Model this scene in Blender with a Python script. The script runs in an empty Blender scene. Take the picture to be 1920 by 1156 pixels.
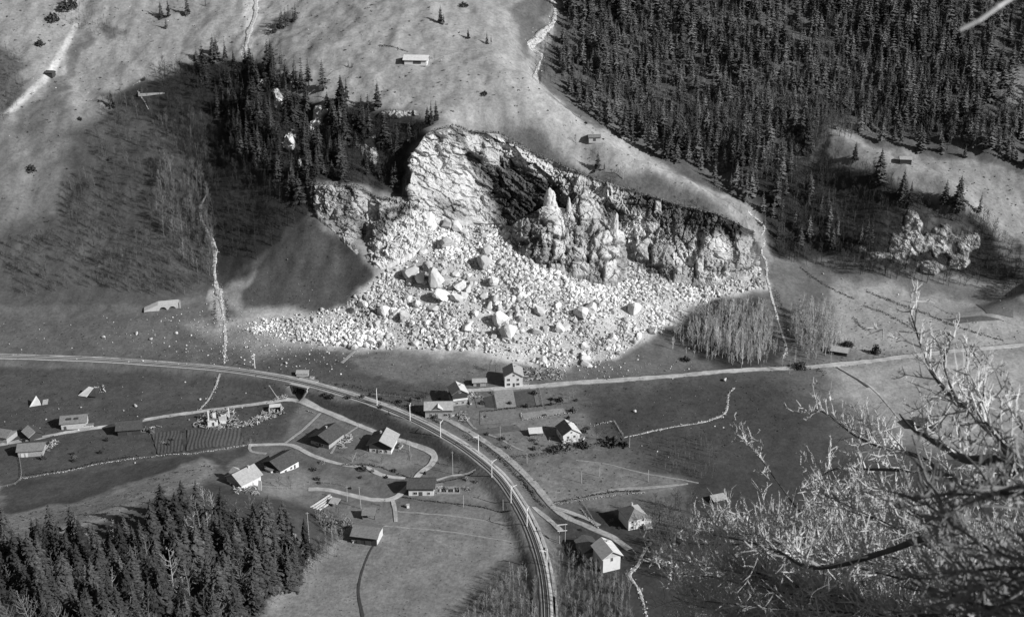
import bpy, bmesh, math, random
import numpy as np
from mathutils import Vector, Matrix
from mathutils.geometry import delaunay_2d_cdt

SC = bpy.context.scene
COL = SC.collection
R = math.radians
rng = np.random.default_rng(7)
random.seed(7)

# ------------------------------------------------------------------ camera
F = 2318.0                      # focal length in pixels of a 1920 wide frame
PITCH = R(23.0)
CAM_Z = 290.0
CP, SP = math.cos(PITCH), math.sin(PITCH)
cam_data = bpy.data.cameras.new('camera')
cam = bpy.data.objects.new('camera', cam_data)
COL.objects.link(cam)
cam.location = (0, 0, CAM_Z)
cam.rotation_euler = (math.pi / 2 - PITCH, 0, 0)
cam_data.sensor_width = 36.0
cam_data.lens = 36.0 * F / 1920.0
cam_data.clip_start = 0.3
cam_data.clip_end = 6000
cam_data.dof.use_dof = True
cam_data.dof.focus_distance = 420
cam_data.dof.aperture_fstop = 5.6
SC.camera = cam

# ------------------------------------------------------------------ light
SUN_ELEV, SUN_AZ = R(30), R(-27)          # azimuth measured from +x (right of frame) towards +y
sdir = Vector((math.cos(SUN_AZ) * math.cos(SUN_ELEV), math.sin(SUN_AZ) * math.cos(SUN_ELEV), math.sin(SUN_ELEV)))
world = bpy.data.worlds.new('World')
SC.world = world
world.use_nodes = True
wn = world.node_tree.nodes
wl = world.node_tree.links
wn.clear()
sky = wn.new('ShaderNodeTexSky')
sky.sky_type = 'NISHITA'
sky.sun_disc = False
sky.sun_elevation = SUN_ELEV
sky.sun_rotation = math.atan2(sdir.x, sdir.y)
bw = wn.new('ShaderNodeRGBToBW')           # black-and-white plate: the sky counts by its brightness only
bg = wn.new('ShaderNodeBackground')
bg.inputs['Strength'].default_value = 0.062
wo = wn.new('ShaderNodeOutputWorld')
wl.new(sky.outputs[0], bw.inputs[0])
wl.new(bw.outputs[0], bg.inputs['Color'])
wl.new(bg.outputs[0], wo.inputs[0])
sun_d = bpy.data.lights.new('sun', 'SUN')
sun_d.energy = 4.6
sun_d.angle = R(0.5)
sun_d.color = (1, 1, 1)
sun = bpy.data.objects.new('sun', sun_d)
sun.rotation_euler = sdir.to_track_quat('Z', 'Y').to_euler()
sun.location = (300, -100, 600)
COL.objects.link(sun)
SC.view_settings.view_transform = 'Standard'
SC.view_settings.look = 'None'
SC.view_settings.exposure = 0.22
SC.view_settings.gamma = 1
SC.view_settings.use_curve_mapping = False
SC.render.engine = 'CYCLES'
SC.cycles.max_bounces = 4
SC.cycles.diffuse_bounces = 2
SC.cycles.glossy_bounces = 1

# ------------------------------------------------------------------ helpers: geometry of the view
def P(px, py, y):
    """world point on the line of sight of photo pixel (px, py) at forward distance y"""
    cx = (px - 960.0) / F
    cy = (578.0 - py) / F
    dy = CP + cy * SP
    dz = -SP + cy * CP
    t = y / dy
    return np.array((cx * t, y, CAM_Z + dz * t))

def Q(px, y, z):
    dep = y * CP + (CAM_Z - z) * SP
    return np.array(((px - 960.0) / F * dep, y, z))

def to_px(x, y, z):
    dep = y * CP + (CAM_Z - z) * SP
    up = y * SP + (z - CAM_Z) * CP
    dep = np.maximum(dep, 1.0)
    return 960 + F * x / dep, 578 - F * up / dep

# ------------------------------------------------------------------ helpers: noise
def _hash(ix, iy, iz, seed=0):
    h = (ix.astype(np.int64) * 374761393 + iy.astype(np.int64) * 668265263 + iz.astype(np.int64) * 2147483647 + seed * 974634721) & 0xFFFFFFFF
    h = ((h ^ (h >> 13)) * 1274126177) & 0xFFFFFFFF
    h = ((h ^ (h >> 16)) * 2246822519) & 0xFFFFFFFF
    return ((h ^ (h >> 15)) & 0xFFFFFF) / float(0xFFFFFF)

def vnoise(x, y, z=None, seed=0):
    x = np.asarray(x, float); y = np.asarray(y, float)
    z = np.zeros_like(x) if z is None else np.asarray(z, float)
    fx, fy, fz = np.floor(x), np.floor(y), np.floor(z)
    ux, uy, uz = x - fx, y - fy, z - fz
    ux = ux * ux * (3 - 2 * ux); uy = uy * uy * (3 - 2 * uy); uz = uz * uz * (3 - 2 * uz)
    ix, iy, iz = fx.astype(np.int64), fy.astype(np.int64), fz.astype(np.int64)
    def c(a, b, d): return _hash(ix + a, iy + b, iz + d, seed)
    x00 = c(0, 0, 0) * (1 - ux) + c(1, 0, 0) * ux
    x10 = c(0, 1, 0) * (1 - ux) + c(1, 1, 0) * ux
    x01 = c(0, 0, 1) * (1 - ux) + c(1, 0, 1) * ux
    x11 = c(0, 1, 1) * (1 - ux) + c(1, 1, 1) * ux
    return ((x00 * (1 - uy) + x10 * uy) * (1 - uz) + (x01 * (1 - uy) + x11 * uy) * uz) * 2 - 1

def fbm(x, y, z=None, octaves=4, seed=0, gain=0.5, lac=2.03):
    s = 0; a = 1.0; n = 0
    for o in range(octaves):
        s = s + a * vnoise(x, y, z, seed + o * 17)
        n += a; a *= gain
        x = x * lac + 5.3; y = y * lac + 1.7
        z = None if z is None else z * lac + 2.9
    return s / n

def ridged(x, y, z, octaves=3, seed=0):
    s = 0; a = 1.0; n = 0
    for o in range(octaves):
        s = s + a * (1 - 2 * np.abs(vnoise(x, y, z, seed + o * 13)))
        n += a; a *= 0.5
        x = x * 2.1 + 3.1; y = y * 2.1 + 7.7; z = z * 2.1 + 1.3
    return s / n

def voronoi(x, y, z, seed=0):
    """nearest cell: random value of the cell, F1 and F2"""
    ix, iy, iz = np.floor(x).astype(np.int64), np.floor(y).astype(np.int64), np.floor(z).astype(np.int64)
    f1 = np.full(x.shape, 9.0); f2 = np.full(x.shape, 9.0); cid = np.zeros(x.shape); D = [np.zeros(x.shape) for _ in range(3)]
    for a in (-1, 0, 1):
        for b in (-1, 0, 1):
            for c in (-1, 0, 1):
                jx, jy, jz = ix + a, iy + b, iz + c
                e = (jx + _hash(jx, jy, jz, seed) - x, jy + _hash(jx, jy, jz, seed + 1) - y, jz + _hash(jx, jy, jz, seed + 2) - z)
                d = np.sqrt(e[0] ** 2 + e[1] ** 2 + e[2] ** 2)
                near = d < f1
                f2 = np.where(near, f1, np.minimum(f2, d))
                cid = np.where(near, _hash(jx, jy, jz, seed + 3), cid)
                f1 = np.where(near, d, f1)
                D = [np.where(near, e[q], D[q]) for q in range(3)]
    return cid, f1, f2, D

def facets(x, y, z, seed, tilt=1.6, groove=0.25, gw=0.07):
    """broken-rock relief: every block has its own height and its own tilted face, open joints between"""
    cid, f1, f2, D = voronoi(x, y, z, seed)
    h = [np.mod(cid * k, 1.0) - 0.5 for k in (57.31, 113.17, 219.73)]
    return (cid - 0.5) + tilt * (h[0] * D[0] + h[1] * D[1] + h[2] * D[2]) - groove * (1 - smooth(0.0, gw, f2 - f1))

def smooth(a, b, x):
    t = np.clip((x - a) / (b - a), 0, 1)
    return t * t * (3 - 2 * t)

# ------------------------------------------------------------------ helpers: polygons and lines in the plane
def in_poly(x, y, poly):
    inside = np.zeros(x.shape, bool)
    n = len(poly)
    for i in range(n):
        x1, y1 = poly[i]; x2, y2 = poly[(i + 1) % n]
        if y1 == y2: continue
        c = (y1 > y) != (y2 > y)
        inside ^= c & (x < (x2 - x1) * (y - y1) / (y2 - y1) + x1)
    return inside

def seg_dist(x, y, pts, closed=False):
    best = np.full(x.shape, 1e9); par = np.zeros(x.shape); acc = 0.0
    n = len(pts)
    for i in range(n if closed else n - 1):
        x1, y1 = pts[i][0], pts[i][1]; x2, y2 = pts[(i + 1) % n][0], pts[(i + 1) % n][1]
        dx, dy = x2 - x1, y2 - y1
        l2 = dx * dx + dy * dy + 1e-9
        t = np.clip(((x - x1) * dx + (y - y1) * dy) / l2, 0, 1)
        d = np.hypot(x - x1 - t * dx, y - y1 - t * dy)
        m = d < best
        best = np.where(m, d, best)
        par = np.where(m, i + t, par)
    return best, par

def catmull(pts, step):
    pts = [np.array(p, float) for p in pts]
    P0 = [2 * pts[0] - pts[1]] + pts + [2 * pts[-1] - pts[-2]]
    out = []
    for i in range(1, len(P0) - 2):
        a, b, c, d = P0[i - 1], P0[i], P0[i + 1], P0[i + 2]
        n = max(1, int(np.linalg.norm((c - b)[:2]) / step))
        for k in range(n):
            t = k / n
            out.append(0.5 * (2 * b + (c - a) * t + (2 * a - 5 * b + 4 * c - d) * t * t + (3 * b - a - 3 * c + d) * t ** 3))
    out.append(pts[-1])
    return np.array(out)

# ------------------------------------------------------------------ helpers: objects
def tag(o, label=None, cat=None, group=None, kind=None):
    if label: o['label'] = label
    if cat: o['category'] = cat
    if group: o['group'] = group
    if kind: o['kind'] = kind
    return o

def empty(name, loc=(0, 0, 0), rz=0.0, label=None, cat=None, group=None):
    o = bpy.data.objects.new(name, None)
    COL.objects.link(o)
    o.location = loc
    o.rotation_euler = (0, 0, rz)
    o.empty_display_size = 0.5
    return tag(o, label, cat, group)

def link(name, me, parent=None):
    o = bpy.data.objects.new(name, me)
    COL.objects.link(o)
    if parent is not None: o.parent = parent
    return o

def mesh_np(name, verts, faces, material=None, smooth_shade=False, attrs=None):
    """faces: (n,3) or (n,4) int array"""
    me = bpy.data.meshes.new(name)
    verts = np.asarray(verts, np.float32); faces = np.asarray(faces, np.int32)
    k = faces.shape[1]
    me.vertices.add(len(verts)); me.vertices.foreach_set('co', verts.ravel())
    me.loops.add(faces.size); me.loops.foreach_set('vertex_index', faces.ravel())
    me.polygons.add(len(faces))
    me.polygons.foreach_set('loop_start', np.arange(0, faces.size, k, dtype=np.int32))
    me.polygons.foreach_set('loop_total', np.full(len(faces), k, np.int32))
    me.polygons.foreach_set('use_smooth', np.full(len(faces), smooth_shade, bool))
    if attrs:
        for an, av in attrs.items():
            a = me.attributes.new(an, 'FLOAT', 'POINT')
            a.data.foreach_set('value', np.asarray(av, np.float32).ravel())
    me.update(calc_edges=True)
    if material: me.materials.append(material)
    return me

class MB:
    """collects simple solids; build() links them as one mesh object"""
    def __init__(self): self.v = []; self.f = []
    def poly(self, pts, faces):
        b = len(self.v)
        self.v += [tuple(p) for p in pts]
        self.f += [tuple(b + i for i in f) for f in faces]
        return self
    def box(self, x0, x1, y0, y1, z0, z1):
        return self.poly([(x0, y0, z0), (x1, y0, z0), (x1, y1, z0), (x0, y1, z0), (x0, y0, z1), (x1, y0, z1), (x1, y1, z1), (x0, y1, z1)],
                         [(0, 3, 2, 1), (4, 5, 6, 7), (0, 1, 5, 4), (1, 2, 6, 5), (2, 3, 7, 6), (3, 0, 4, 7)])
    def slab(self, quad, th):
        """a quad thickened along its normal (downwards)"""
        q = [Vector(p) for p in quad]
        n = (q[1] - q[0]).cross(q[3] - q[0]).normalized() * th
        return self.poly([p - n for p in q] + q, [(3, 2, 1, 0), (4, 5, 6, 7), (0, 1, 5, 4), (1, 2, 6, 5), (2, 3, 7, 6), (3, 0, 4, 7)])
    def tube(self, pts, radii, sides=5):
        pts = [Vector(p) for p in pts]
        b = len(self.v)
        for i, p in enumerate(pts):
            d = (pts[min(i + 1, len(pts) - 1)] - pts[max(i - 1, 0)])
            d = d.normalized() if d.length > 1e-6 else Vector((0, 0, 1))
            a = d.orthogonal().normalized(); c = d.cross(a)
            for k in range(sides):
                t = 2 * math.pi * k / sides
                self.v.append(tuple(p + (a * math.cos(t) + c * math.sin(t)) * radii[i]))
        for i in range(len(pts) - 1):
            for k in range(sides):
                k2 = (k + 1) % sides
                self.f.append((b + i * sides + k, b + i * sides + k2, b + (i + 1) * sides + k2, b + (i + 1) * sides + k))
        self.f.append(tuple(b + k for k in range(sides))[::-1])
        self.f.append(tuple(b + (len(pts) - 1) * sides + k for k in range(sides)))
        return self
    def mesh(self, name, material):
        me = bpy.data.meshes.new(name)
        me.from_pydata(self.v, [], self.f)
        me.update()
        if material: me.materials.append(material)
        return me
    def build(self, name, material, parent=None):
        return link(name, self.mesh(name, material), parent)

# ------------------------------------------------------------------ materials (a black and white plate: every colour is a grey)
def mat(name, grey, rough=0.9, var=0.25, scale=1.0, bump=0.0, bscale=None, attr=None, objvar=0.0, spots=None, stretch=None, detail=6, coords='Object', bdist=None):
    m = bpy.data.materials.new(name)
    m.use_nodes = True
    nt = m.node_tree; N = nt.nodes; L = nt.links
    b = N['Principled BSDF']
    b.inputs['Roughness'].default_value = rough
    b.inputs['Specular IOR Level'].default_value = 0.15
    tc = N.new('ShaderNodeTexCoord')
    src = tc.outputs[coords]
    if stretch:
        mp = N.new('ShaderNodeMapping'); mp.inputs['Scale'].default_value = stretch
        L.new(src, mp.inputs[0]); src = mp.outputs[0]
    nz = N.new('ShaderNodeTexNoise')
    nz.inputs['Scale'].default_value = scale; nz.inputs['Detail'].default_value = detail; nz.inputs['Roughness'].default_value = 0.65
    L.new(src, nz.inputs['Vector'])
    mr = N.new('ShaderNodeMapRange')
    mr.inputs['From Min'].default_value = 0.3; mr.inputs['From Max'].default_value = 0.7
    mr.inputs['To Min'].default_value = 1 - var; mr.inputs['To Max'].default_value = 1 + var
    L.new(nz.outputs[0], mr.inputs[0])
    def mul(a, bb):
        k = N.new('ShaderNodeMath'); k.operation = 'MULTIPLY'
        for i, q in enumerate((a, bb)):
            if isinstance(q, (int, float)): k.inputs[i].default_value = q
            else: L.new(q, k.inputs[i])
        return k.outputs[0]
    val = mul(mr.outputs[0], grey)
    if attr:
        at = N.new('ShaderNodeAttribute'); at.attribute_name = attr
        val = mul(val, at.outputs['Fac'])
    if objvar:
        oi = N.new('ShaderNodeObjectInfo')
        m2 = N.new('ShaderNodeMapRange'); m2.inputs['To Min'].default_value = 1 - objvar; m2.inputs['To Max'].default_value = 1 + objvar
        L.new(oi.outputs['Random'], m2.inputs[0])
        val = mul(val, m2.outputs[0])
    if spots:                                   # (scale, threshold, multiplier): stains or speckle with a shape of their own
        for sc_, th, mu in spots:
            s = N.new('ShaderNodeTexNoise'); s.inputs['Scale'].default_value = sc_; s.inputs['Detail'].default_value = 4
            L.new(src, s.inputs['Vector'])
            q = N.new('ShaderNodeMapRange'); q.inputs['From Min'].default_value = th; q.inputs['From Max'].default_value = th + 0.06
            q.inputs['To Min'].default_value = 1.0; q.inputs['To Max'].default_value = mu
            L.new(s.outputs[0], q.inputs[0])
            val = mul(val, q.outputs[0])
    cl = N.new('ShaderNodeClamp'); cl.inputs['Max'].default_value = 0.88
    L.new(val, cl.inputs[0])
    L.new(cl.outputs[0], b.inputs['Base Color'])
    if bump:
        bz = N.new('ShaderNodeTexNoise'); bz.inputs['Scale'].default_value = bscale or scale * 2; bz.inputs['Detail'].default_value = 5
        L.new(src, bz.inputs['Vector'])
        bp = N.new('ShaderNodeBump'); bp.inputs['Strength'].default_value = bump; bp.inputs['Distance'].default_value = bdist or 0.3
        L.new(bz.outputs[0], bp.inputs['Height'])
        L.new(bp.outputs[0], b.inputs['Normal'])
    return m
# ------------------------------------------------------------------ terrain: survey points and break lines, triangulated, gridded and weathered
def zfloor(y): return max(0.0, (y - 470) * 0.035)
def PV(px, py, dz=0.0):
    """point of the valley floor seen at a photo pixel"""
    y = 500.0
    for _ in range(30):
        k = (CAM_Z - P(px, py, 1000.0)[2]) / 1000.0
        y = (CAM_Z - dz - zfloor(y)) / k
    return P(px, py, y)

# cliff faces, each a grid of control points (photo pixel and distance): columns left to right, rows rim to foot
CLIFF_MAIN = [
    [(790, 282, 728), (786, 312, 725), (786, 350, 722), (792, 380, 716)],
    [(776, 282, 706), (767, 315, 703), (768, 355, 700), (780, 390, 697)],
    [(800, 250, 715), (800, 300, 709), (805, 350, 704), (815, 412, 698)],
    [(850, 236, 722), (850, 300, 717), (855, 350, 712), (865, 418, 703)],
    [(882, 246, 728), (885, 310, 727), (888, 360, 724), (895, 422, 712)],
    [(940, 252, 734), (940, 310, 734), (940, 365, 730), (945, 430, 718)],
    [(1000, 286, 731), (1000, 330, 729), (1000, 380, 724), (1000, 445, 714)],
    [(1060, 312, 724), (1060, 350, 721), (1060, 400, 716), (1060, 465, 707)],
    [(1110, 332, 718), (1110, 370, 714), (1110, 420, 707), (1110, 495, 696)],
    [(1200, 362, 707), (1200, 410, 701), (1200, 455, 692), (1200, 505, 681)],
    [(1280, 387, 699), (1270, 430, 692), (1260, 470, 685), (1262, 530, 673)],
    [(1340, 400, 693), (1340, 440, 689), (1340, 480, 682), (1338, 535, 670)],
    [(1388, 422, 692), (1392, 450, 689), (1398, 478, 687), (1406, 508, 684)],
    [(1404, 434, 706), (1408, 458, 702), (1414, 482, 698), (1420, 506, 694)],
]
CLIFF_WEST = [
    [(598, 345, 716), (594, 368, 712), (594, 385, 707), (596, 400, 700)],
    [(592, 345, 702), (589, 370, 699), (590, 386, 696), (596, 404, 691)],
    [(630, 345, 700), (628, 380, 694), (632, 410, 689), (640, 447, 682)],
    [(672, 350, 699), (662, 400, 692), (660, 435, 686), (668, 478, 675)],
    [(692, 362, 704), (684, 400, 698), (682, 440, 690), (690, 495, 674)],
    [(720, 372, 699), (712, 410, 689), (705, 460, 677), (703, 512, 666)],
    [(760, 370, 701), (762, 400, 691), (750, 440, 681), (732, 495, 668)],
    [(785, 368, 702), (800, 398, 693), (792, 432, 684), (770, 478, 673)],
    [(815, 385, 706), (822, 408, 699), (820, 425, 693), (812, 446, 686)],
]
CLIFF_FRONT = [
    [(972, 412, 706), (970, 435, 700), (970, 455, 695), (974, 476, 690)],
    [(968, 410, 694), (964, 435, 688), (964, 457, 684), (970, 486, 679)],
    [(995, 402, 688), (994, 432, 680), (995, 462, 675), (1000, 496, 670)],
    [(1030, 385, 688), (1030, 415, 680), (1030, 455, 672), (1034, 506, 664)],
    [(1060, 395, 692), (1060, 430, 682), (1060, 470, 672), (1062, 514, 662)],
    [(1095, 350, 706), (1098, 410, 688), (1098, 465, 674), (1098, 520, 660)],
    [(1125, 395, 700), (1128, 438, 684), (1130, 482, 671), (1136, 534, 657)],
    [(1152, 430, 694), (1158, 455, 685), (1162, 490, 674), (1156, 532, 659)],
    [(1166, 440, 708), (1172, 465, 700), (1174, 495, 690), (1170, 525, 676)],
]
CLIFF_EAST = [
    [(1592, 462, 704), (1592, 468, 701), (1594, 476, 698), (1600, 492, 693)],
    [(1655, 428, 708), (1655, 450, 703), (1660, 470, 698), (1668, 492, 692)],
    [(1712, 392, 713), (1702, 425, 706), (1700, 455, 700), (1702, 490, 693)],
    [(1745, 400, 710), (1740, 430, 704), (1740, 460, 699), (1740, 496, 692)],
    [(1790, 408, 706), (1785, 440, 701), (1780, 470, 696), (1778, 500, 691)],
    [(1860, 430, 699), (1855, 455, 695), (1852, 480, 691), (1850, 508, 686)],
]

RAIL_PX = [(-160, 664), (0, 667), (100, 670), (200, 674), (300, 681), (420, 691), (520, 706), (600, 724), (700, 755), (770, 783), (830, 814), (880, 846), (930, 888), (960, 928), (985, 972), (1005, 1022), (1019, 1080), (1025, 1156), (1022, 1260)]
RAIL_H = [2.5, 2.5, 2.6, 2.8, 3.2, 4.0, 4.8, 5.2, 5.0, 4.6, 4.2, 3.8, 3.4, 3.0, 3.0, 3.0, 3.0, 3.0, 3.0]
RAIL = catmull([PV(p[0], p[1], h) for p, h in zip(RAIL_PX, RAIL_H)], 2.0)

tin_pts = []; tin_edges = []
def tp(p): tin_pts.append(np.array(p, float)); return len(tin_pts) - 1
def line(pts):
    ids = [tp(p) for p in pts]
    tin_edges.extend(zip(ids[:-1], ids[1:]))
def L3(seq): line([P(*p) for p in seq])

for ctrl, rows in ((CLIFF_MAIN[1:], True), (CLIFF_WEST[1:], True)):
    L3([(p[0][0], p[0][1] + 2, p[0][2] + 3) for p in ctrl])
    L3([(p[1][0], p[1][1], p[1][2] + 5) for p in ctrl])
    L3([(p[2][0], p[2][1], p[2][2] + 5) for p in ctrl])
L3([(p[3][0], p[3][1] + 1, p[3][2] + 2) for p in CLIFF_MAIN[1:7]])
L3([(p[3][0], p[3][1] + 8, p[3][2] - 1.0) for p in CLIFF_MAIN[9:]])
L3([(p[3][0], p[3][1] + 2, p[3][2] - 0.8) for p in CLIFF_WEST[1:]])
L3([(p[3][0], p[3][1] + 8, p[3][2] - 0.5) for p in CLIFF_FRONT[1:-1]])
L3([(p[0][0], p[0][1] + 14, p[0][2] + 6) for p in CLIFF_FRONT[1:-1]])
L3([(p[0][0], p[0][1], p[0][2]) for p in CLIFF_EAST] + [(1930, 470, 684)])
L3([(p[3][0], p[3][1], p[3][2]) for p in CLIFF_EAST] + [(1960, 535, 672)])
# scree toe
L3([(440, 590, 645), (540, 602, 640), (610, 642, 617), (700, 652, 611), (850, 657, 606), (980, 682, 593), (1060, 692, 588), (1130, 670, 601), (1200, 642, 618), (1260, 602, 641), (1330, 555, 664), (1425, 505, 690)])
# mid scree
L3([(720, 590, 635), (850, 560, 642), (980, 570, 637), (1100, 590, 632), (1200, 570, 643), (1260, 560, 653)])
L3([(745, 520, 664), (830, 480, 667), (900, 470, 678), (950, 480, 675)])
# debris cone west
L3([(596, 408, 690), (565, 480, 672), (540, 560, 653)])
L3([(500, 470, 682), (455, 545, 660), (470, 575, 650)])
L3([(640, 460, 680), (690, 530, 660), (640, 580, 645)])
# foot of the western slope
L3([(-300, 590, 645), (0, 590, 645), (200, 583, 648), (330, 575, 652), (410, 552, 661)])
# left slopes
L3([(-300, 440, 704), (0, 440, 704), (200, 420, 712), (330, 420, 708)])
L3([(-300, 300, 760), (0, 300, 758), (100, 290, 765), (200, 240, 788), (300, 210, 800)])
L3([(-300, 0, 900), (0, 0, 900), (150, 0, 905), (300, 0, 905), (420, 0, 902)])
L3([(20, 205, 795), (90, 130, 838), (140, 45, 885)])
L3([(55, 215, 796), (130, 150, 832), (200, 20, 897)])
L3([(0, 150, 822), (40, 60, 870), (60, 0, 900)])
# west gully
L3([(410, 550, 663), (402, 480, 690), (376, 400, 716), (386, 365, 730), (420, 280, 765), (450, 180, 808), (470, 100, 846), (485, 0, 902)])
L3([(300, 420, 706), (290, 330, 740), (320, 200, 800), (400, 100, 848)])
L3([(470, 430, 698), (500, 330, 725), (500, 230, 762)])
L3([(560, 400, 696), (560, 330, 712), (555, 260, 742)])
# bench with the cliff trees
L3([(500, 152, 802), (560, 165, 790), (600, 190, 776), (650, 200, 768), (720, 200, 760), (800, 222, 740)])
L3([(540, 260, 762), (600, 280, 744), (640, 270, 740), (700, 262, 742), (760, 262, 735)])
L3([(600, 330, 712), (690, 330, 716), (755, 330, 718)])
# upper meadow
L3([(500, 95, 838), (600, 100, 820), (640, 150, 790), (740, 178, 770), (800, 195, 757), (865, 185, 760)])
L3([(865, 185, 760), (840, 205, 745), (810, 228, 734)])
for p in [(780, 112, 802), (700, 50, 845), (600, 0, 890), (800, 0, 872), (720, 130, 795), (900, 200, 757), (960, 200, 760), (1000, 235, 748), (900, 150, 780), (560, 50, 862), (1060, 280, 735), (1150, 310, 722), (880, 60, 835)]:
    tp(P(*p))
# crest of the meadow spur
L3([(720, -40, 905), (760, 0, 876), (840, 52, 840), (900, 95, 815), (1000, 155, 783), (1050, 203, 765), (1090, 240, 750), (1190, 290, 728), (1270, 320, 714), (1340, 368, 701), (1400, 394, 693)])
# gully behind the spur
L3([(1030, -30, 918), (1030, 0, 902), (1022, 60, 870), (1000, 100, 852), (1008, 150, 826)])
line([P(1008, 150, 826), Q(1060, 800, 92), Q(1120, 776, 80), Q(1200, 755, 68), Q(1280, 738, 59), Q(1350, 722, 50), P(1400, 402, 708), P(1425, 430, 704)])
L3([(1425, 430, 704), (1432, 480, 700), (1445, 540, 671), (1458, 610, 640), (1470, 672, 605)])
L3([(960, 0, 888), (950, 60, 850), (985, 130, 812)])
# slopes of the eastern forest
L3([(1100, 0, 905), (1300, 0, 908), (1600, 0, 905), (1920, 0, 898), (2250, 0, 895)])
L3([(1080, 100, 858), (1120, 180, 822), (1200, 250, 795), (1300, 305, 765), (1400, 370, 738), (1470, 450, 716)])
L3([(1200, 120, 855), (1500, 130, 850), (1800, 120, 848), (2250, 120, 845)])
L3([(1300, 220, 808), (1500, 230, 803)])
L3([(1440, 480, 709), (1500, 488, 708), (1560, 500, 701), (1600, 505, 696)])
# eastern spur
L3([(1520, 260, 782), (1562, 240, 770), (1640, 284, 747), (1700, 302, 736), (1800, 336, 716), (1920, 430, 685), (2000, 500, 665)])
line([Q(1540, 800, 84), Q(1640, 772, 70), Q(1710, 758, 66), Q(1810, 742, 60), Q(1930, 720, 42), Q(2050, 700, 30)])
L3([(1560, 330, 744), (1600, 400, 722), (1570, 450, 712)])
L3([(1650, 340, 728), (1760, 360, 716), (1850, 410, 702)])
L3([(1700, 250, 790), (1850, 270, 770), (2250, 300, 760)])
# fan east of the rockfall
L3([(1500, 560, 667), (1600, 550, 675), (1750, 545, 675), (1900, 560, 668), (2250, 570, 662)])
L3([(1520, 620, 633), (1750, 615, 634), (2250, 610, 636)])
# valley floor
for px in range(-420, 2500, 140):
    for py in (690, 740, 800, 870, 950, 1040, 1140):
        if px < 520 and py > 860: continue
        tp(PV(px, py))
L3([(0, 664, 608), (200, 670, 604), (400, 640, 620)])
# wooded mound in the lower left
L3([(-500, 975, 440), (0, 965, 446), (140, 940, 458), (280, 895, 478), (380, 862, 492), (470, 868, 500)])
line([P(-500, 1010, 400), P(60, 1000, 404), P(220, 960, 424), P(340, 930, 440), P(470, 920, 455)])
line([P(-500, 1180, 322), P(0, 1150, 338), P(170, 1120, 356), P(330, 1080, 384), P(460, 1020, 412), P(560, 965, 438)])
line([PV(640, 1010), PV(600, 1040), PV(540, 1085), PV(470, 1140), PV(430, 1200)])
# the slope under the camera
for x in (-1500, -700, -350, -150, -60, -20, 0, 20, 60, 150, 350, 700, 1500):
    tp((x, -400, 420)); tp((x, -60, 330)); tp((x, -3, 288.4)); tp((x, 1.5, 287.4)); tp((x, 8, 280.5)); tp((x, 30, 260)); tp((x, 120, 168)); tp((x, 250, 50))
    if x > -40: tp((x, 310, 8)); tp((x, 350, 1))
    else: tp((x, 300, 30))
# beyond the frame
for x in (-2600, -1500, -800, -500, -250, 0, 250, 500, 800, 1500, 2600):
    tp((x, 1050, 235)); tp((x, 1400, 460)); tp((x, 2600, 900)); tp((x, -2000, 900))
for x in (-2600, -1500, -850):
    for y, z in ((620, 5), (500, 1), (660, 14), (760, 70), (900, 148)): tp((x, y, z)); tp((-x, y, z))

TP = np.array(tin_pts)
_res = delaunay_2d_cdt([Vector((p[0], p[1])) for p in TP], tin_edges, [], 0, 1e-4)
_v2 = np.array([tuple(v) for v in _res[0]]); _tri = np.array([f for f in _res[2] if len(f) == 3])
_zz = np.full(len(_v2), np.nan)
for i, orig in enumerate(_res[3]):
    if len(orig): _zz[i] = TP[orig[0], 2]
for i in np.where(np.isnan(_zz))[0]:                      # crossings of break lines
    d = np.hypot(TP[:, 0] - _v2[i, 0], TP[:, 1] - _v2[i, 1]); k = np.argsort(d)[:2]
    _zz[i] = (TP[k, 2] / (d[k] + 1e-6)).sum() / (1 / (d[k] + 1e-6)).sum()

def raster(x0, y0, step, nx, ny):
    Z = np.full((ny, nx), np.nan)
    for t in _tri:
        (ax, ay), (bx, by), (cx, cy) = _v2[t]
        i0 = max(0, int(math.ceil((min(ax, bx, cx) - x0) / step))); i1 = min(nx - 1, int((max(ax, bx, cx) - x0) / step))
        j0 = max(0, int(math.ceil((min(ay, by, cy) - y0) / step))); j1 = min(ny - 1, int((max(ay, by, cy) - y0) / step))
        if i1 < i0 or j1 < j0: continue
        den = (by - cy) * (ax - cx) + (cx - bx) * (ay - cy)
        if abs(den) < 1e-9: continue
        gx, gy = np.meshgrid(x0 + step * np.arange(i0, i1 + 1), y0 + step * np.arange(j0, j1 + 1))
        w0 = ((by - cy) * (gx - cx) + (cx - bx) * (gy - cy)) / den
        w1 = ((cy - ay) * (gx - cx) + (ax - cx) * (gy - cy)) / den
        w2 = 1 - w0 - w1
        m = (w0 > -1e-6) & (w1 > -1e-6) & (w2 > -1e-6)
        z = w0 * _zz[t[0]] + w1 * _zz[t[1]] + w2 * _zz[t[2]]
        sub = Z[j0:j1 + 1, i0:i1 + 1]
        sub[m] = z[m]
    return Z

def blur(Z, n):
    for _ in range(n):
        Zp = np.pad(Z, 1, mode='edge')
        Z = (Zp[:-2, 1:-1] + 2 * Zp[1:-1, 1:-1] + Zp[2:, 1:-1]) / 4
        Zp = np.pad(Z, 1, mode='edge')
        Z = (Zp[1:-1, :-2] + 2 * Zp[1:-1, 1:-1] + Zp[1:-1, 2:]) / 4
    return Z

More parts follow.
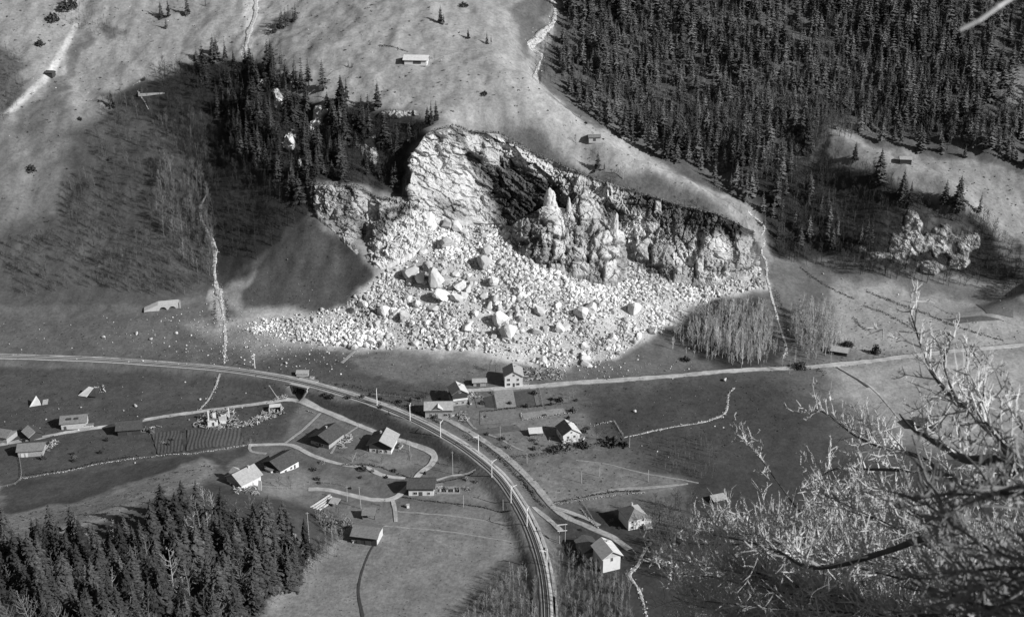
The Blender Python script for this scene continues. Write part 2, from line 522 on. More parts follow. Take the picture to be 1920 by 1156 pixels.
GS = 1.5; GX0, GY0 = -498.0, -30.0; GNX, GNY = 665, 690
HZ = raster(GX0, GY0, GS, GNX, GNY)
HZ = np.where(np.isnan(HZ), 0, HZ)
GXX, GYY = np.meshgrid(GX0 + GS * np.arange(GNX), GY0 + GS * np.arange(GNY))
rims = [catmull([P(*p[0]) for p in c], 2.0) for c in (CLIFF_MAIN[1:], CLIFF_WEST[1:8])]
dr = np.minimum.reduce([seg_dist(GXX, GYY, r[::3])[0] for r in rims])
crest = catmull([P(*p) for p in [(900, 95, 815), (1000, 155, 783), (1090, 240, 750), (1190, 290, 728), (1340, 368, 701)]], 4)
dcr = seg_dist(GXX, GYY, crest)[0]
B1, B2, B3 = blur(HZ, 2), blur(HZ, 9), blur(HZ, 30)
w = smooth(3, 16, dr)
HZ = B1 * (1 - w) + (B2 * (1 - smooth(14, 40, np.minimum(dr, dcr * 1.5 + 6))) + B3 * smooth(14, 40, np.minimum(dr, dcr * 1.5 + 6))) * w
# relief: rumpled slopes, almost flat valley
slope_zone = smooth(6, 40, HZ) * smooth(25, 140, GYY)
HZ = HZ + slope_zone * w * (3.6 * fbm(GXX / 40, GYY / 60, octaves=3, seed=3) + 1.9 * fbm(GXX / 11, GYY / 15, octaves=3, seed=5)) \
     + (1 - slope_zone) * smooth(10, 60, GYY) * (0.5 * fbm(GXX / 38, GYY / 38, octaves=2, seed=9)) + 0.24 * fbm(GXX / 4.0, GYY / 4.0, octaves=2, seed=11)
# steps trodden by cattle and little slips on the meadow slopes
tz = HZ / 4.5 + 1.4 * fbm(GXX / 25, GYY / 25, octaves=2, seed=22)
HZ = HZ + slope_zone * w * (0.30 * ridged(GXX / 9, GYY / 9, HZ / 3.0, 2, seed=21) + 0.55 * smooth(-0.1, 0.5, fbm(GXX / 40, GYY / 40, octaves=2, seed=23)) * np.abs(2 * (tz - np.floor(tz)) - 1))
# railway embankment, with a road passage through it
dra, prm = seg_dist(GXX, GYY, RAIL[::3])
rz = np.interp(np.clip(prm, 0, None), np.arange(len(RAIL[::3])), RAIL[::3][:, 2])
emb = rz - 0.55 - np.maximum(0, dra - 3.6) * 0.62
near_rail = dra < 30
HZ = np.where(near_rail & (dra < 4.2), emb, np.where(near_rail, np.maximum(HZ, emb), HZ))
BR_I = int(np.argmin(np.hypot(*(RAIL[:, :2] - PV(572, 716, 5.0)[:2]).T)))
BR = RAIL[BR_I]; _d = RAIL[BR_I + 4] - RAIL[BR_I - 4]
BR_T = np.array((_d[0], _d[1])) / math.hypot(_d[0], _d[1]); BR_N = np.array((-BR_T[1], BR_T[0]))
if BR_N[1] > 0: BR_N = -BR_N                                # towards the camera
bu = (GXX - BR[0]) * BR_T[0] + (GYY - BR[1]) * BR_T[1]; bv = (GXX - BR[0]) * BR_N[0] + (GYY - BR[1]) * BR_N[1]
BR_FLOOR = BR[2] - 5.4
cut = (np.abs(bu) < 4.6) & (bv > -16) & (bv < 15)
HZ = np.where(cut, np.minimum(HZ, BR_FLOOR), HZ)

# coarse sheet round it
CS = 20.0; CX0, CY0 = -2400.0, -1800.0; CNX, CNY = 241, 211
CZ = raster(CX0, CY0, CS, CNX, CNY); CZ = np.where(np.isnan(CZ), 300, CZ)
CZ = blur(CZ, 1)

def bil(Z, x0, y0, s, x, y):
    u = np.clip((x - x0) / s, 0, Z.shape[1] - 1.001); v = np.clip((y - y0) / s, 0, Z.shape[0] - 1.001)
    i = u.astype(int); j = v.astype(int); fu = u - i; fv = v - j
    return (Z[j, i] * (1 - fu) + Z[j, i + 1] * fu) * (1 - fv) + (Z[j + 1, i] * (1 - fu) + Z[j + 1, i + 1] * fu) * fv
def ground(x, y):
    x = np.asarray(x, float); y = np.asarray(y, float)
    return bil(HZ, GX0, GY0, GS, x, y)

def hit(px, py, start=60.0):
    """where the line of sight of a photo pixel meets the ground"""
    px = np.atleast_1d(np.asarray(px, float)); py = np.atleast_1d(np.asarray(py, float))
    cx = (px - 960.0) / F; cy = (578.0 - py) / F
    dy = CP + cy * SP; dz = -SP + cy * CP
    y = np.full(px.shape, start); done = np.zeros(px.shape, bool)
    for _ in range(1300):
        t = y / dy
        below = CAM_Z + dz * t <= ground(cx * t, y)
        done |= below
        if done.all(): break
        y = np.where(done, y, y + 0.75)
    lo, hi = y - 0.75, y
    for _ in range(8):
        mid = (lo + hi) / 2; t = mid / dy
        b = CAM_Z + dz * t <= ground(cx * t, mid)
        hi = np.where(b, mid, hi); lo = np.where(b, lo, mid)
    t = hi / dy
    return np.stack((cx * t, hi, ground(cx * t, hi)), -1)
def hit1(px, py): return hit([px], [py])[0]
# ------------------------------------------------------------------ ground cover: grey value of the ground by area, some shade and sun painted in
VX, VY = GXX.ravel(), GYY.ravel(); VZ = HZ.ravel()
QX, QY = to_px(VX, VY, VZ)
JX = QX + 22 * fbm(VX / 14, VY / 14, octaves=4, seed=31); JY = QY + 13 * fbm(VX / 14, VY / 14, octaves=4, seed=37)
tone = np.full(VX.shape, 0.20)
def cover(poly, value, soft=10.0, jit=True, amount=1.0):
    global tone
    x, y = (JX, JY) if jit else (QX, QY)
    xs = [p[0] for p in poly]; ys = [p[1] for p in poly]
    sel = np.where((x > min(xs) - soft) & (x < max(xs) + soft) & (y > min(ys) - soft) & (y < max(ys) + soft))[0]
    if not len(sel): return
    a, b = x[sel], y[sel]
    d = seg_dist(a, b, poly, True)[0]
    s = np.where(in_poly(a, b, poly), d, -d)
    k = smooth(-soft / 2, soft / 2, s) * amount
    tone[sel] = tone[sel] * (1 - k) + value * k
# dry grass of the mountain meadows
cover([(-400, -300), (2400, -300), (2400, 600), (-400, 600)], 0.25, 20)
cover([(480, -100), (760, -100), (1000, 150), (1100, 240), (1350, 370), (1410, 400), (1360, 420), (1200, 362), (1100, 330), (940, 252), (800, 250), (800, 210), (640, 185), (600, 110), (500, 95)], 0.285, 8)
cover([(1000, 150), (1100, 238), (1350, 362), (1400, 395), (1340, 392), (1180, 310), (1050, 240), (960, 165)], 0.34, 26)  # sun on the crest painted in as a paler strip
cover([(1130, 330), (1220, 320), (1330, 380), (1340, 400), (1240, 385)], 0.12, 26)
# brush and rough pasture of the west
cover([(-300, 230), (60, 220), (130, 190), (160, 260), (120, 380), (120, 440), (0, 460), (-300, 460)], 0.16, 50)
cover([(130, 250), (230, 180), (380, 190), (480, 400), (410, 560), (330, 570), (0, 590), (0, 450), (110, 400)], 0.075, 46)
cover([(190, 175), (300, 150), (380, 110), (500, 120), (560, 200), (600, 330), (590, 400), (470, 500), (420, 540), (380, 420), (330, 250)], 0.032, 30)  # gully ground toned near black, its shade put into the colour
cover([(0, 80), (50, 110), (45, 190), (10, 210), (-200, 200), (-200, 80)], 0.10, 26)
cover([(0, 420), (130, 420), (330, 570), (0, 590), (-300, 590), (-300, 420)], 0.085, 50)
cover([(60, 200), (140, 170), (60, 250), (20, 250)], 0.11, 24)
cover([(8, 212), (88, 134), (142, 40), (150, 44), (102, 140), (26, 210)], 0.46, 6, False)
cover([(30, 215), (104, 146), (160, 60), (178, 70), (120, 170), (50, 235)], 0.13, 14)
cover([(190, 40), (240, 60), (215, 75), (195, 60)], 0.13, 10)
cover([(500, 30), (560, 20), (540, 60), (510, 65)], 0.1, 10)
cover([(455, 0), (490, -10), (480, 60), (460, 110), (450, 100)], 0.42, 10)
# hollow and bench under the cliff trees
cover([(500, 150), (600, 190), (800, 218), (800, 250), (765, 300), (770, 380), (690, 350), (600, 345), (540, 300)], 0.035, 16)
# debris cone in the west
cover([(596, 408), (540, 440), (455, 545), (470, 580), (640, 580), (700, 525), (690, 500), (640, 450)], 0.075, 14)
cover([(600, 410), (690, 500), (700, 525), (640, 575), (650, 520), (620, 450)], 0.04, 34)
cover([(470, 500), (545, 420), (590, 405), (560, 435), (480, 520)], 0.06, 14)
# forest floor in the east
cover([(985, -100), (1045, 0), (1040, 60), (1000, 140), (1080, 220), (1250, 305), (1345, 362), (1410, 390), (1440, 480), (1640, 490), (1600, 400), (1530, 250), (1570, 236), (1640, 276), (1720, 290), (1850, 310), (1920, 330), (2400, 330), (2400, -200)], 0.10, 12)
cover([(1530, 300), (1640, 320), (1760, 375), (1850, 420), (1920, 540), (1640, 500), (1560, 450)], 0.04, 22)
cover([(1410, 330), (1540, 300), (1560, 400), (1640, 480), (1500, 485), (1445, 470)], 0.035, 24)
cover([(950, 30), (1000, -30), (1040, 0), (1010, 90), (985, 110)], 0.11, 16)
cover([(1860, 110), (1930, 140), (1940, 210), (1880, 190)], 0.20, 24)
# floor of the valley
cover([(-400, 590), (330, 572), (440, 590), (560, 640), (620, 660), (980, 685), (1300, 560), (1440, 480), (1640, 500), (1920, 560), (2400, 560), (2400, 1300), (-400, 1300)], 0.135, 10)
cover([(-300, 585), (330, 570), (420, 560), (470, 600), (470, 700), (300, 690), (-300, 665)], 0.115, 16)
cover([(-300, 680), (420, 700), (520, 715), (560, 760), (520, 830), (400, 845), (0, 905), (-300, 930)], 0.075, 12)
cover([(0, 905), (400, 848), (480, 840), (430, 880), (380, 862), (260, 900), (140, 942), (0, 965)], 0.062, 8)
cover([(560, 735), (700, 765), (830, 822), (935, 900), (960, 950), (900, 880), (810, 845), (680, 800), (590, 765)], 0.052, 8)
cover([(430, 690), (600, 715), (760, 770), (850, 730), (820, 690), (700, 660), (540, 660)], 0.085, 22)
cover([(640, 665), (820, 670), (930, 690), (850, 715), (700, 712)], 0.14, 14)
cover([(1090, 720), (1240, 710), (1450, 690), (1560, 790), (1700, 920), (1330, 920), (1210, 880), (1110, 800)], 0.062, 80)  # darker ground tone fading out over wide edges
cover([(1240, 590), (1320, 560), (1440, 560), (1470, 680), (1380, 695), (1300, 670), (1245, 625)], 0.04, 16)
cover([(1480, 500), (1640, 520), (1600, 620), (1570, 660), (1480, 690), (1450, 560)], 0.13, 20)
cover([(1560, 520), (1700, 540), (1920, 590), (2300, 590), (2300, 640), (1700, 660), (1570, 660)], 0.28, 20)
cover([(1560, 690), (1700, 672), (2300, 640), (2300, 760), (1800, 850), (1650, 800), (1570, 745)], 0.30, 50)
cover([(860, 770), (1100, 770), (1130, 850), (1000, 870), (940, 830)], 0.17, 20)
cover([(970, 880), (1130, 860), (1310, 905), (1250, 920), (1040, 945)], 0.19, 16)
cover([(640, 985), (960, 960), (985, 1010), (1010, 1200), (430, 1200)], 0.205, 12)
cover([(600, 950), (960, 955), (975, 1000), (880, 1010), (720, 990)], 0.17, 22)
cover([(930, 1060), (1000, 1030), (1015, 1160), (850, 1160)], 0.10, 24)
cover([(810, 910), (895, 890), (945, 945), (760, 930)], 0.19, 10)
cover([(640, 850), (770, 850), (800, 870), (740, 890), (660, 875)], 0.18, 14)
cover([(500, 880), (640, 890), (720, 920), (600, 920), (490, 930)], 0.17, 18)
cover([(1040, 960), (1160, 980), (1300, 1000), (1920, 1000), (1920, 1300), (1040, 1200)], 0.05, 20)
cover([(1290, 890), (1450, 880), (1700, 860), (2100, 840), (2300, 1100), (1290, 1100)], 0.05, 60)
cover([(1090, 955), (1150, 960), (1170, 990), (1110, 990)], 0.045, 8)  # shadow of the hip-roofed house painted into the ground tone
# mound
cover([(-400, 985), (0, 967), (140, 944), (260, 903), (380, 862), (410, 875), (380, 900), (230, 960), (100, 1000), (-400, 1060)], 0.24, 10)
cover([(-400, 1060), (100, 1005), (240, 965), (390, 905), (560, 940), (640, 1005), (520, 1100), (400, 1300), (-400, 1300)], 0.06, 18)
# fallen rock and its dust
SCREE_POLY = [(430, 610), (540, 590), (640, 575), (705, 520), (760, 480), (820, 412), (960, 425), (975, 480), (1040, 510), (1150, 535), (1180, 500), (1260, 535), (1340, 540), (1420, 500), (1440, 540), (1340, 560), (1270, 600), (1240, 625), (1190, 650), (1120, 690), (1060, 695), (970, 680), (900, 660), (800, 655), (700, 655), (600, 648), (520, 640)]
cover(SCREE_POLY, 0.47, 20)
cover([(350, 610), (430, 600), (540, 600), (600, 650), (500, 660), (430, 655)], 0.26, 30, amount=0.8)
cover([(400, 545), (425, 545), (440, 610), (410, 615)], 0.34, 10)
cover([(1290, 340), (1345, 372), (1420, 400), (1440, 500), (1400, 500), (1370, 440), (1330, 400)], 0.22, 14)
cover([(1060, 690), (1200, 650), (1250, 630), (1330, 690), (1100, 712)], 0.13, 18)
# ground lying steeper than grass can hold is bare earth and rock
gy_, gx_ = np.gradient(HZ, GS)
steep = np.hypot(gx_, gy_).ravel()
k = smooth(1.25, 1.9, steep) * (QY < 560) * (VY > 500)
tone = tone * (1 - k) + 0.16 * k
# mottling of the sward
fall = VX * 0.5 + VZ * 1.0
tone = tone * (1 + 0.22 * fbm(VX / 30, VY / 30, octaves=5, seed=51) + 0.26 * fbm(VX / 5.0, VY / 6.0, octaves=3, seed=57) + 0.12 * (VZ > 20) * fbm(VX / 3.5, VY / 28, VZ / 28, 2, 59))
hay = in_poly(QX, QY, [(640, 985), (960, 960), (985, 1010), (1010, 1200), (430, 1200)]) | in_poly(QX, QY, [(970, 880), (1130, 860), (1310, 905), (1250, 920), (1040, 945)])
tone = tone * (1 + 0.10 * hay * np.sin((VX * 0.35 + VY * 0.94 + 2.0 * vnoise(VX / 20, VY / 20, seed=4)) / 0.62) * smooth(-0.3, 0.4, fbm(VX / 15, VY / 15, octaves=2, seed=62)))      # swathes left by the scythe
tone = np.clip(tone, 0.03, 0.7)

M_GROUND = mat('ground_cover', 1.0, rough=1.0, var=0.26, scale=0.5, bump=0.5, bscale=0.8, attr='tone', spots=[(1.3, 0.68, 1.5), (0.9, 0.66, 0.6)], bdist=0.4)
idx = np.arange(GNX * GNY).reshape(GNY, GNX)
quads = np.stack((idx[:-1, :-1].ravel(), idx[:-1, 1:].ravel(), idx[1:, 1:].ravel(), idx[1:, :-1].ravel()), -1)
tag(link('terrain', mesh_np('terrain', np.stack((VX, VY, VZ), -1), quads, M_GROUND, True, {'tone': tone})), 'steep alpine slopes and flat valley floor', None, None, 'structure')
# far hills round the surveyed ground: a ring of the coarse sheet, tucked under its edge
cxx, cyy = np.meshgrid(CX0 + CS * np.arange(CNX), CY0 + CS * np.arange(CNY))
inner = (cxx > GX0 + 8) & (cxx < GX0 + GS * (GNX - 1) - 8) & (cyy > GY0 + 8) & (cyy < GY0 + GS * (GNY - 1) - 8)
cz = np.where(inner, CZ - 25, CZ + 12 * fbm(cxx / 160, cyy / 160, octaves=3, seed=71) * smooth(0, 300, np.maximum(np.abs(cxx) - 500, np.maximum(cyy - 1005, -30 - cyy))) - 0.6)
ci = np.arange(CNX * CNY).reshape(CNY, CNX)
cq = np.stack((ci[:-1, :-1].ravel(), ci[:-1, 1:].ravel(), ci[1:, 1:].ravel(), ci[1:, :-1].ravel()), -1)
cq = cq[~inner.ravel()[cq].all(1)]
tag(link('hills', mesh_np('hills', np.stack((cxx.ravel(), cyy.ravel(), cz.ravel()), -1), cq, M_GROUND, True, {'tone': np.full(cxx.size, 0.12)})), 'hills round the valley beyond the frame', None, None, 'structure')
# ------------------------------------------------------------------ rock faces
M_ROCK = mat('limestone', 0.62, rough=0.95, var=0.22, scale=0.22, bump=0.5, bscale=0.9, attr='tone', spots=[(0.5, 0.66, 0.55), (1.6, 0.68, 0.6)], coords='Object', bdist=0.4)
M_BLOCK = mat('broken_limestone', 0.55, rough=0.95, var=0.25, scale=0.6, bump=0.5, bscale=1.6, objvar=0.3, bdist=0.3, spots=[(0.8, 0.62, 0.7)])

def spline_grid(ctrl, step):
    """control grid (columns of rows) -> dense grid of smooth points"""
    C = np.array([[P(*p) for p in col] for col in ctrl])            # columns, rows, 3
    nrow = max(2, int(np.linalg.norm(C[:, 0] - C[:, -1], axis=1).max() / step))
    cols = []
    for c in C:
        L = np.concatenate(([0], np.cumsum(np.linalg.norm(np.diff(c, axis=0), axis=1)))); L /= L[-1]
        t = np.linspace(0, 1, nrow)
        cols.append(np.stack([np.interp(t, L, c[:, k]) for k in range(3)], -1))
    cols = np.array(cols)
    L = np.concatenate(([0], np.cumsum(np.linalg.norm(np.diff(cols, axis=0), axis=2).mean(1))))
    n = int(L[-1] / step); t = np.linspace(0, L[-1], n)
    out = np.empty((n, nrow, 3))
    for r in range(nrow):
        for k in range(3): out[:, r, k] = np.interp(t, L, cols[:, r, k])
    for _ in range(6):
        out[1:-1] = (out[:-2] + 2 * out[1:-1] + out[2:]) / 4
        out[:, 1:-1] = (out[:, :-2] + 2 * out[:, 1:-1] + out[:, 2:]) / 4
    return out

def face_normals(G):
    du = np.gradient(G, axis=0); dv = np.gradient(G, axis=1)
    n = np.cross(du, dv); n /= np.linalg.norm(n, axis=-1, keepdims=True) + 1e-9
    if n[..., 1].mean() > 0: n = -n
    for _ in range(10):
        n[1:-1] = (n[:-2] + 2 * n[1:-1] + n[2:]) / 4
        n[:, 1:-1] = (n[:, :-2] + 2 * n[:, 1:-1] + n[:, 2:]) / 4
    return n / (np.linalg.norm(n, axis=-1, keepdims=True) + 1e-9)

def rock_relief(x, y, z, style):
    """outward displacement of a rock face"""
    if style == 'slab':                                   # plates dipping to the right
        a, b = 0.84 * x - 0.54 * z, 0.54 * x + 0.84 * z
        d = 2.4 * ridged(a / 30, y / 22, b / 17, 2, 101) + 3.4 * facets(a / 17, y / 11, b / 6.0, 111, 1.7, 0.3) + 1.9 * facets(a / 6.5, y / 5, b / 2.6, 121, 1.9, 0.3)
    elif style == 'column':                               # upright pillars crossed by ledges
        b = z + 1.2 * fbm(x / 9, y / 9, octaves=2, seed=135)
        fr = b / 8.2 - np.floor(b / 8.2)
        d = 2.0 * ridged(x / 13, y / 13, z / 40, 2, 104) + 3.6 * facets(x / 5.6, y / 5.6, b / 12, 114, 1.2, 0.45) + 1.6 * facets(x / 2.6, y / 2.6, b / 4.2, 124, 1.8, 0.3) - 1.5 * (1 - smooth(0, 0.10, fr)) + 0.9 * (1 - fr)
    else:
        a, b = 0.92 * x - 0.38 * z, 0.38 * x + 0.92 * z
        d = 2.0 * ridged(x / 17, y / 17, z / 26, 2, 107) + 2.8 * facets(a / 9, y / 8, b / 6, 117, 1.7, 0.3) + 1.5 * facets(a / 3.6, y / 3.4, b / 2.6, 127, 1.9, 0.3)
    return d + 0.75 * facets(x / 1.7, y / 1.7, z / 1.5, 137, 2.0, 0.2) + 0.25 * fbm(x / 1.1, y / 1.1, z / 1.1, 2, 141)

def cliff(name, ctrl, step, tone_fn, label, amp=1.0, style='slab', skirt=6.0, parent=None, amp_fn=None, slabs=()):
    G = spline_grid(ctrl, step)
    Nn = face_normals(G)
    x, y, z = G[..., 0], G[..., 1], G[..., 2]
    px, py = to_px(x, y, z)
    if style == 'main':                                   # sloping plates on the left pass into upright ribs on the right
        kx = smooth(960, 1090, px); d = rock_relief(x, y, z, 'slab') * (1 - kx) + 0.85 * rock_relief(x, y, z, 'column') * kx
        d = d * amp
    else: d = rock_relief(x, y, z, style) * amp
    if amp_fn: d = d * amp_fn(px, py)
    st = np.zeros(px.shape); sw = np.zeros(px.shape)
    for (sx0, sx1, sy0, sy1, A, tv, rnd) in slabs:        # single slabs and pillars standing proud of the face
        jx = px + 3.0 * vnoise(x / 3.0, y / 3.0, z / 4.0, seed=61); jy = py + 2.5 * vnoise(x / 3.0, y / 3.0, z / 3.0, seed=63)
        u = np.abs((jx - (sx0 + sx1) / 2) / (sx1 - sx0) * 2); v = np.abs((jy - (sy0 + sy1) / 2) / (sy1 - sy0) * 2)
        m = np.hypot(u, v) if rnd else np.maximum(u, v)
        k = np.clip(1 - (m * 0.97) ** (3 if rnd else 7), 0, 1)
        d = d * (1 - 0.55 * k) + k * A
        st = np.maximum(st, k * tv); sw = np.maximum(sw, smooth(0.05, 0.4, k))
    nr = G.shape[1]; r = np.arange(nr) / (nr - 1)
    d = d * smooth(-0.03, 0.07, r)[None, :] * (1 - 0.75 * smooth(0.90, 1.0, r))[None, :] + 0.25 - 0.5 * np.exp(-((r - 0.04) / 0.02) ** 2)[None, :] + 0.5 * vnoise(x / 2.2, y / 2.2, seed=8) * np.exp(-(r / 0.05) ** 2)[None, :]
    H = G + Nn * d[..., None]
    tn = tone_fn(px, py, x, y, z)
    if len(slabs): tn = tn * (1 - sw) + np.clip(st, 0.2, 1) * (0.92 + 0.25 * fbm(x / 2.5, y / 2.5, z / 3.5, 3, 67)) * sw
    # close the face: a lip running back under the turf and a foot running into the scree
    back = np.stack((np.zeros_like(x[:, 0]), np.full_like(x[:, 0], 7.0), np.full_like(x[:, 0], -2.5)), -1)
    lip = H[:, 0] + back
    foot = H[:, -1] + np.array((0, -0.9, -skirt))
    H = np.concatenate((lip[:, None], H, foot[:, None]), 1)
    tn = tn * (1 - 0.6 * np.exp(-((r - 0.015) / 0.018) ** 2))[None, :]                     # darker band just below the rim
    tn = np.concatenate((tn[:, :1] * 0.4, tn, tn[:, -1:]), 1)
    n, m = H.shape[:2]
    ii = np.arange(n * m).reshape(n, m)
    q = np.stack((ii[:-1, :-1].ravel(), ii[:-1, 1:].ravel(), ii[1:, 1:].ravel(), ii[1:, :-1].ravel()), -1)
    o = link(name, mesh_np(name, H.reshape(-1, 3), q, M_ROCK, False, {'tone': tn.ravel()}), parent)
    return tag(o, label, None, None, 'structure' if parent is None else None)

def blobs(px, py, items):
    """weight of pixel-described weathering areas: (x, y, rx, ry, value)"""
    s = np.zeros(px.shape); wsum = np.zeros(px.shape)
    for bx, by, rx, ry, v in items:
        k = np.exp(-(((px - bx) / rx) ** 2 + ((py - by) / ry) ** 2))
        s += k * v; wsum += k
    return s, wsum

def tone_main(px, py, x, y, z):
    # fresh pale break on the left, black weathered and mossy rock on the right
    n = fbm(x / 11, y / 11, z / 16, 4, 151)
    t = np.full(px.shape, 0.84) + 0.1 * n
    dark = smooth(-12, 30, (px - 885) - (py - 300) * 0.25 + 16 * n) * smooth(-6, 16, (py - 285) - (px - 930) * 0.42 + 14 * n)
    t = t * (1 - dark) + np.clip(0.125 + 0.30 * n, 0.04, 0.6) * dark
    s, w_ = blobs(px, py, [(1085, 345, 26, 40, 0.95), (1105, 385, 22, 30, 0.9), (1080, 320, 22, 12, 0.85), (1210, 425, 34, 22, 0.85), (1190, 440, 20, 26, 0.85), (1232, 385, 9, 14, 0.8), (1340, 470, 34, 40, 0.95), (1372, 440, 14, 60, 0.55), (1400, 470, 20, 40, 0.5), (1240, 470, 44, 26, 0.75), (1290, 490, 40, 36, 0.68), (1190, 470, 26, 30, 0.7), (1340, 520, 40, 16, 0.7)])
    w_ = np.clip(w_ * 1.3 + 0.5 * n * (w_ > 0.1), 0, 1)
    t = t * (1 - w_) + np.clip(s / (w_ + 1e-6), 0, 0.95) * w_
    # shade of the cleft below the rim and of the cave over the scree, painted in
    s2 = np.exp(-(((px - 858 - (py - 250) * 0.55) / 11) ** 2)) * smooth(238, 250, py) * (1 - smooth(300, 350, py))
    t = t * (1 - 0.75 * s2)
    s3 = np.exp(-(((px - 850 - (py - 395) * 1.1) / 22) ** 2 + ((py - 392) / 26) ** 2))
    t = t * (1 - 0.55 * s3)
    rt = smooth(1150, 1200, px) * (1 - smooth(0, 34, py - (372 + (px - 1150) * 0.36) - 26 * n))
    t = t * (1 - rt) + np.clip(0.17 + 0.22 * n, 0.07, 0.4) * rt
    streak = smooth(0.2, 0.6, fbm(x / 1.6, y / 1.6, z / 14, 3, 161))
    return np.clip(t * (1 - 0.35 * streak), 0.06, 1)
def tone_west(px, py, x, y, z):
    n = fbm(x / 7, y / 7, z / 10, 4, 171)
    t = np.full(px.shape, 0.62) + 0.22 * n
    cleft = np.exp(-(((px - 674 - (py - 400) * 0.12) / 13) ** 2)) * smooth(385, 430, py)  # shade inside the cleft painted into the tone
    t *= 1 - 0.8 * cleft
    # folded dark bank with pale beds round it
    rr = np.hypot((px - 745) / 1.0, (py - 425) / 0.95)
    ring = 0.5 + 0.5 * np.sin(rr / 3.2 + 4 * n)
    fold = 1 - smooth(44, 56, rr + 8 * n)
    t = t * (1 - fold) + (0.16 + 0.34 * ring ** 3) * fold
    wing = ((px - 705) * 103 + (py - 508) * 110) / 150.7          # distance from the lower right rim of the buttress
    pale = smooth(-46, -30, wing + 9 * n) * smooth(700, 716, px)
    t = t * (1 - pale) + 0.92 * pale
    pil = smooth(0.0, 0.5, vnoise(px / 9.0, py / 60.0, seed=33)) * (1 - smooth(672, 690, px)) * (1 - smooth(395, 440, py))
    t *= 1 - 0.6 * pil
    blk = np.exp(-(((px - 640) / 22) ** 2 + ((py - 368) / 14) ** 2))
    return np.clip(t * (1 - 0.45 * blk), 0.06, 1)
def tone_front(px, py, x, y, z):
    n = fbm(x / 5, y / 5, z / 9, 4, 181)
    t = 0.5 + 0.5 * n
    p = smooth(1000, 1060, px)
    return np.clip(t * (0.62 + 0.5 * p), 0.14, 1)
def tone_east(px, py, x, y, z):
    n = fbm(x / 8, y / 8, z / 9, 4, 191)
    s, w_ = blobs(px, py, [(1690, 455, 30, 26, 0.75), (1712, 420, 14, 30, 0.8), (1770, 445, 26, 34, 0.55), (1610, 465, 12, 10, 0.7)])
    w_ = np.clip(w_ * 1.1 + 0.6 * n, 0, 1)
    return np.clip(0.16 * (1 - w_) + 0.7 * w_, 0.08, 1)

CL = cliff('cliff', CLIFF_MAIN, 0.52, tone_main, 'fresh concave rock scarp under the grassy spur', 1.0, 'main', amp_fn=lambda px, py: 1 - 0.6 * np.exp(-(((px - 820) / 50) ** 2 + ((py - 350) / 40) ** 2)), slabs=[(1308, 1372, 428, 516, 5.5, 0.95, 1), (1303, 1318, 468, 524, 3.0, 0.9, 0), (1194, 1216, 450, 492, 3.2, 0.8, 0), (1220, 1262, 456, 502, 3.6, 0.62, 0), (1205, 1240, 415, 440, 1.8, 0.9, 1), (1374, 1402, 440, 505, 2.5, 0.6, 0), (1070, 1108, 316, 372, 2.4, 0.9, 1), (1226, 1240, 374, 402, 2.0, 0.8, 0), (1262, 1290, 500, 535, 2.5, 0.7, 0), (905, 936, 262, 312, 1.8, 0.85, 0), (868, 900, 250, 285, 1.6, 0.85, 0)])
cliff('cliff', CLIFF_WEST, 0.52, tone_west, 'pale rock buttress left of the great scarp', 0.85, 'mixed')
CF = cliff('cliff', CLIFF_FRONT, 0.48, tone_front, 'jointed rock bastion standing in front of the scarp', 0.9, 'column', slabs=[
    (1010, 1048, 378, 418, 3.2, 0.95, 0), (1033, 1055, 414, 446, 3.0, 0.95, 0), (1034, 1059, 450, 490, 2.6, 0.92, 0), (1060, 1076, 392, 418, 2.6, 0.88, 0), (968, 996, 408, 454, 2.4, 0.5, 0), (997, 1019, 408, 448, 1.6, 0.45, 0), (1019, 1033, 438, 460, 2.6, 0.9, 0),
    (1084, 1126, 372, 416, 2.4, 0.78, 0), (1106, 1136, 414, 437, 2.2, 0.66, 0), (1143, 1162, 430, 463, 3.6, 0.95, 0), (1111, 1123, 438, 469, 2.6, 0.85, 0), (1124, 1143, 437, 464, 2.9, 0.95, 0), (1121, 1159, 464, 488, 3.4, 0.97, 0), (1131, 1156, 489, 532, 2.8, 0.95, 0),
    (1074, 1099, 464, 491, 2.6, 0.85, 0), (1108, 1119, 472, 490, 2.3, 0.85, 0), (1056, 1069, 438, 463, 2.0, 0.78, 0), (1072, 1106, 493, 520, 2.0, 0.8, 0), (1032, 1058, 494, 510, 1.8, 0.8, 0), (974, 1000, 458, 486, 1.8, 0.5, 0), (1004, 1028, 464, 494, 1.6, 0.55, 0), (1078, 1096, 420, 446, 1.6, 0.6, 0)])

# ------------------------------------------------------------------ boulders
def rock_mesh(name, seed, sub=2, flat=True, material=None, cuts=9):
    """angular block: a ball cut by random planes"""
    r = np.random.default_rng(seed)
    bm = bmesh.new()
    bmesh.ops.create_icosphere(bm, subdivisions=sub, radius=1.0)
    v = np.array([p.co[:] for p in bm.verts])
    for _ in range(cuts):
        n = r.normal(size=3); n /= np.linalg.norm(n)
        h = r.uniform(0.42, 0.8)
        d = v @ n - h
        v = v - np.where(d > 0, d, 0)[:, None] * n
    v += 0.07 * np.stack([vnoise(v[:, 0] * 2.2 + seed, v[:, 1] * 2.2, v[:, 2] * 2.2, 7 + k) for k in range(3)], -1)
    v /= np.abs(v).max(0)
    for p, c in zip(bm.verts, v): p.co = c
    me = bpy.data.meshes.new(name)
    bm.to_mesh(me); bm.free()
    if material: me.materials.append(material)
    return me
ROCKS = [rock_mesh('boulder', 300 + i, 3 if i < 4 else 2, material=M_BLOCK) for i in range(10)]
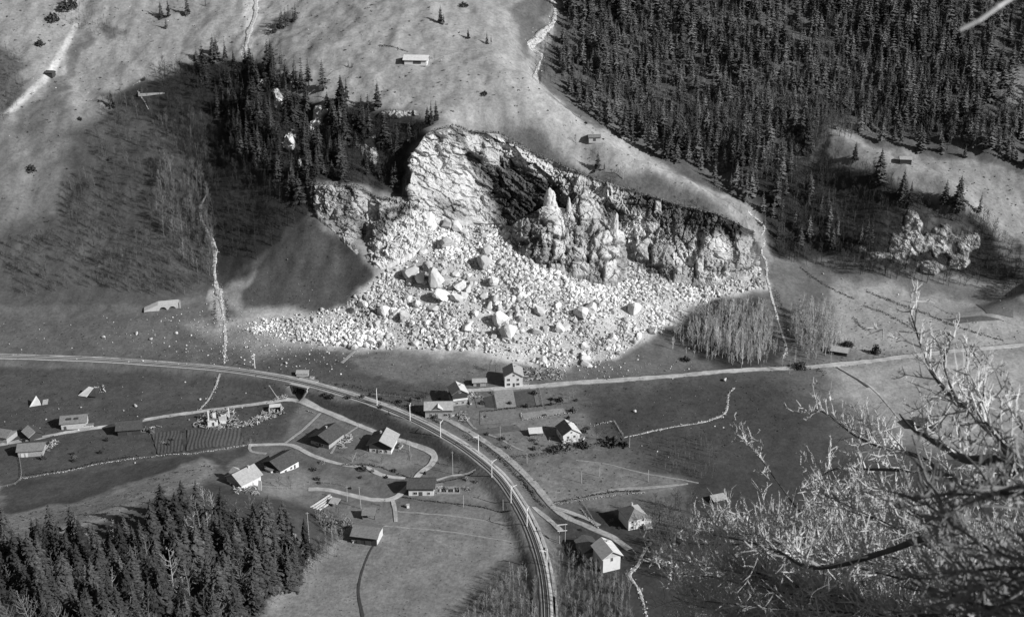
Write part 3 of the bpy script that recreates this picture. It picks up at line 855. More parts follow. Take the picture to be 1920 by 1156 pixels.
def boulder(px, py, wpx, hpx, k, rz, label, group=None, tilt=0.0, cat='boulder', name='boulder', depth=None):
    """a boulder whose foot stands at a photo pixel, size given in photo pixels"""
    g = hit1(px, py)
    s = F / math.hypot(g[1], CAM_Z - g[2])
    o = link(name, ROCKS[k % len(ROCKS)])
    w_, h_ = wpx / s / 1.95, hpx / s / 1.95
    o.scale = (w_, depth or (w_ + h_) * 0.5, h_)
    o.location = (g[0], g[1] + 0.3 * w_, g[2] + h_ * 0.72)
    o.rotation_euler = (tilt * 0.3, tilt, rz)
    return tag(o, label, cat, group)
# towers of the bastion and clean slabs of the scarp: pieces of the cliff
M_SPIRE = mat('pale_limestone', 0.56, rough=0.95, var=0.25, scale=0.35, bump=0.6, bscale=1.2, objvar=0.12, spots=[(0.7, 0.62, 0.55), (1.8, 0.66, 0.6)], bdist=0.4)
def tower_mesh(name, seed, point=0.6, n=26, m=30, material=None):
    """upright broken pillar, narrowing to the top, faces and joints cut in"""
    r = np.random.default_rng(seed)
    u, v = np.meshgrid(np.linspace(0, 2 * math.pi, n, endpoint=False), np.linspace(0, 1, m))
    prof = np.interp(v, [0, 0.15, 0.45, 0.75, 0.92, 1.0], [0.95, 1.0, 0.95, 1 - 0.45 * point, 1 - 0.8 * point, 0.06])
    V = np.stack((np.cos(u) * prof + 0.12 * np.sin(v * 5 + seed), np.sin(u) * prof, v * 2 - 1), -1)
    q = V * np.array((1, 1, 1.8)) + seed * 3.7
    d = 0.26 * facets(q[..., 0] * 1.1, q[..., 1] * 1.1, q[..., 2] * 0.7, seed, 1.5, 0.35) + 0.13 * facets(q[..., 0] * 2.6, q[..., 1] * 2.6, q[..., 2] * 1.8, seed + 5, 1.8, 0.3)
    V[..., :2] *= (1 + d)[..., None]; V[..., 2] += 0.5 * d * 0.3
    top = np.array(((0.12 * math.sin(5 + seed), 0, 1.02),))
    ii = np.arange(n * m).reshape(m, n); jj = np.roll(ii, -1, 1)
    f = np.stack((ii[:-1].ravel(), jj[:-1].ravel(), jj[1:].ravel(), ii[1:].ravel()), -1)
    cap = np.stack((ii[-1], jj[-1], np.full(n, n * m), np.full(n, n * m)), -1)[:, :3]
    me = bpy.data.meshes.new(name); me.from_pydata([tuple(p) for p in np.concatenate((V.reshape(-1, 3), top))], [], [tuple(x) for x in f] + [tuple(x) for x in cap]); me.update()
    me.materials.append(material)
    return me
SPIRES = [tower_mesh('rock_tower', 401 + i, (0.75, 0.35, 0.6, 0.2, 0.5)[i], material=M_SPIRE) for i in range(5)]
def tower(px, py, y, wpx, hpx, k, rz=0.0, tilt=0.0, parent=None, name='rock_tower'):
    c = P(px, py, y); s = F / math.hypot(y, CAM_Z - c[2])
    o = link(name, SPIRES[k % 5], parent)
    o.scale = (wpx / s / 2, wpx / s / 2 * 0.9, hpx / s / 2)
    o.location = c; o.rotation_euler = (0, tilt, rz)
    return o
for i, (a, b, y, w_, h_, k, tl) in enumerate([(1030, 388, 687, 30, 76, 0, 0.03), (1067, 396, 690, 12, 60, 0, -0.12), (1153, 432, 684, 18, 72, 0, -0.05)]):
    tower(a, b, y, w_, h_, k, i * 1.3, tl, CF)
# outcrops breaking through the wooded slopes
def outcrop(x0, x1, y0, y1, blob, label, style, tone_k, rise=3.6, stp=1.7):
    gx, gy = np.meshgrid(np.arange(x0, x1, stp), np.arange(y0, y1, stp))
    G = hit(gx.ravel(), gy.ravel()).reshape(gx.shape + (3,)).transpose(1, 0, 2)
    for _ in range(3):
        G[1:-1] = (G[:-2] + 2 * G[1:-1] + G[2:]) / 4; G[:, 1:-1] = (G[:, :-2] + 2 * G[:, 1:-1] + G[:, 2:]) / 4
    Nn = face_normals(G); Nn = Nn * 0.5 + np.array((0, -0.5, 0.0))
    x, y, z = G[..., 0], G[..., 1], G[..., 2]; px, py = gx.T, gy.T
    n = fbm(x / 7, y / 7, z / 9, 4, 195)
    s, m = blobs(px, py, [b + (1.0,) for b in blob]); m = np.clip(m * 1.5 - 0.55 + 1.1 * n, 0, 1.1)
    d = rock_relief(x, y, z, style) * 0.75 * m + rise * m - 2.6 * (1 - smooth(0.0, 0.3, m))
    H = G + Nn * d[..., None]
    tn = np.clip(tone_k * (0.85 + 0.9 * fbm(x / 4, y / 4, z / 8, 4, 196)) * smooth(0.1, 0.6, m) + 0.08, 0.06, 0.95)
    a_, b_ = H.shape[:2]; ii = np.arange(a_ * b_).reshape(a_, b_)
    q = np.stack((ii[:-1, :-1].ravel(), ii[:-1, 1:].ravel(), ii[1:, 1:].ravel(), ii[1:, :-1].ravel()), -1)
    keep_ = (m.ravel()[q] > 0.02).any(1)
    tag(link('outcrop', mesh_np('outcrop', H.reshape(-1, 3), q[keep_], M_ROCK, False, {'tone': tn.ravel()})), label, None, None, 'structure')
outcrop(1590, 1870, 375, 530, [(1690, 458, 32, 28), (1712, 415, 14, 30), (1768, 450, 32, 34), (1818, 452, 26, 26), (1612, 466, 16, 9), (1745, 502, 24, 14), (1640, 482, 22, 9), (1800, 495, 20, 14)], 'pale broken rocks in the eastern wood', 'mixed', 0.75, 2.2)
outcrop(480, 640, 150, 340, [(522, 188, 11, 26), (497, 158, 7, 16), (545, 262, 12, 26), (598, 214, 11, 26), (562, 306, 5, 14), (612, 200, 8, 14), (585, 240, 7, 14)], 'pale crags showing through the cliff-top wood', 'column', 0.95, 4.2)
outcrop(640, 800, 200, 330, [(692, 268, 24, 18), (730, 214, 34, 7), (700, 300, 12, 14), (775, 212, 16, 6)], 'dull ledges in the hollow above the buttress', 'mixed', 0.5, 1.6)

# ------------------------------------------------------------------ rockfall: named blocks, then the 300 largest, then rubble
NAMED = [
    (818, 541, 30, 50, 0.1, 'tall upright pale boulder in the middle of the rockfall'), (804, 508, 24, 24, 0.5, 'grey boulder just left above the tall upright one'),
    (860, 546, 27, 24, 0.2, 'round pale boulder right of the tall upright one'), (828, 566, 32, 24, 0.9, 'flat-topped boulder below the tall upright one'), (854, 566, 26, 20, 1.2, 'shadowed boulder right of the flat-topped one'),
    (915, 478, 24, 24, 0.3, 'rounded boulder high in the rockfall'), (905, 502, 44, 30, 0.6, 'long leaning slab right of the upright boulder'), (925, 535, 20, 26, 0.0, 'narrow boulder with a black hollow on its left'),
    (1090, 600, 34, 28, 0.7, 'square block split in two near the right of the rockfall'), (1105, 588, 30, 24, 0.5, 'tilted block behind the split square one'), (1192, 588, 32, 26, 0.3, 'white square block at the right edge of the rockfall'),
    (955, 635, 36, 34, 0.4, 'broad white boulder near the lower edge of the rockfall'), (940, 610, 34, 28, 1.0, 'mottled boulder behind the broad white one'), (927, 570, 14, 24, 0.1, 'pointed standing stone in the middle of the rubble'),
    (800, 432, 44, 36, 0.2, 'wide block at the very top of the rockfall'), (836, 428, 26, 22, 0.8, 'dark-faced block at the top of the rockfall'), (858, 434, 26, 24, 0.3, 'rounded white block at the top of the rockfall'), (870, 438, 16, 16, 1.3, 'small round block at the right end of the top row'),
    (835, 468, 34, 26, 0.5, 'slanting grey slab below the top row'), (768, 520, 40, 24, 0.2, 'low grey boulder at the foot of the buttress'), (790, 530, 24, 24, 0.6, 'boulder between the buttress and the upright one'),
    (720, 592, 26, 24, 0.4, 'white boulder in the left half of the rubble'), (760, 602, 24, 22, 0.9, 'white boulder right of its twin in the left half'), (875, 622, 24, 18, 0.2, 'low white slab near the lower middle edge'), (1010, 590, 26, 20, 1.1, 'grey block right of the standing stone'),
    (972, 550, 14, 20, 0.6, 'single pale stone under the bastion'), (1050, 622, 24, 22, 0.3, 'dark-sided block at the lower right of the rockfall'), (780, 575, 16, 20, 0.3, 'pale boulder left below the flat-topped one'), (1128, 578, 18, 14, 0.3, 'small block left of the white square one'), (705, 612, 18, 15, 0.3, 'oval boulder on the left rim of the rubble')]
for i, (a, b, w_, h_, rz, lb) in enumerate(NAMED):
    boulder(a, b, w_, h_, i, rz * 3, lb, 'boulders of the rockfall', random.uniform(-0.25, 0.25))

def poly_points(poly, n, seed, ymin=0):
    """n random pixels inside a pixel polygon"""
    r = np.random.default_rng(seed)
    xs = [p[0] for p in poly]; ys = [p[1] for p in poly]
    out = []
    while len(out) < n:
        x = r.uniform(min(xs), max(xs), 4 * n); y = r.uniform(min(ys), max(ys), 4 * n)
        m = in_poly(x, y, poly)
        out += list(zip(x[m], y[m]))
    return np.array(out[:n])
CORE = [(560, 605), (640, 585), (705, 530), (760, 485), (822, 422), (950, 432), (975, 485), (1040, 515), (1150, 540), (1180, 510), (1255, 540), (1330, 548), (1350, 560), (1265, 590), (1235, 620), (1190, 645), (1120, 680), (1060, 690), (975, 675), (900, 655), (800, 650), (700, 650), (610, 640)]
bp_ = poly_points(CORE, 270, 5)
bh = hit(bp_[:, 0], bp_[:, 1])
r5 = np.random.default_rng(55)
for i, g in enumerate(bh):
    o = link('boulder', ROCKS[i % 10])
    s = 1.0 + 2.3 * r5.random() ** 2.0
    o.scale = (s * r5.uniform(0.8, 1.3), s * r5.uniform(0.7, 1.2), s * r5.uniform(0.6, 1.1))
    o.location = (g[0], g[1], g[2] + 0.15 * s)
    o.rotation_euler = (r5.uniform(-0.5, 0.5), r5.uniform(-0.5, 0.5), r5.uniform(0, 6.3))
    tag(o, 'angular pale block among the rubble of the rockfall', 'boulder', 'blocks strewn over the rockfall')

UNIT = []                                                   # a few faceted stones for the rubble, 20 faces each
for i in range(8):
    bm = bmesh.new(); bmesh.ops.create_icosphere(bm, subdivisions=1, radius=1.0)
    v = np.array([p.co[:] for p in bm.verts]); r = np.random.default_rng(600 + i)
    for _ in range(5):
        n = r.normal(size=3); n /= np.linalg.norm(n); d = v @ n - r.uniform(0.4, 0.75); v = v - np.where(d > 0, d, 0)[:, None] * n
    v += r.normal(size=v.shape) * 0.08
    UNIT.append((v, np.array([[q.index for q in f.verts] for f in bm.faces]))); bm.free()
def rubble(name, pts, sizes, tones, material, label, seed, kind='stuff', sink=0.3, parent=None):
    r = np.random.default_rng(seed); V = []; Fc = []; T = []; base = 0
    which = r.integers(0, len(UNIT), len(pts))
    for u in range(len(UNIT)):
        sel = np.where(which == u)[0]
        if not len(sel): continue
        v, f = UNIT[u]; n = len(sel)
        a, b, c = r.uniform(0, 6.28, n), r.uniform(-0.7, 0.7, n), r.uniform(-0.7, 0.7, n)
        sc = sizes[sel][:, None] * r.uniform(0.65, 1.3, (n, 3))
        w = v[None] * sc[:, None, :]
        x, y, z = w[..., 0], w[..., 1], w[..., 2]
        y, z = y * np.cos(b)[:, None] - z * np.sin(b)[:, None], y * np.sin(b)[:, None] + z * np.cos(b)[:, None]
        x, z = x * np.cos(c)[:, None] + z * np.sin(c)[:, None], -x * np.sin(c)[:, None] + z * np.cos(c)[:, None]
        x, y = x * np.cos(a)[:, None] - y * np.sin(a)[:, None], x * np.sin(a)[:, None] + y * np.cos(a)[:, None]
        w = np.stack((x, y, z), -1) + pts[sel][:, None, :] + np.array((0, 0, 1.0)) * (sizes[sel] * sink)[:, None, None]
        V.append(w.reshape(-1, 3))
        Fc.append((f[None] + (base + np.arange(n) * len(v))[:, None, None]).reshape(-1, 3))
        T.append(np.repeat(tones[sel], len(v))); base += n * len(v)
    me = mesh_np(name, np.concatenate(V), np.concatenate(Fc), material, False, {'tone': np.concatenate(T)})
    return tag(link(name, me, parent), label, None, None, kind)
M_RUBBLE = mat('rubble', 0.66, rough=1.0, var=0.12, scale=0.8, attr='tone')
def scatter_world(poly, spacing, seed, jit=0.5):
    """even scatter on the ground inside a pixel polygon"""
    h = hit([p[0] for p in poly], [p[1] for p in poly])
    xa = np.arange(h[:, 0].min() - 5, h[:, 0].max() + 5, spacing); ya = np.arange(h[:, 1].min() - 5, h[:, 1].max() + 5, spacing)
    x, y = np.meshgrid(xa, ya); x = x.ravel(); y = y.ravel()
    r = np.random.default_rng(seed)
    x = x + r.uniform(-jit, jit, x.shape) * spacing; y = y + r.uniform(-jit, jit, x.shape) * spacing
    z = ground(x, y)
    px, py = to_px(x, y, z)
    m = in_poly(px, py, poly)
    return np.stack((x, y, z), -1)[m], px[m], py[m]
sp, spx, spy = scatter_world(SCREE_POLY, 0.74, 77)
r6 = np.random.default_rng(66)
edge = seg_dist(spx, spy, SCREE_POLY, True)[0]
patch = fbm(sp[:, 0] / 13, sp[:, 1] / 13, octaves=3, seed=91)
keep = r6.random(len(sp)) < np.clip(0.2 + edge / 26, 0, 1) * np.clip(0.85 + 0.8 * patch, 0.42, 1)
sp, spx, spy = sp[keep], spx[keep], spy[keep]
sz = 0.26 + 1.25 * r6.random(len(sp)) ** 3.4
foot_ = np.concatenate([catmull([P(*p[3]) for p in c], 0.8) for c in (CLIFF_MAIN[7:], CLIFF_FRONT[1:-1])])
foot_ = np.repeat(foot_, 4, 0) + r6.normal(size=(len(foot_) * 4, 3)) * np.array((0.8, 1.6, 0)) + np.array((0, -1.4, 0))
foot_[:, 2] = ground(foot_[:, 0], foot_[:, 1])
sp = np.concatenate((sp, foot_)); sz = np.concatenate((sz, 0.4 + 1.0 * r6.random(len(foot_)) ** 2)); spx, spy = to_px(sp[:, 0], sp[:, 1], sp[:, 2])
patch = fbm(sp[:, 0] / 13, sp[:, 1] / 13, octaves=3, seed=91); sz *= np.clip(1.0 + 1.1 * patch, 0.55, 1.7)
finer = smooth(700, 560, spx) * 0.35
sz *= 1 - finer
rubble('rubble', sp, sz, (0.9 + 0.28 * r6.normal(size=len(sp)).clip(-1.6, 1.2)) * np.clip(0.92 + 0.5 * fbm(sp[:, 0] / 20, sp[:, 1] / 20, octaves=3, seed=93), 0.6, 1.15), M_RUBBLE, 'broken pale limestone heaped under the scarp', 1)
DEB = [(-5, 600), (330, 580), (430, 560), (540, 600), (640, 650), (850, 670), (980, 690), (1130, 660), (1290, 640), (1330, 690), (1100, 712), (860, 712), (560, 700), (420, 690), (0, 668)]
dp, dpx, dpy = scatter_world(DEB, 2.1, 78)
dn = np.exp(-(np.hypot((dpx - 500) / 190, (dpy - 630) / 50)) ** 2) + 0.8 * np.exp(-(np.hypot((dpx - 1090) / 140, (dpy - 690) / 24)) ** 2) + 0.10
keep = r6.random(len(dp)) < dn
dp = dp[keep]
MEADOW = [(-5, 690), (420, 700), (1090, 715), (1500, 700), (1500, 800), (1250, 880), (1100, 800), (1090, 740), (860, 735), (640, 760), (520, 840), (0, 900)]
mp_, mx_, my_ = scatter_world(MEADOW, 4.6, 79)
keep = r6.random(len(mp_)) < 0.30 * smooth(-0.1, 0.5, fbm(mp_[:, 0] / 30, mp_[:, 1] / 30, octaves=2, seed=88))
dp = np.concatenate((dp, mp_[keep]))
CONE = [(470, 575), (450, 545), (590, 412), (640, 460), (700, 530), (640, 580)]
cp_, _, _ = scatter_world(CONE, 4.0, 80); cp_ = cp_[r6.random(len(cp_)) < 0.3]
SLOPE = [(60, 0), (480, 0), (800, 0), (1000, 150), (1330, 370), (1100, 320), (800, 240), (640, 180), (420, 90), (200, 180), (60, 420), (0, 420), (0, 150)]
sl_, _, _ = scatter_world(SLOPE, 9.0, 81); sl_ = sl_[r6.random(len(sl_)) < 0.35]
FAN = [(1440, 480), (1640, 510), (1920, 570), (1920, 600), (1600, 640), (1460, 640)]
fn_, _, _ = scatter_world(FAN, 4.0, 82); fn_ = fn_[r6.random(len(fn_)) < 0.3]
dp = np.concatenate((dp, cp_, sl_, fn_))
rubble('scattered_stones', dp, 0.12 + 0.5 * r6.random(len(dp)) ** 3.5, 0.7 + 0.3 * r6.normal(size=len(dp)).clip(-1.5, 1), M_RUBBLE, 'loose pale stones flung over the meadows', 2)
# ------------------------------------------------------------------ roads, lanes, railway
M_ROAD = mat('gravel_road', 0.42, rough=1.0, var=0.22, scale=0.7, bump=0.2, bscale=2, spots=[(0.4, 0.64, 0.8)], attr='tone')
M_LANE = mat('dirt_lane', 0.36, rough=1.0, var=0.3, scale=0.9, bump=0.2, bscale=2, attr='tone')
M_PATH = mat('trodden_path', 0.27, rough=1.0, var=0.3, scale=0.9)
M_BALLAST = mat('ballast', 0.40, rough=1.0, var=0.25, scale=2.2, bump=0.3, bscale=4)
M_SLEEPER = mat('sleeper_timber', 0.07, var=0.3, scale=3)
M_RAIL = mat('worn_steel', 0.50, rough=0.55, var=0.1, scale=2)
M_STREAM = mat('stream_bed', 0.40, rough=0.9, var=0.45, scale=1.2, bump=0.3, bscale=3)
M_WATER = mat('broken_water', 0.44, rough=0.4, var=0.5, scale=1.0, bump=0.2, bscale=3, spots=[(0.9, 0.55, 0.4)])
M_STONE = mat('field_stone', 0.42, rough=1.0, var=0.3, scale=1.5)
M_CONC = mat('concrete', 0.40, rough=0.9, var=0.2, scale=0.6)
M_DITCH = mat('ditch_earth', 0.06, rough=1.0, var=0.3, scale=1)
M_HEDGE = mat('scrub', 0.055, rough=1.0, var=0.5, scale=2.0, objvar=0.2)

def wline(px, step=1.5):
    h = hit([p[0] for p in px], [p[1] for p in px])
    return catmull(list(h[:, :2]), step)
def ribbon_mesh(name, line, widths, lift, material, cross=5, zfix=None, wob=0.0, skirt=0.4):
    n = len(line)
    w_ = np.interp(np.linspace(0, 1, n), np.linspace(0, 1, len(widths)), widths) if hasattr(widths, '__len__') else np.full(n, widths)
    d = np.gradient(line[:, :2], axis=0); d /= np.linalg.norm(d, axis=1, keepdims=True) + 1e-9
    nn = np.stack((-d[:, 1], d[:, 0]), -1)
    if wob: w_ = w_ * (1 + wob * vnoise(line[:, 0] / 3, line[:, 1] / 3, seed=5) + 0.8 * wob * vnoise(line[:, 0] / 11, line[:, 1] / 11, seed=6))
    us = np.concatenate(([-0.5], np.linspace(-0.5, 0.5, cross), [0.5]))
    V = np.empty((n, len(us), 3))
    for j, u in enumerate(us):
        p = line[:, :2] + nn * (w_ * u)[:, None]
        V[:, j, :2] = p
        g = ground(p[:, 0], p[:, 1]) if zfix is None else zfix
        V[:, j, 2] = g + (lift if 0 < j < len(us) - 1 else -skirt)
    ii = np.arange(n * len(us)).reshape(n, len(us))
    q = np.stack((ii[:-1, :-1].ravel(), ii[:-1, 1:].ravel(), ii[1:, 1:].ravel(), ii[1:, :-1].ravel()), -1)
    if np.cross(V[1, 1] - V[0, 1], V[0, 2] - V[0, 1])[2] > 0: q = q[:, ::-1]
    # wheel tracks worn pale, grass creeping in from the verges and along the middle
    pr = np.interp(us, [-0.5, -0.38, -0.22, 0.0, 0.22, 0.38, 0.5], [0.5, 0.9, 1.08, 0.86, 1.08, 0.9, 0.5])
    tn = pr[None, :] * (1 + 0.22 * vnoise(V[..., 0] / 2.2, V[..., 1] / 2.2, seed=12) + 0.15 * vnoise(V[..., 0] / 9, V[..., 1] / 9, seed=13))
    return mesh_np(name, V.reshape(-1, 3), q, material, True, {'tone': tn.ravel()})
def ribbon(name, px, width, material, lift=0.14, label=None, kind='structure', wob=0.15, cross=7):
    return tag(link(name, ribbon_mesh(name, wline(px), width, lift, material, cross, wob=wob)), label, None, None, kind)

ribbon('road', [(2000, 637), (1920, 646), (1800, 657), (1700, 668), (1560, 684), (1400, 693), (1230, 707), (1100, 716), (1000, 724), (920, 729), (876, 732)], 4.4, M_ROAD, 0.2, 'pale gravel road along the foot of the rockfall')
ribbon('road', [(800, 770), (850, 792), (900, 822), (950, 858), (1000, 906), (1032, 945), (1060, 968), (1110, 990), (1150, 1008), (1180, 1030)], 3.6, M_LANE, 0.16, 'lane on the far side of the railway')
ribbon('road', [(1035, 950), (1090, 968), (1125, 985)], [3.5, 2.0], M_LANE, 0.18, 'short fork of the lane')
ribbon('road', [(1000, 950), (1030, 975), (1052, 995)], 2.6, M_LANE, 0.18, 'slip lane beside the track')
ribbon('road', [(-30, 838), (60, 822), (140, 808), (220, 796), (330, 777), (420, 765), (500, 754), (548, 749), (600, 768), (660, 792), (720, 816), (770, 832), (802, 845), (814, 856), (808, 870), (790, 884), (776, 900), (758, 918), (735, 934), (700, 936), (650, 926), (605, 917), (578, 916)], 3.2, M_ROAD, 0.16, 'narrow valley road bending past the barns')
ribbon('lane', [(735, 934), (740, 955), (742, 978)], 1.8, M_LANE, 0.15, 'short drive running down from the bend')
ribbon('lane', [(466, 834), (500, 833), (545, 834), (590, 855), (640, 870), (686, 876), (716, 890), (760, 896)], [2.0, 2.4, 2.8, 2.6, 2.2, 3.0, 1.8], M_ROAD, 0.15, 'winding farm lane below the ruined houses')
ribbon('lane', [(468, 836), (470, 845), (500, 850)], 1.6, M_PATH, 0.15, 'hooked end of the farm lane')
ribbon('path', [(600, 774), (570, 803), (532, 832)], 1.5, M_PATH, 0.13, 'straight footpath between road and lane')
ribbon('path', [(678, 794), (640, 822), (620, 850)], 1.0, M_PATH, 0.13, 'footpath beside the dark chalet')
ribbon('path', [(864, 770), (878, 790), (892, 804), (935, 822), (965, 838), (982, 845)], 1.2, M_PATH, 0.13, 'footpath curving through the meadow')
ribbon('path', [(818, 900), (850, 891), (892, 880)], 1.3, M_ROAD, 0.2, 'pale path from the railway to the barn')
ribbon('path', [(1030, 945), (1070, 935), (1150, 918), (1230, 912), (1290, 906)], [0.9, 1.1, 2.4, 2.0, 0.8], M_PATH, 0.13, 'sandy cart track along the stone wall')
ribbon('path', [(1080, 862), (1130, 868), (1200, 885), (1310, 905)], 0.7, M_PATH, 0.12, 'faint track across the meadow')
ribbon('path', [(700, 640), (668, 655), (640, 680)], 2.0, M_PATH, 0.13, 'scrape running down from the rockfall')
ribbon('path', [(690, 126), (640, 128), (610, 146)], 1.3, M_PATH, 0.12, 'cow path below the alp house')
ribbon('path', [(805, 112), (850, 100), (890, 92)], 1.2, M_PATH, 0.12, 'cow path above the alp house')
ribbon('path', [(1690, 790), (1640, 732), (1600, 705), (1568, 686)], [0.7, 1.3, 1.0, 0.8], M_ROAD, 0.13, 'pale drain edge across the eastern field')
ribbon('ditch', [(1566, 686), (1598, 706), (1628, 726)], 1.3, M_DITCH, 0.10, 'dark drain in the eastern field')
ribbon('ditch', [(680, 1156), (672, 1100), (690, 1040), (715, 1000)], [1.6, 1.3, 1.0, 0.8], M_PATH.copy() if False else M_DITCH, 0.05, 'worn furrow through the hay meadow')
for a in ([(720, 985), (850, 997), (985, 1010)], [(745, 958), (860, 968), (960, 975)]):
    ribbon('path', a, 0.8, M_PATH, 0.10, 'mown strip edge in the hay meadow')

# railway
rl = RAIL[:, :2]
rzv = RAIL[:, 2]
track = empty('railway', (0, 0, 0), 0, 'single railway track curving over its embankment')
track['kind'] = 'structure'
link('ballast_bed', ribbon_mesh('ballast_bed', rl, 4.9, 0.0, M_BALLAST, 5, zfix=rzv - 0.42, wob=0.08, skirt=0.6), track)
link('track_bed', ribbon_mesh('track_bed', rl, 3.0, 0.0, M_DITCH, 3, zfix=rzv - 0.395, skirt=0.1), track)
link('side_path', ribbon_mesh('side_path', rl + np.stack((np.gradient(rl[:, 1]), -np.gradient(rl[:, 0])), -1) / np.hypot(np.gradient(rl[:, 1]), np.gradient(rl[:, 0]))[:, None] * -3.6, 1.4, 0.0, M_ROAD, 5, zfix=rzv - 0.55, wob=0.3, skirt=0.7), track)
def track_frames(step):
    d = np.gradient(rl, axis=0); L = np.concatenate(([0], np.cumsum(np.hypot(*np.diff(rl, axis=0).T))))
    s = np.arange(0, L[-1], step)
    x = np.interp(s, L, rl[:, 0]); y = np.interp(s, L, rl[:, 1]); z = np.interp(s, L, rzv)
    t = np.stack((np.gradient(x), np.gradient(y)), -1); t /= np.linalg.norm(t, axis=1, keepdims=True)
    return x, y, z, t
x, y, z, t = track_frames(0.66)
nrm = np.stack((-t[:, 1], t[:, 0]), -1)
V = np.empty((len(x), 8, 3)); c8 = [(-1, -1, -1), (1, -1, -1), (1, 1, -1), (-1, 1, -1), (-1, -1, 1), (1, -1, 1), (1, 1, 1), (-1, 1, 1)]
for k, (a, b, c) in enumerate(c8):
    V[:, k, 0] = x + t[:, 0] * 0.17 * a + nrm[:, 0] * 1.3 * b
    V[:, k, 1] = y + t[:, 1] * 0.17 * a + nrm[:, 1] * 1.3 * b
    V[:, k, 2] = z - 0.36 + 0.09 * c
fb = np.array([(4, 5, 6, 7), (0, 1, 5, 4), (1, 2, 6, 5), (2, 3, 7, 6), (3, 0, 4, 7)])
o = link('sleepers', mesh_np('sleepers', V.reshape(-1, 3), (fb[None] + 8 * np.arange(len(x))[:, None, None]).reshape(-1, 4), M_SLEEPER), track); o['kind'] = 'stuff'
for sgn in (-1, 1):
    link('rail', ribbon_mesh('rail', rl + np.stack((-np.gradient(rl[:, 1]), np.gradient(rl[:, 0])), -1) / np.hypot(np.gradient(rl[:, 1]), np.gradient(rl[:, 0]))[:, None] * 0.76 * sgn, 0.16, 0.0, M_RAIL, 2, zfix=rzv - 0.14, skirt=0.2), track)

# road passage under the railway
bridge = empty('underpass', (BR[0], BR[1], BR_FLOOR), math.atan2(BR_T[1], BR_T[0]), 'concrete road passage through the railway embankment', 'underpass')
hgt = BR[2] - 0.75 - BR_FLOOR
for s in (-1, 1):
    MB().box(s * 4.3 - 0.45, s * 4.3 + 0.45, -4.6, 4.6, -1, hgt).build('abutment', M_CONC, bridge)
    m = MB(); q = [(s * 4.75, -4.6, -1), (s * 9.5, -9.0, -1), (s * 9.5, -9.0, 0.9), (s * 4.75, -4.6, hgt)]
    q2 = [(a + s * 0.6, b + 0.3, c) for a, b, c in q]
    m.poly(q + q2, [(0, 1, 2, 3), (7, 6, 5, 4), (3, 2, 6, 7), (1, 5, 6, 2), (0, 3, 7, 4)]); m.build('wing_wall', M_CONC, bridge)
MB().box(-5.6, 5.6, -4.7, 4.7, hgt, hgt + 0.3).build('deck', M_CONC, bridge)
MB().box(-5.8, 5.8, -4.95, -4.6, hgt - 0.1, hgt + 0.8).build('parapet', M_CONC, bridge)
MB().box(-5.8, 5.8, 4.6, 4.95, hgt - 0.1, hgt + 0.8).build('parapet', M_CONC, bridge)
ribbon('road', [(585, 705), (572, 735), (553, 752)], 2.6, M_LANE, 0.1, 'track leading through the railway passage')

def fence(px, label, h_=1.1, gap=2.6):
    ln = wline(px, gap); g0 = np.array((ln[0][0], ln[0][1], float(ground(*ln[0]))))
    T = empty('fence', g0, 0, label, 'fence')
    z = ground(ln[:, 0], ln[:, 1]); me = MB().tube([(0, 0, -0.4), (0, 0, h_)], [0.11, 0.09], 5).mesh('fence_post', M_FPOST)
    for p, zz in zip(ln, z):
        o = link('post', me, T); o.location = (p[0] - g0[0], p[1] - g0[1], zz - g0[2]); o.rotation_euler = (random.uniform(-0.07, 0.07), random.uniform(-0.07, 0.07), 0)
    for hh in (0.45, 0.9):
        MB().tube([(p[0] - g0[0], p[1] - g0[1], zz - g0[2] + hh) for p, zz in zip(ln, z)], [0.05] * len(ln), 4).build('rail', M_FPOST, T)
M_FPOST = mat('fence_wood', 0.30, rough=1.0, var=0.3, scale=2)
for px_, lb in [([(1011, 728), (1018, 762)], 'short fence along the right side of the kitchen gardens'), ([(925, 732), (932, 767)], 'short fence along the left side of the kitchen gardens'), ([(735, 845), (768, 850), (770, 862)], 'fence round the little yard right of the chalet with the shadowed gable'), ([(478, 912), (520, 916), (580, 908)], 'fence along the pasture below the farm lane'), ([(580, 905), (620, 906), (660, 917)], 'fence above the bend of the valley road'), ([(1150, 790), (1168, 818)], 'fence closing the bare yard'), ([(35, 845), (38, 900), (0, 915)], 'fence running down from the barn with white doors'), ([(1090, 940), (1100, 955), (1118, 985)], 'fence along the garden of the hip-roofed house'), ([(660, 855), (668, 862), (690, 850)], 'short fence on the slope in front of the dark chalet'), ([(640, 730), (720, 742), (790, 752)], 'long fence along the field beyond the railway')]:
    fence(px_, lb)

# streams
def stream(px, widths, seed, label, mat_=M_WATER, stones=True):
    widths = [v * (1.1 if seed in (11, 14) else 0.72) for v in widths]
    o = ribbon('stream', px, widths, mat_, 0.12, label, 'structure', wob=0.5, cross=4)
    if stones:
        ln = wline(px, 0.7); r = np.random.default_rng(seed)
        n = len(ln); w_ = np.interp(np.linspace(0, 1, n), np.linspace(0, 1, len(widths)), widths)
        off = r.normal(size=(n * 3, 2)) * np.repeat(w_, 3)[:, None] * 0.6
        p = np.repeat(ln[:, :2], 3, 0) + off
        pts = np.stack((p[:, 0], p[:, 1], ground(p[:, 0], p[:, 1])), -1)
        rubble('stream_stones', pts, 0.10 + 0.34 * r.random(len(pts)) ** 2.8, (0.95 if seed in (11, 14, 15, 12) else 0.6) + 0.4 * r.normal(size=len(pts)).clip(-1.5, 1), M_RUBBLE, 'stones along ' + label, seed)
    return o
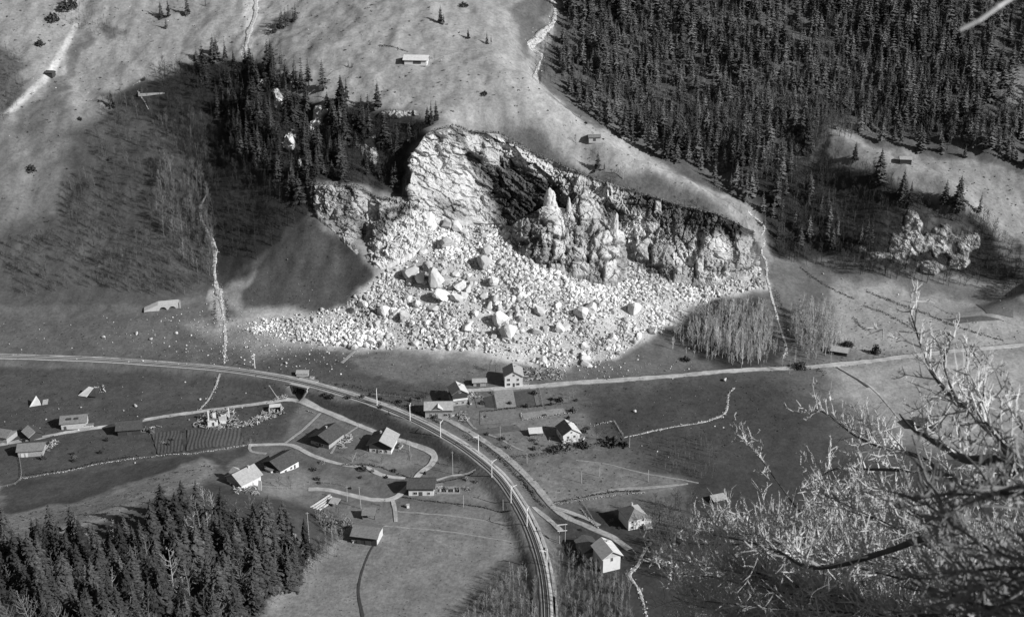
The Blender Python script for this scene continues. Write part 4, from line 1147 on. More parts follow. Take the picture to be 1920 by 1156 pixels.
stream([(388, 364), (376, 386), (378, 412), (392, 440), (402, 470), (402, 505), (405, 535), (412, 552)], [0.8, 1.4, 1.2, 1.6, 2.2, 1.6, 2.4, 3.6], 11, 'the white torrent falling down the western gully')
stream([(412, 552), (416, 580), (420, 605), (422, 640), (420, 682)], [3.0, 1.6, 2.4, 2.6, 1.4], 12, 'the torrent bed crossing the debris to the railway')
stream([(412, 700), (405, 722), (390, 750), (372, 770)], [1.6, 1.4, 1.4, 1.0], 13, 'the overgrown brook below the railway', M_LANE)
stream([(1036, 0), (1040, 22), (1036, 44), (1018, 60), (1005, 76), (992, 86), (1006, 98), (1016, 106), (1010, 122), (1005, 138), (1004, 150)], [3.4, 2.6, 3.0, 5.5, 3.5, 3.2, 1.6, 2.0, 2.6, 3.4, 4.0], 14, 'the mountain torrent beside the spur')
stream([(1402, 396), (1420, 412), (1434, 426), (1428, 440), (1434, 450), (1430, 462), (1428, 476), (1436, 490), (1438, 520), (1446, 555), (1456, 590), (1466, 625), (1474, 650), (1468, 672)], [1.6, 1.2, 1.5, 1.2, 1.6, 2.0, 1.8, 1.2, 1.3, 1.3, 1.3, 1.2, 1.4, 1.5], 15, 'the torrent east of the rockfall')
stream([(1376, 727), (1366, 740), (1364, 760), (1358, 775), (1335, 786), (1300, 794), (1262, 800), (1220, 808), (1170, 820)], [1.2, 1.0, 1.3, 1.6, 1.4, 1.2, 1.2, 1.0, 0.9], 16, 'the brook winding through the dark meadow')
stream([(480, 0), (478, 30), (468, 55), (462, 80), (455, 108)], [5, 4, 5, 3, 1.5], 17, 'the dry scree runnel high on the western slope', M_STREAM)
stream([(1225, 1010), (1205, 1038), (1195, 1060), (1180, 1078), (1195, 1100), (1206, 1130), (1212, 1156)], [1.4, 2.2, 1.6, 2.0, 1.4, 1.6, 1.6], 18, 'the stony brook behind the white house')

# dry-stone walls, banks and hedges
def wall_line(px, label, h=0.55, seed=0, tone_=1.0, width=0.5):
    ln = wline(px, 0.42); r = np.random.default_rng(seed)
    p = np.repeat(ln[:, :2], 2, 0); p = p + r.normal(size=p.shape) * width * 0.35
    pts = np.stack((p[:, 0], p[:, 1], ground(p[:, 0], p[:, 1]) + r.uniform(0, h, len(p))), -1)
    return tag(rubble('stone_wall', pts, 0.14 + 0.26 * r.random(len(p)) ** 2, 0.58 * tone_ * (0.9 + 0.3 * r.normal(size=len(p)).clip(-1.5, 1)), M_RUBBLE, label, seed, None), label, 'stone wall')
wall_line([(40, 897), (110, 886), (200, 868), (300, 855), (360, 851), (400, 845), (440, 838), (466, 834)], 'long pale dry-stone wall along the lower edge of the western fields', 0.5, 31)
wall_line([(1032, 948), (1090, 938), (1160, 928), (1210, 924)], 'low stone wall beside the sandy cart track', 0.4, 32)
wall_line([(1114, 798), (1150, 790)], 'short pale wall above the bare yard east of the white house', 0.6, 33)
wall_line([(1152, 790), (1168, 815)], 'short wall running down from the end of the pale yard wall', 0.4, 34, 0.6)
wall_line([(978, 788), (1030, 780), (1076, 773)], 'straight pale wall below the kitchen gardens', 0.5, 35)
wall_line([(976, 775), (980, 788)], 'short garden wall at the left end of the straight pale wall', 0.4, 36)
wall_line([(250, 160), (275, 145), (320, 125), (345, 112)], 'row of pale stones along the edge of the upper western pasture', 0.4, 37)
wall_line([(258, 172), (278, 205)], 'dotted stone wall beside the roofless sheepfold', 0.4, 38)
wall_line([(712, 86), (740, 90), (765, 98)], 'dark retaining wall on the slope left of the alp house', 0.7, 39, 0.16)
wall_line([(380, 207), (410, 205), (450, 202)], 'thin pale wall across the shaded gully', 0.4, 40, 0.6)
wall_line([(1090, 955), (1110, 980), (1122, 990)], 'pale wall along the drive of the hip-roofed house', 0.5, 41)
wall_line([(590, 775), (575, 770)], 'few stones by the passage road', 0.4, 42)

# leaf-clump bushes -----------------------------------------------------------------
def clump_mesh(name, seed, n=90, material=None, size=0.16):
    r = np.random.default_rng(seed)
    d = r.normal(size=(n, 3)); d /= np.linalg.norm(d, axis=1, keepdims=True)
    c = d * (r.random((n, 1)) ** 0.4) * (0.8 + 0.35 * r.random((n, 1))); c[:, 2] = np.abs(c[:, 2])
    a = r.normal(size=(n, 3)); b = r.normal(size=(n, 3))
    a /= np.linalg.norm(a, axis=1, keepdims=True); b /= np.linalg.norm(b, axis=1, keepdims=True)
    s = size * (0.6 + 0.9 * r.random((n, 1)))
    V = np.stack((c - a * s, c + b * s * 0.8, c + a * s, c - b * s * 0.8), 1)
    return mesh_np(name, V.reshape(-1, 3), np.arange(4 * n).reshape(n, 4), material)
M_BUSH = mat('evergreen_leaves', 0.055, rough=1.0, var=0.4, scale=3.0, objvar=0.3)
M_BUSH_PALE = mat('bare_twig_thicket', 0.20, rough=1.0, var=0.4, scale=3.0, objvar=0.35)
BUSHES = [clump_mesh('bush', 700 + i, 140, M_BUSH, 0.20) for i in range(4)]
PALE_BUSHES = [clump_mesh('bush', 720 + i, 150, M_BUSH_PALE, 0.15) for i in range(4)]
def bush(px, py, wpx, hpx, k, label, group=None, pale=False):
    g = hit1(px, py); s = F / math.hypot(g[1], CAM_Z - g[2])
    o = link('bush', (PALE_BUSHES if pale else BUSHES)[k % 4])
    o.scale = (wpx / s / 2, wpx / s / 2.3, hpx / s); o.location = (g[0], g[1], g[2] - 0.15); o.rotation_euler = (0, 0, k * 1.1)
    return tag(o, label, 'bush', group)
def hedge(px, seed, label, w_=1.2, h_=1.1, material=M_HEDGE, dens=5):
    ln = wline(px, 0.6); r = np.random.default_rng(seed); n = len(ln) * dens
    p = np.repeat(ln[:, :2], dens, 0) + r.normal(size=(n, 2)) * w_ * 0.42
    c = np.stack((p[:, 0], p[:, 1], ground(p[:, 0], p[:, 1]) + h_ * r.random(n) * (0.55 + 0.45 * vnoise(p[:, 0] / 3, p[:, 1] / 3, seed=seed))), -1)
    a = r.normal(size=(n, 3)); b = r.normal(size=(n, 3)); a /= np.linalg.norm(a, axis=1, keepdims=True); b /= np.linalg.norm(b, axis=1, keepdims=True)
    s = 0.28 * (0.5 + r.random((n, 1)))
    V = np.stack((c - a * s, c + b * s, c + a * s, c - b * s), 1)
    return tag(link('hedge', mesh_np('hedge', V.reshape(-1, 3), np.arange(4 * n).reshape(n, 4), material)), label, 'hedge')
hedge([(40, 892), (120, 881), (200, 863), (260, 855)], 1, 'dark hedge behind the long stone wall', 0.8, 0.8)
hedge([(1035, 944), (1090, 932), (1150, 922), (1200, 920)], 2, 'dark hedge above the low stone wall', 0.9, 0.8)
hedge([(870, 815), (905, 836), (940, 862), (965, 888), (1000, 925)], 3, 'dark scrub between the lane and the eastern meadow', 1.5, 1.2)
hedge([(945, 858), (990, 856), (1050, 846), (1100, 838), (1150, 832)], 4, 'belt of dark scrub below the white houses', 2.6, 2.0)
hedge([(1625, 545), (1680, 568), (1740, 590), (1800, 614), (1880, 638)], 5, 'long field hedge highest on the eastern fan', 1.4, 1.0)
hedge([(1620, 574), (1660, 588), (1705, 612), (1730, 632)], 6, 'dark hedge in the middle of the eastern fan', 1.5, 1.1)
hedge([(1600, 595), (1612, 610), (1632, 622)], 7, 'short dark hedge lowest on the eastern fan', 1.3, 1.2)
hedge([(1480, 690), (1520, 692), (1550, 698)], 8, 'dark scrub below the road where the torrent crosses', 2.6, 1.6)
hedge([(755, 932), (830, 942), (900, 950), (958, 957)], 9, 'dark boundary hedge below the gabled barn', 0.5, 0.5)
hedge([(1500, 500), (1540, 530), (1600, 560)], 10, 'faint scrub line along the upper edge of the fan', 1.2, 0.8)
hedge([(900, 772), (950, 766), (1000, 762), (1060, 756)], 11, 'dark garden hedge below the kitchen gardens', 0.9, 0.8)
hedge([(560, 712), (640, 722), (720, 738), (800, 745)], 12, 'rough growth between the railway and the trampled field', 2.6, 1.0)
hedge([(700, 742), (760, 765), (830, 795)], 13, 'dark growth along the far side of the railway', 1.0, 1.0)
hedge([(975, 890), (1000, 930), (1020, 950)], 14, 'dark strip of growth beside the lower lane', 0.9, 0.7)
hedge([(1450, 540), (1470, 590), (1478, 630)], 15, 'dark bank beside the eastern torrent', 2.2, 1.6)
hedge([(402, 565), (404, 600)], 16, 'dark bank left of the torrent bed', 1.6, 1.2)
hedge([(424, 562), (428, 600)], 17, 'dark bank right of the torrent bed', 1.6, 1.2)
hedge([(640, 872), (700, 873), (760, 893)], 18, 'dark undergrowth along the farm lane', 0.9, 0.8)
hedge([(820, 905), (890, 884)], 19, 'low growth along the pale path to the barn', 0.6, 0.6)

# kitchen gardens, ploughland ---------------------------------------------------------
def plot(name, poly, grey, label, lift=0.17, furrow=None):
    h = hit([p[0] for p in poly], [p[1] for p in poly])
    xs = np.arange(h[:, 0].min(), h[:, 0].max(), 0.45 if furrow else 1.0); ys = np.arange(h[:, 1].min(), h[:, 1].max(), 0.6 if furrow else 1.2)
    gx, gy = np.meshgrid(xs, ys); gx = gx.ravel(); gy = gy.ravel()
    wp = [(a[0], a[1]) for a in h]
    m = in_poly(gx, gy, wp) & (seg_dist(gx, gy, wp, True)[0] > 0.3)
    B = []
    for i in range(len(wp)):
        a, b = np.array(wp[i]), np.array(wp[(i + 1) % len(wp)])
        for k in range(max(1, int(np.linalg.norm(b - a) / 1.0))): B.append(tuple(a + (b - a) * k / max(1, int(np.linalg.norm(b - a) / 1.0))))
    pts = [Vector(p) for p in B] + [Vector(p) for p in zip(gx[m], gy[m])]
    res = delaunay_2d_cdt(pts, [(i, (i + 1) % len(B)) for i in range(len(B))], [], 1, 1e-4)
    v = np.array([tuple(p) for p in res[0]]); z = ground(v[:, 0], v[:, 1]) + lift
    if furrow:
        ang, wl_, amp = furrow
        s = v[:, 0] * math.cos(ang) + v[:, 1] * math.sin(ang) + 0.9 * vnoise(v[:, 0] / 9, v[:, 1] / 9, seed=3)
        z = z + amp * np.sin(s / wl_ * 6.283) + amp
    f = np.array([t for t in res[2] if len(t) == 3])
    M = mat(name + '_soil', grey, rough=1.0, var=0.28, scale=0.9, bump=0.3, bscale=3)
    return tag(link(name, mesh_np(name, np.column_stack((v, z)), f, M, True)), label, None, None, 'structure')
plot('field', [(926, 732), (962, 731), (968, 763), (932, 766)], 0.27, 'pale kitchen garden plot')
plot('field', [(963, 734), (998, 731), (1004, 760), (968, 762)], 0.085, 'dark dug kitchen garden plot')
plot('field', [(999, 731), (1010, 730), (1016, 759), (1005, 760)], 0.16, 'narrow garden strip')
plot('field', [(907, 745), (926, 740), (930, 765), (910, 763)], 0.065, 'small black garden bed')
plot('field', [(890, 748), (905, 746), (909, 764), (894, 764)], 0.15, 'small grey garden bed')
plot('field', [(900, 772), (966, 768), (978, 790), (900, 796)], 0.18, 'meadow strip below the gardens')
plot('field', [(978, 775), (1055, 765), (1072, 772), (982, 787)], 0.25, 'pale strip above the straight wall')
plot('field', [(885, 806), (968, 796), (978, 806), (900, 816)], 0.115, 'dark strip of garden ground')
plot('field', [(284, 812), (340, 806), (344, 846), (296, 852)], 0.085, 'left half of the furrowed potato field', 0.12, (0.2, 1.5, 0.16))
plot('field', [(352, 806), (450, 802), (458, 832), (440, 836), (350, 846)], 0.085, 'right half of the furrowed potato field', 0.12, (0.15, 1.7, 0.18))
plot('field', [(1750, 573), (1800, 566), (1832, 582), (1780, 588)], 0.26, 'pale rectangular field on the eastern fan')
plot('field', [(1770, 598), (1840, 592), (1880, 600), (1800, 606)], 0.11, 'dark rectangular field on the eastern fan')
plot('field', [(1830, 570), (1900, 580), (1900, 596), (1850, 588)], 0.13, 'dull field at the right edge of the fan')

# ------------------------------------------------------------------ buildings
M_PLASTER = mat('white_plaster', 0.64, rough=0.9, var=0.07, scale=0.7, spots=[(0.6, 0.66, 0.85)])
M_GREYWALL = mat('grey_render', 0.46, rough=0.9, var=0.2, scale=0.9, spots=[(0.9, 0.6, 0.7)])
M_MASON = mat('rubble_masonry', 0.34, rough=1.0, var=0.35, scale=2.2, bump=0.3, bscale=3)
M_TIMBER = mat('dark_timber', 0.055, rough=0.8, var=0.3, scale=1.6, stretch=(1, 1, 6))
M_TIMBER2 = mat('weathered_timber', 0.15, rough=0.9, var=0.35, scale=1.6, stretch=(1, 1, 6))
M_BOARD = mat('fresh_board', 0.55, rough=0.8, var=0.25, scale=2)
M_ROOF_D = mat('dark_shingle', 0.075, rough=0.9, var=0.3, scale=1.2, stretch=(1, 1, 1), bump=0.3, bscale=5, spots=[(0.5, 0.64, 1.5)])
M_ROOF_M = mat('grey_shingle', 0.19, rough=0.9, var=0.25, scale=1.2, bump=0.3, bscale=5, spots=[(0.6, 0.64, 0.7)])
M_ROOF_P = mat('pale_shingle', 0.36, rough=0.9, var=0.2, scale=1.0, bump=0.2, bscale=5, spots=[(0.7, 0.66, 0.7)])
M_ROOF_W = mat('bleached_sheet_roof', 0.60, rough=0.7, var=0.15, scale=0.8, spots=[(0.7, 0.64, 0.75)])
M_GLASS = mat('window_glass', 0.03, rough=0.15, var=0.1, scale=2)
M_FRAME = mat('painted_frame', 0.5, rough=0.6, var=0.1, scale=2)
M_DOOR = mat('door_boards', 0.08, rough=0.8, var=0.3, scale=2)

def chalet(name, px, py, w_, l_, h1, h2, pitch, deg, walls, roofs, label, cat='house', group=None, over=0.7, wins=(), doors=(), chimney=None, balcony=None, dz=0.0, extra=None):
    """gable to local -y, ridge along y.  walls = (lower, upper); roofs = (left slope, right slope)"""
    g = hit1(px, py)
    T = empty(name, (g[0], g[1], g[2] + dz - 0.1), R(deg), label, cat, group)
    lw, uw = walls; hw, hl = w_ / 2, l_ / 2
    top = h1 + h2; rise = hw * math.tan(pitch)
    MB().box(-hw, hw, -hl, hl, -1.2, h1).build('lower_wall', lw, T)
    e = 0.06
    m = MB()
    a, b = hw + e, hl + e
    m.poly([(-a, -b, h1), (a, -b, h1), (a, -b, top), (0, -b, top + rise), (-a, -b, top), (-a, b, h1), (a, b, h1), (a, b, top), (0, b, top + rise), (-a, b, top)],
           [(0, 1, 2, 3, 4), (9, 8, 7, 6, 5), (1, 6, 7, 2), (5, 0, 4, 9), (0, 5, 6, 1), (2, 7, 8, 3), (4, 3, 8, 9)])
    m.build('upper_wall', uw, T)
    ey = hl + over; ex = hw + over; zt = top + rise + 0.12; ze = top - over * math.tan(pitch) + 0.12
    th = 0.22
    for s, rm in ((-1, roofs[0]), (1, roofs[1])):
        if rm is None: continue
        q = [(0, -ey, zt), (s * ex, -ey, ze), (s * ex, ey, ze), (0, ey, zt)]
        q = [(a_, b_, c_ + th) for a_, b_, c_ in q]
        if s < 0: q = [q[0], q[3], q[2], q[1]]
        MB().slab(q, th).build('roof_slope', rm, T)
    for wn_ in wins:
        face, u, z, ww, hh = wn_[:5]
        n = 0.09
        fr = MB(); gl = MB()
        def add(mb, u0, u1, z0, z1, d0, d1):
            if face == 'front': mb.box(u0, u1, -hl - d1, -hl - d0, z0, z1)
            elif face == 'back': mb.box(u0, u1, hl + d0, hl + d1, z0, z1)
            elif face == 'right': mb.box(hw + d0, hw + d1, u0, u1, z0, z1)
            else: mb.box(-hw - d1, -hw - d0, u0, u1, z0, z1)
        t_ = 0.11
        add(fr, u - ww / 2 - t_, u - ww / 2, z - t_, z + hh + t_, 0.0, n + 0.06); add(fr, u + ww / 2, u + ww / 2 + t_, z - t_, z + hh + t_, 0.0, n + 0.06)
        add(fr, u - ww / 2, u + ww / 2, z + hh, z + hh + t_, 0.0, n + 0.06); add(fr, u - ww / 2, u + ww / 2, z - t_, z, 0.0, n + 0.10)
        add(fr, u - 0.04, u + 0.04, z, z + hh, 0.01, n + 0.02)
        fo = fr.build('window', M_FRAME, T)
        add(gl, u - ww / 2, u + ww / 2, z, z + hh, 0.0, n)
        gl.build('pane', M_GLASS, fo)
    for face, u, z, ww, hh in doors:
        d = MB()
        if face == 'front': d.box(u - ww / 2, u + ww / 2, -hl - 0.12, -hl, z, z + hh)
        elif face == 'right': d.box(hw, hw + 0.12, u - ww / 2, u + ww / 2, z, z + hh)
        else: d.box(-hw - 0.12, -hw, u - ww / 2, u + ww / 2, z, z + hh)
        d.build('door', M_DOOR, T)
    if chimney:
        cx, cy = chimney; zc = top + rise - abs(cx) * math.tan(pitch)
        ch = MB().box(cx - 0.35, cx + 0.35, cy - 0.35, cy + 0.35, zc - 0.6, zc + 1.3).build('chimney', M_GREYWALL, T)
        MB().box(cx - 0.45, cx + 0.45, cy - 0.45, cy + 0.45, zc + 1.3, zc + 1.42).build('chimney_cap', M_CONC, ch)
    if balcony:
        z, mt = balcony
        bo = MB().box(-hw, hw, -hl - 1.0, -hl - 0.07, z - 0.12, z).build('balcony', M_TIMBER2, T)
        MB().box(-hw, hw, -hl - 1.08, -hl - 1.0, z - 0.1, z + 1.0).build('balustrade', mt, bo)
    if extra: extra(T, hw, hl, top, rise, pitch)
    return T
def cross_gable(mt_wall, mt_l, mt_r, cw, side=1, out=0.6, at=0.0):
    """a gabled dormer over the eaves on the +x (side=1) or -x side"""
    def f(T, hw, hl, top, rise, pitch):
        z0 = top - 0.5; ap = z0 + cw / 2 * math.tan(pitch) + 1.2; x1 = side * (hw + out); x0 = side * 0.4
        m = MB(); h = cw / 2
        m.poly([(x1, at - h, z0), (x1, at + h, z0), (x1, at + h, z0 + 1.1), (x1, at, ap - 0.1), (x1, at - h, z0 + 1.1), (x0, at - h, z0), (x0, at + h, z0), (x0, at + h, z0 + 1.1), (x0, at, ap - 0.1), (x0, at - h, z0 + 1.1)],
               [(0, 1, 2, 3, 4), (9, 8, 7, 6, 5), (1, 6, 7, 2), (5, 0, 4, 9), (0, 5, 6, 1), (2, 7, 8, 3), (4, 3, 8, 9)])
        d = m.build('dormer', mt_wall, T)
        xo = side * (hw + out + 0.5)
        for s, mm in ((-1, mt_l), (1, mt_r)):
            q = [(x0, at, ap + 0.1), (xo, at, ap + 0.1), (xo, at + s * (h + 0.4), z0 + 0.85), (x0, at + s * (h + 0.4), z0 + 0.85)]
            if s * side > 0: q = q[::-1]
            MB().slab(q, 0.18).build('dormer_roof', mm, d)
    return f

chalet('house', 962, 717, 9.2, 9.5, 5.6, 0.5, R(30), 4, (M_PLASTER, M_PLASTER), (M_ROOF_M, M_ROOF_P), 'white two-storey house with five front windows at the toe of the rockfall', wins=[('front', -2.6, 3.6, 1.3, 1.2), ('front', 2.2, 3.6, 0.9, 1.2), ('front', -2.6, 1.0, 1.5, 1.2), ('front', 2.2, 1.0, 1.5, 1.2), ('front', 0.0, 6.2, 0.9, 0.9)], doors=[('front', 0.1, 0.2, 1.0, 2.0)], chimney=(1.5, 1.5))  # right roof slope paler, the sun on it put into the colour
chalet('chalet', 859, 752, 7.6, 8.5, 3.0, 3.6, R(31), 16, (M_MASON, M_TIMBER), (M_ROOF_M, M_ROOF_W), 'tall timber chalet with a white balcony band on a stone base', wins=[('front', -1.6, 0.9, 1.0, 1.1), ('front', 1.5, 0.9, 1.0, 1.1), ('front', 0, 6.9, 1.0, 0.9)], balcony=(3.3, M_PLASTER), chimney=(1.4, 0.5))  # sun on the right roof slope painted in with a whiter material
chalet('chalet', 823, 774, 9.0, 13.2, 2.6, 1.6, R(24), 92, (M_MASON, M_TIMBER2), (M_ROOF_P, M_ROOF_P), 'long low farmhouse beside the railway with a gabled dormer in its grey roof', wins=[('left', 3.8, 0.8, 1.0, 1.4), ('left', -3.2, 0.8, 1.6, 1.3)], doors=[('left', 1.0, 0.0, 1.1, 2.0), ('left', -5.2, 0.0, 1.2, 2.0)], extra=cross_gable(M_TIMBER2, M_ROOF_W, M_ROOF_M, 4.2, -1, 0.3, 0.4))
chalet('shed', 899, 720, 4.4, 6.4, 1.7, 0.6, R(18), 94, (M_MASON, M_TIMBER2), (M_ROOF_P, M_ROOF_P), 'small pale-roofed shed left of the white two-storey house', 'shed', doors=[('left', 0.6, 0, 1.8, 1.6)])
chalet('house', 1065, 820, 8.4, 9.0, 3.8, 0.8, R(32), 18, (M_PLASTER, M_PLASTER), (M_ROOF_D, M_ROOF_W), 'small white house with a steep left roof slope toned for shade above the scrub belt', wins=[('front', -1.6, 2.4, 0.9, 1.1), ('front', 1.6, 2.4, 0.9, 1.1), ('front', 0, 4.9, 0.7, 0.8), ('left', 0, 1.4, 0.9, 1.0)], chimney=(1.0, 1.0))  # left slope's shade and right slope's sun put into the roof colours
def lean_to(name, px, py, w_, d_, h0, h1, deg, wall, roof, label, cat='shed', dz=0):
    g = hit1(px, py); T = empty(name, (g[0], g[1], g[2] + dz), R(deg), label, cat)
    for sx in (-1, 1):
        for sy in (-1, 1): MB().box(sx * w_ / 2 - 0.12, sx * w_ / 2 + 0.12, sy * d_ / 2 - 0.12, sy * d_ / 2 + 0.12, -0.5, h0 if sy < 0 else h1 - 0.1).build('post', M_TIMBER, T)
    MB().box(-w_ / 2 + 0.15, w_ / 2 - 0.15, d_ / 2 - 0.08, d_ / 2 + 0.08, -0.4, h0).build('back_wall', wall, T)
    MB().box(-w_ / 2 - 0.05, -w_ / 2 + 0.1, -d_ / 2 + 0.15, d_ / 2 - 0.15, -0.4, h0 - 0.1).build('side_wall', wall, T)
    MB().slab([(-w_ / 2 - 0.4, -d_ / 2 - 0.5, h0 + 0.1), (w_ / 2 + 0.4, -d_ / 2 - 0.5, h0 + 0.1), (w_ / 2 + 0.4, d_ / 2 + 0.4, h1 + 0.25), (-w_ / 2 - 0.4, d_ / 2 + 0.4, h1 + 0.25)], 0.14).build('roof', roof, T)
    return T
lean_to('shed', 1004, 814, 6.0, 3.6, 1.7, 2.5, 8, M_TIMBER, M_ROOF_W, 'open shed with a bright white roof between garden and small white house')
chalet('chalet', 719, 838, 10.5, 11.0, 2.0, 2.4, R(26), -10, (M_PLASTER, M_TIMBER), (M_ROOF_D, M_ROOF_P), 'chalet with a right roof slope toned for sun and a shadowed gable over white walls', over=1.3, wins=[('front', -3.0, 0.7, 1.2, 1.0), ('front', 0.3, 0.6, 1.0, 1.1), ('front', 2.9, 0.7, 1.2, 1.0)], doors=[('front', -1.4, 0, 0.9, 1.8)], chimney=(-1.5, 2.0))  # roof greys carry painted shade on the left slope, sun on the right
chalet('chalet', 614, 826, 10.5, 12.0, 2.0, 2.0, R(24), -28, (M_MASON, M_TIMBER), (M_ROOF_D, M_ROOF_D), 'dark chalet with one pale roof patch and white boards stacked at its right end', over=1.2, wins=[('front', -1.5, 0.6, 1.0, 1.0), ('front', 1.6, 0.6, 1.0, 1.0)], doors=[('front', 0, 0, 0.9, 1.7)], chimney=(-1.0, 1.0))
chalet('barn', 791, 919, 8.4, 11.0, 2.4, 1.6, R(27), 90, (M_PLASTER, M_TIMBER2), (M_ROOF_D, M_ROOF_D), 'gabled barn with a dark roof at the bend of the valley road', 'barn', over=0.9, wins=[('left', 2.6, 0.7, 1.6, 1.2), ('left', -3.4, 0.7, 1.0, 1.1)], doors=[('left', 0.2, 0, 1.6, 2.0)])
chalet('barn', 690, 1009, 9.0, 10.2, 2.4, 1.6, R(23), 78, (M_TIMBER, M_TIMBER), (M_ROOF_M, M_ROOF_M), 'large hay barn with a smooth grey roof at the edge of the hay meadow', 'barn', over=0.9, doors=[('left', -1.5, 0, 2.4, 2.4), ('left', 2.6, 0.2, 1.6, 1.8)], wins=[('front', 0, 1.0, 1.4, 1.4)], extra=lambda T, hw, hl, top, rise, p: MB().box(-hw + 0.6, hw - 0.6, -hl - 0.16, -hl - 0.1, 0.1, top - 0.4).build('gable_boarding', M_BOARD, T))
lean_to('shed', 692, 969, 5.2, 3.6, 2.2, 3.4, 0, M_TIMBER2, M_ROOF_M, 'small pent-roofed shed just behind the large hay barn')
chalet('chalet', 528, 876, 10.5, 11.5, 2.3, 1.6, R(25), -36, (M_PLASTER, M_TIMBER), (M_ROOF_D, M_ROOF_D), 'chalet under a big dark roof beside the winding farm lane', over=1.2, wins=[('right', -2.5, 0.7, 1.1, 1.0), ('right', 1.0, 0.7, 1.1, 1.0)], doors=[('right', 3.2, 0, 1.0, 1.8)])
chalet('chalet', 458, 905, 10.0, 10.5, 2.6, 1.4, R(30), -40, (M_PLASTER, M_GREYWALL), (M_ROOF_P, M_ROOF_P), 'pale-roofed house with a cross gable behind the lower wood', over=0.9, wins=[('front', 0, 0.8, 1.0, 1.1)], extra=cross_gable(M_PLASTER, M_ROOF_P, M_ROOF_W, 4.2, -1, 0.8, -0.6), chimney=(0.6, 2.5))
T = empty('board_screen', hit1(487, 918), R(-20), 'tall white board leaning upright right of the pale-roofed house', 'board')
MB().slab([(-1.0, -0.1, 0), (1.0, -0.1, 0), (0.8, 0.7, 4.2), (-0.7, 0.7, 4.4)], 0.15).build('board', M_PLASTER, T)
# hip-roofed house
def hip_house(px, py, w_, l_, h_, rise, deg, label):
    g = hit1(px, py); T = empty('house', (g[0], g[1], g[2] - 0.1), R(deg), label, 'house')
    hw, hl = w_ / 2, l_ / 2
    MB().box(-hw, hw, -hl, hl, -1.5, h_).build('wall', M_PLASTER, T)
    o = 0.6; a, b = hw + o, hl + o; rl_ = max(0.6, l_ / 2 - w_ / 2 + 0.8); z0, z1 = h_ + 0.02, h_ + rise
    A, B, C, D = (-a, -b, z0), (a, -b, z0), (a, b, z0), (-a, b, z0); E, G = (0, -rl_, z1), (0, rl_, z1)
    for pts, mm in (((A, B, E), M_ROOF_M), ((B, C, G, E), M_ROOF_P), ((C, D, G), M_ROOF_M), ((D, A, E, G), M_ROOF_M)):  # sunlight on the right slope put into its paler colour
        lo = [(p[0], p[1], p[2] - 0.18) for p in pts]; k = len(pts)
        MB().poly(list(pts) + lo, [tuple(range(k)), tuple(range(2 * k - 1, k - 1, -1))] + [(i, i + k, (i + 1) % k + k, (i + 1) % k) for i in range(k)]).build('roof_slope', mm, T)
    for u, z in ((-2.6, 0.7), (2.4, 0.9), (-2.6, 3.3), (2.4, 3.3)):
        f = MB().box(u - 0.55, u - 0.45, -hl - 0.12, -hl, z, z + 1.1).box(u + 0.45, u + 0.55, -hl - 0.12, -hl, z, z + 1.1).box(u - 0.45, u + 0.45, -hl - 0.12, -hl, z + 1.0, z + 1.1).box(u - 0.45, u + 0.45, -hl - 0.14, -hl, z, z + 0.1).build('window', M_FRAME, T)
        MB().box(u - 0.45, u + 0.45, -hl - 0.07, -hl, z + 0.1, z + 1.0).build('pane', M_GLASS, f)
    c = MB().box(-0.3, 0.3, rl_ - 0.4, rl_ + 0.3, z1 - 0.6, z1 + 1.3).build('chimney', M_GREYWALL, T)
    MB().box(hw, hw + 2.4, -hl + 0.5, -hl + 4.5, -1.5, 2.4).build('porch', M_PLASTER, T)
    MB().slab([(hw - 0.1, -hl + 0.2, 2.9), (hw + 2.8, -hl + 0.2, 2.45), (hw + 2.8, -hl + 4.8, 2.45), (hw - 0.1, -hl + 4.8, 2.9)], 0.15).build('porch_roof', M_ROOF_P, T)
hip_house(1186, 979, 8.6, 9.6, 5.0, 3.0, 21, 'white house with a four-sided hipped roof in a garden with its shadow painted in')
chalet('house', 1137, 1058, 7.6, 9.5, 6.6, 0.6, R(32), 21, (M_PLASTER, M_GREYWALL), (M_ROOF_W, M_ROOF_W), 'tall white house with a white roof nearest the camera behind the twigs', over=0.9, wins=[('front', 0, 5.0, 0.8, 1.5), ('left', 0, 2.4, 0.9, 1.2)], chimney=(1.3, 2.5))
chalet('barn', 1102, 1034, 7.0, 8.5, 2.6, 1.0, R(26), 21, (M_MASON, M_TIMBER2), (M_ROOF_M, M_ROOF_D), 'grey-roofed barn tucked behind the tall white house', 'barn', doors=[('left', 0, 0, 2.0, 2.2)])
chalet('barn', 141, 797, 8.0, 11.5, 3.2, 0.4, R(26), 101, (M_GREYWALL, M_TIMBER2), (M_ROOF_M, M_ROOF_M), 'barn with a pale front wall and holes in its roof beside the valley road', 'barn', doors=[('left', 4.0, 0, 1.2, 2.0)], extra=lambda T, hw, hl, top, rise, p: [MB().box(-hw * 0.5 - 0.7, -hw * 0.5 + 0.5, y0, y1, top + rise * 0.5 - 0.4, top + rise * 0.5 + 0.62).build('roof_hole', M_DITCH, T) for y0, y1 in ((-2.4, -0.4), (0.9, 3.4))])  # roof holes are dark boxes, the shade inside put into their colour
chalet('barn', 245, 808, 9.0, 10.5, 2.4, 1.2, R(24), 99, (M_TIMBER, M_TIMBER), (M_ROOF_D, M_ROOF_D), 'dark-roofed barn standing across the valley road', 'barn', over=1.0, doors=[('left', 0, 0, 2.2, 2.0)])
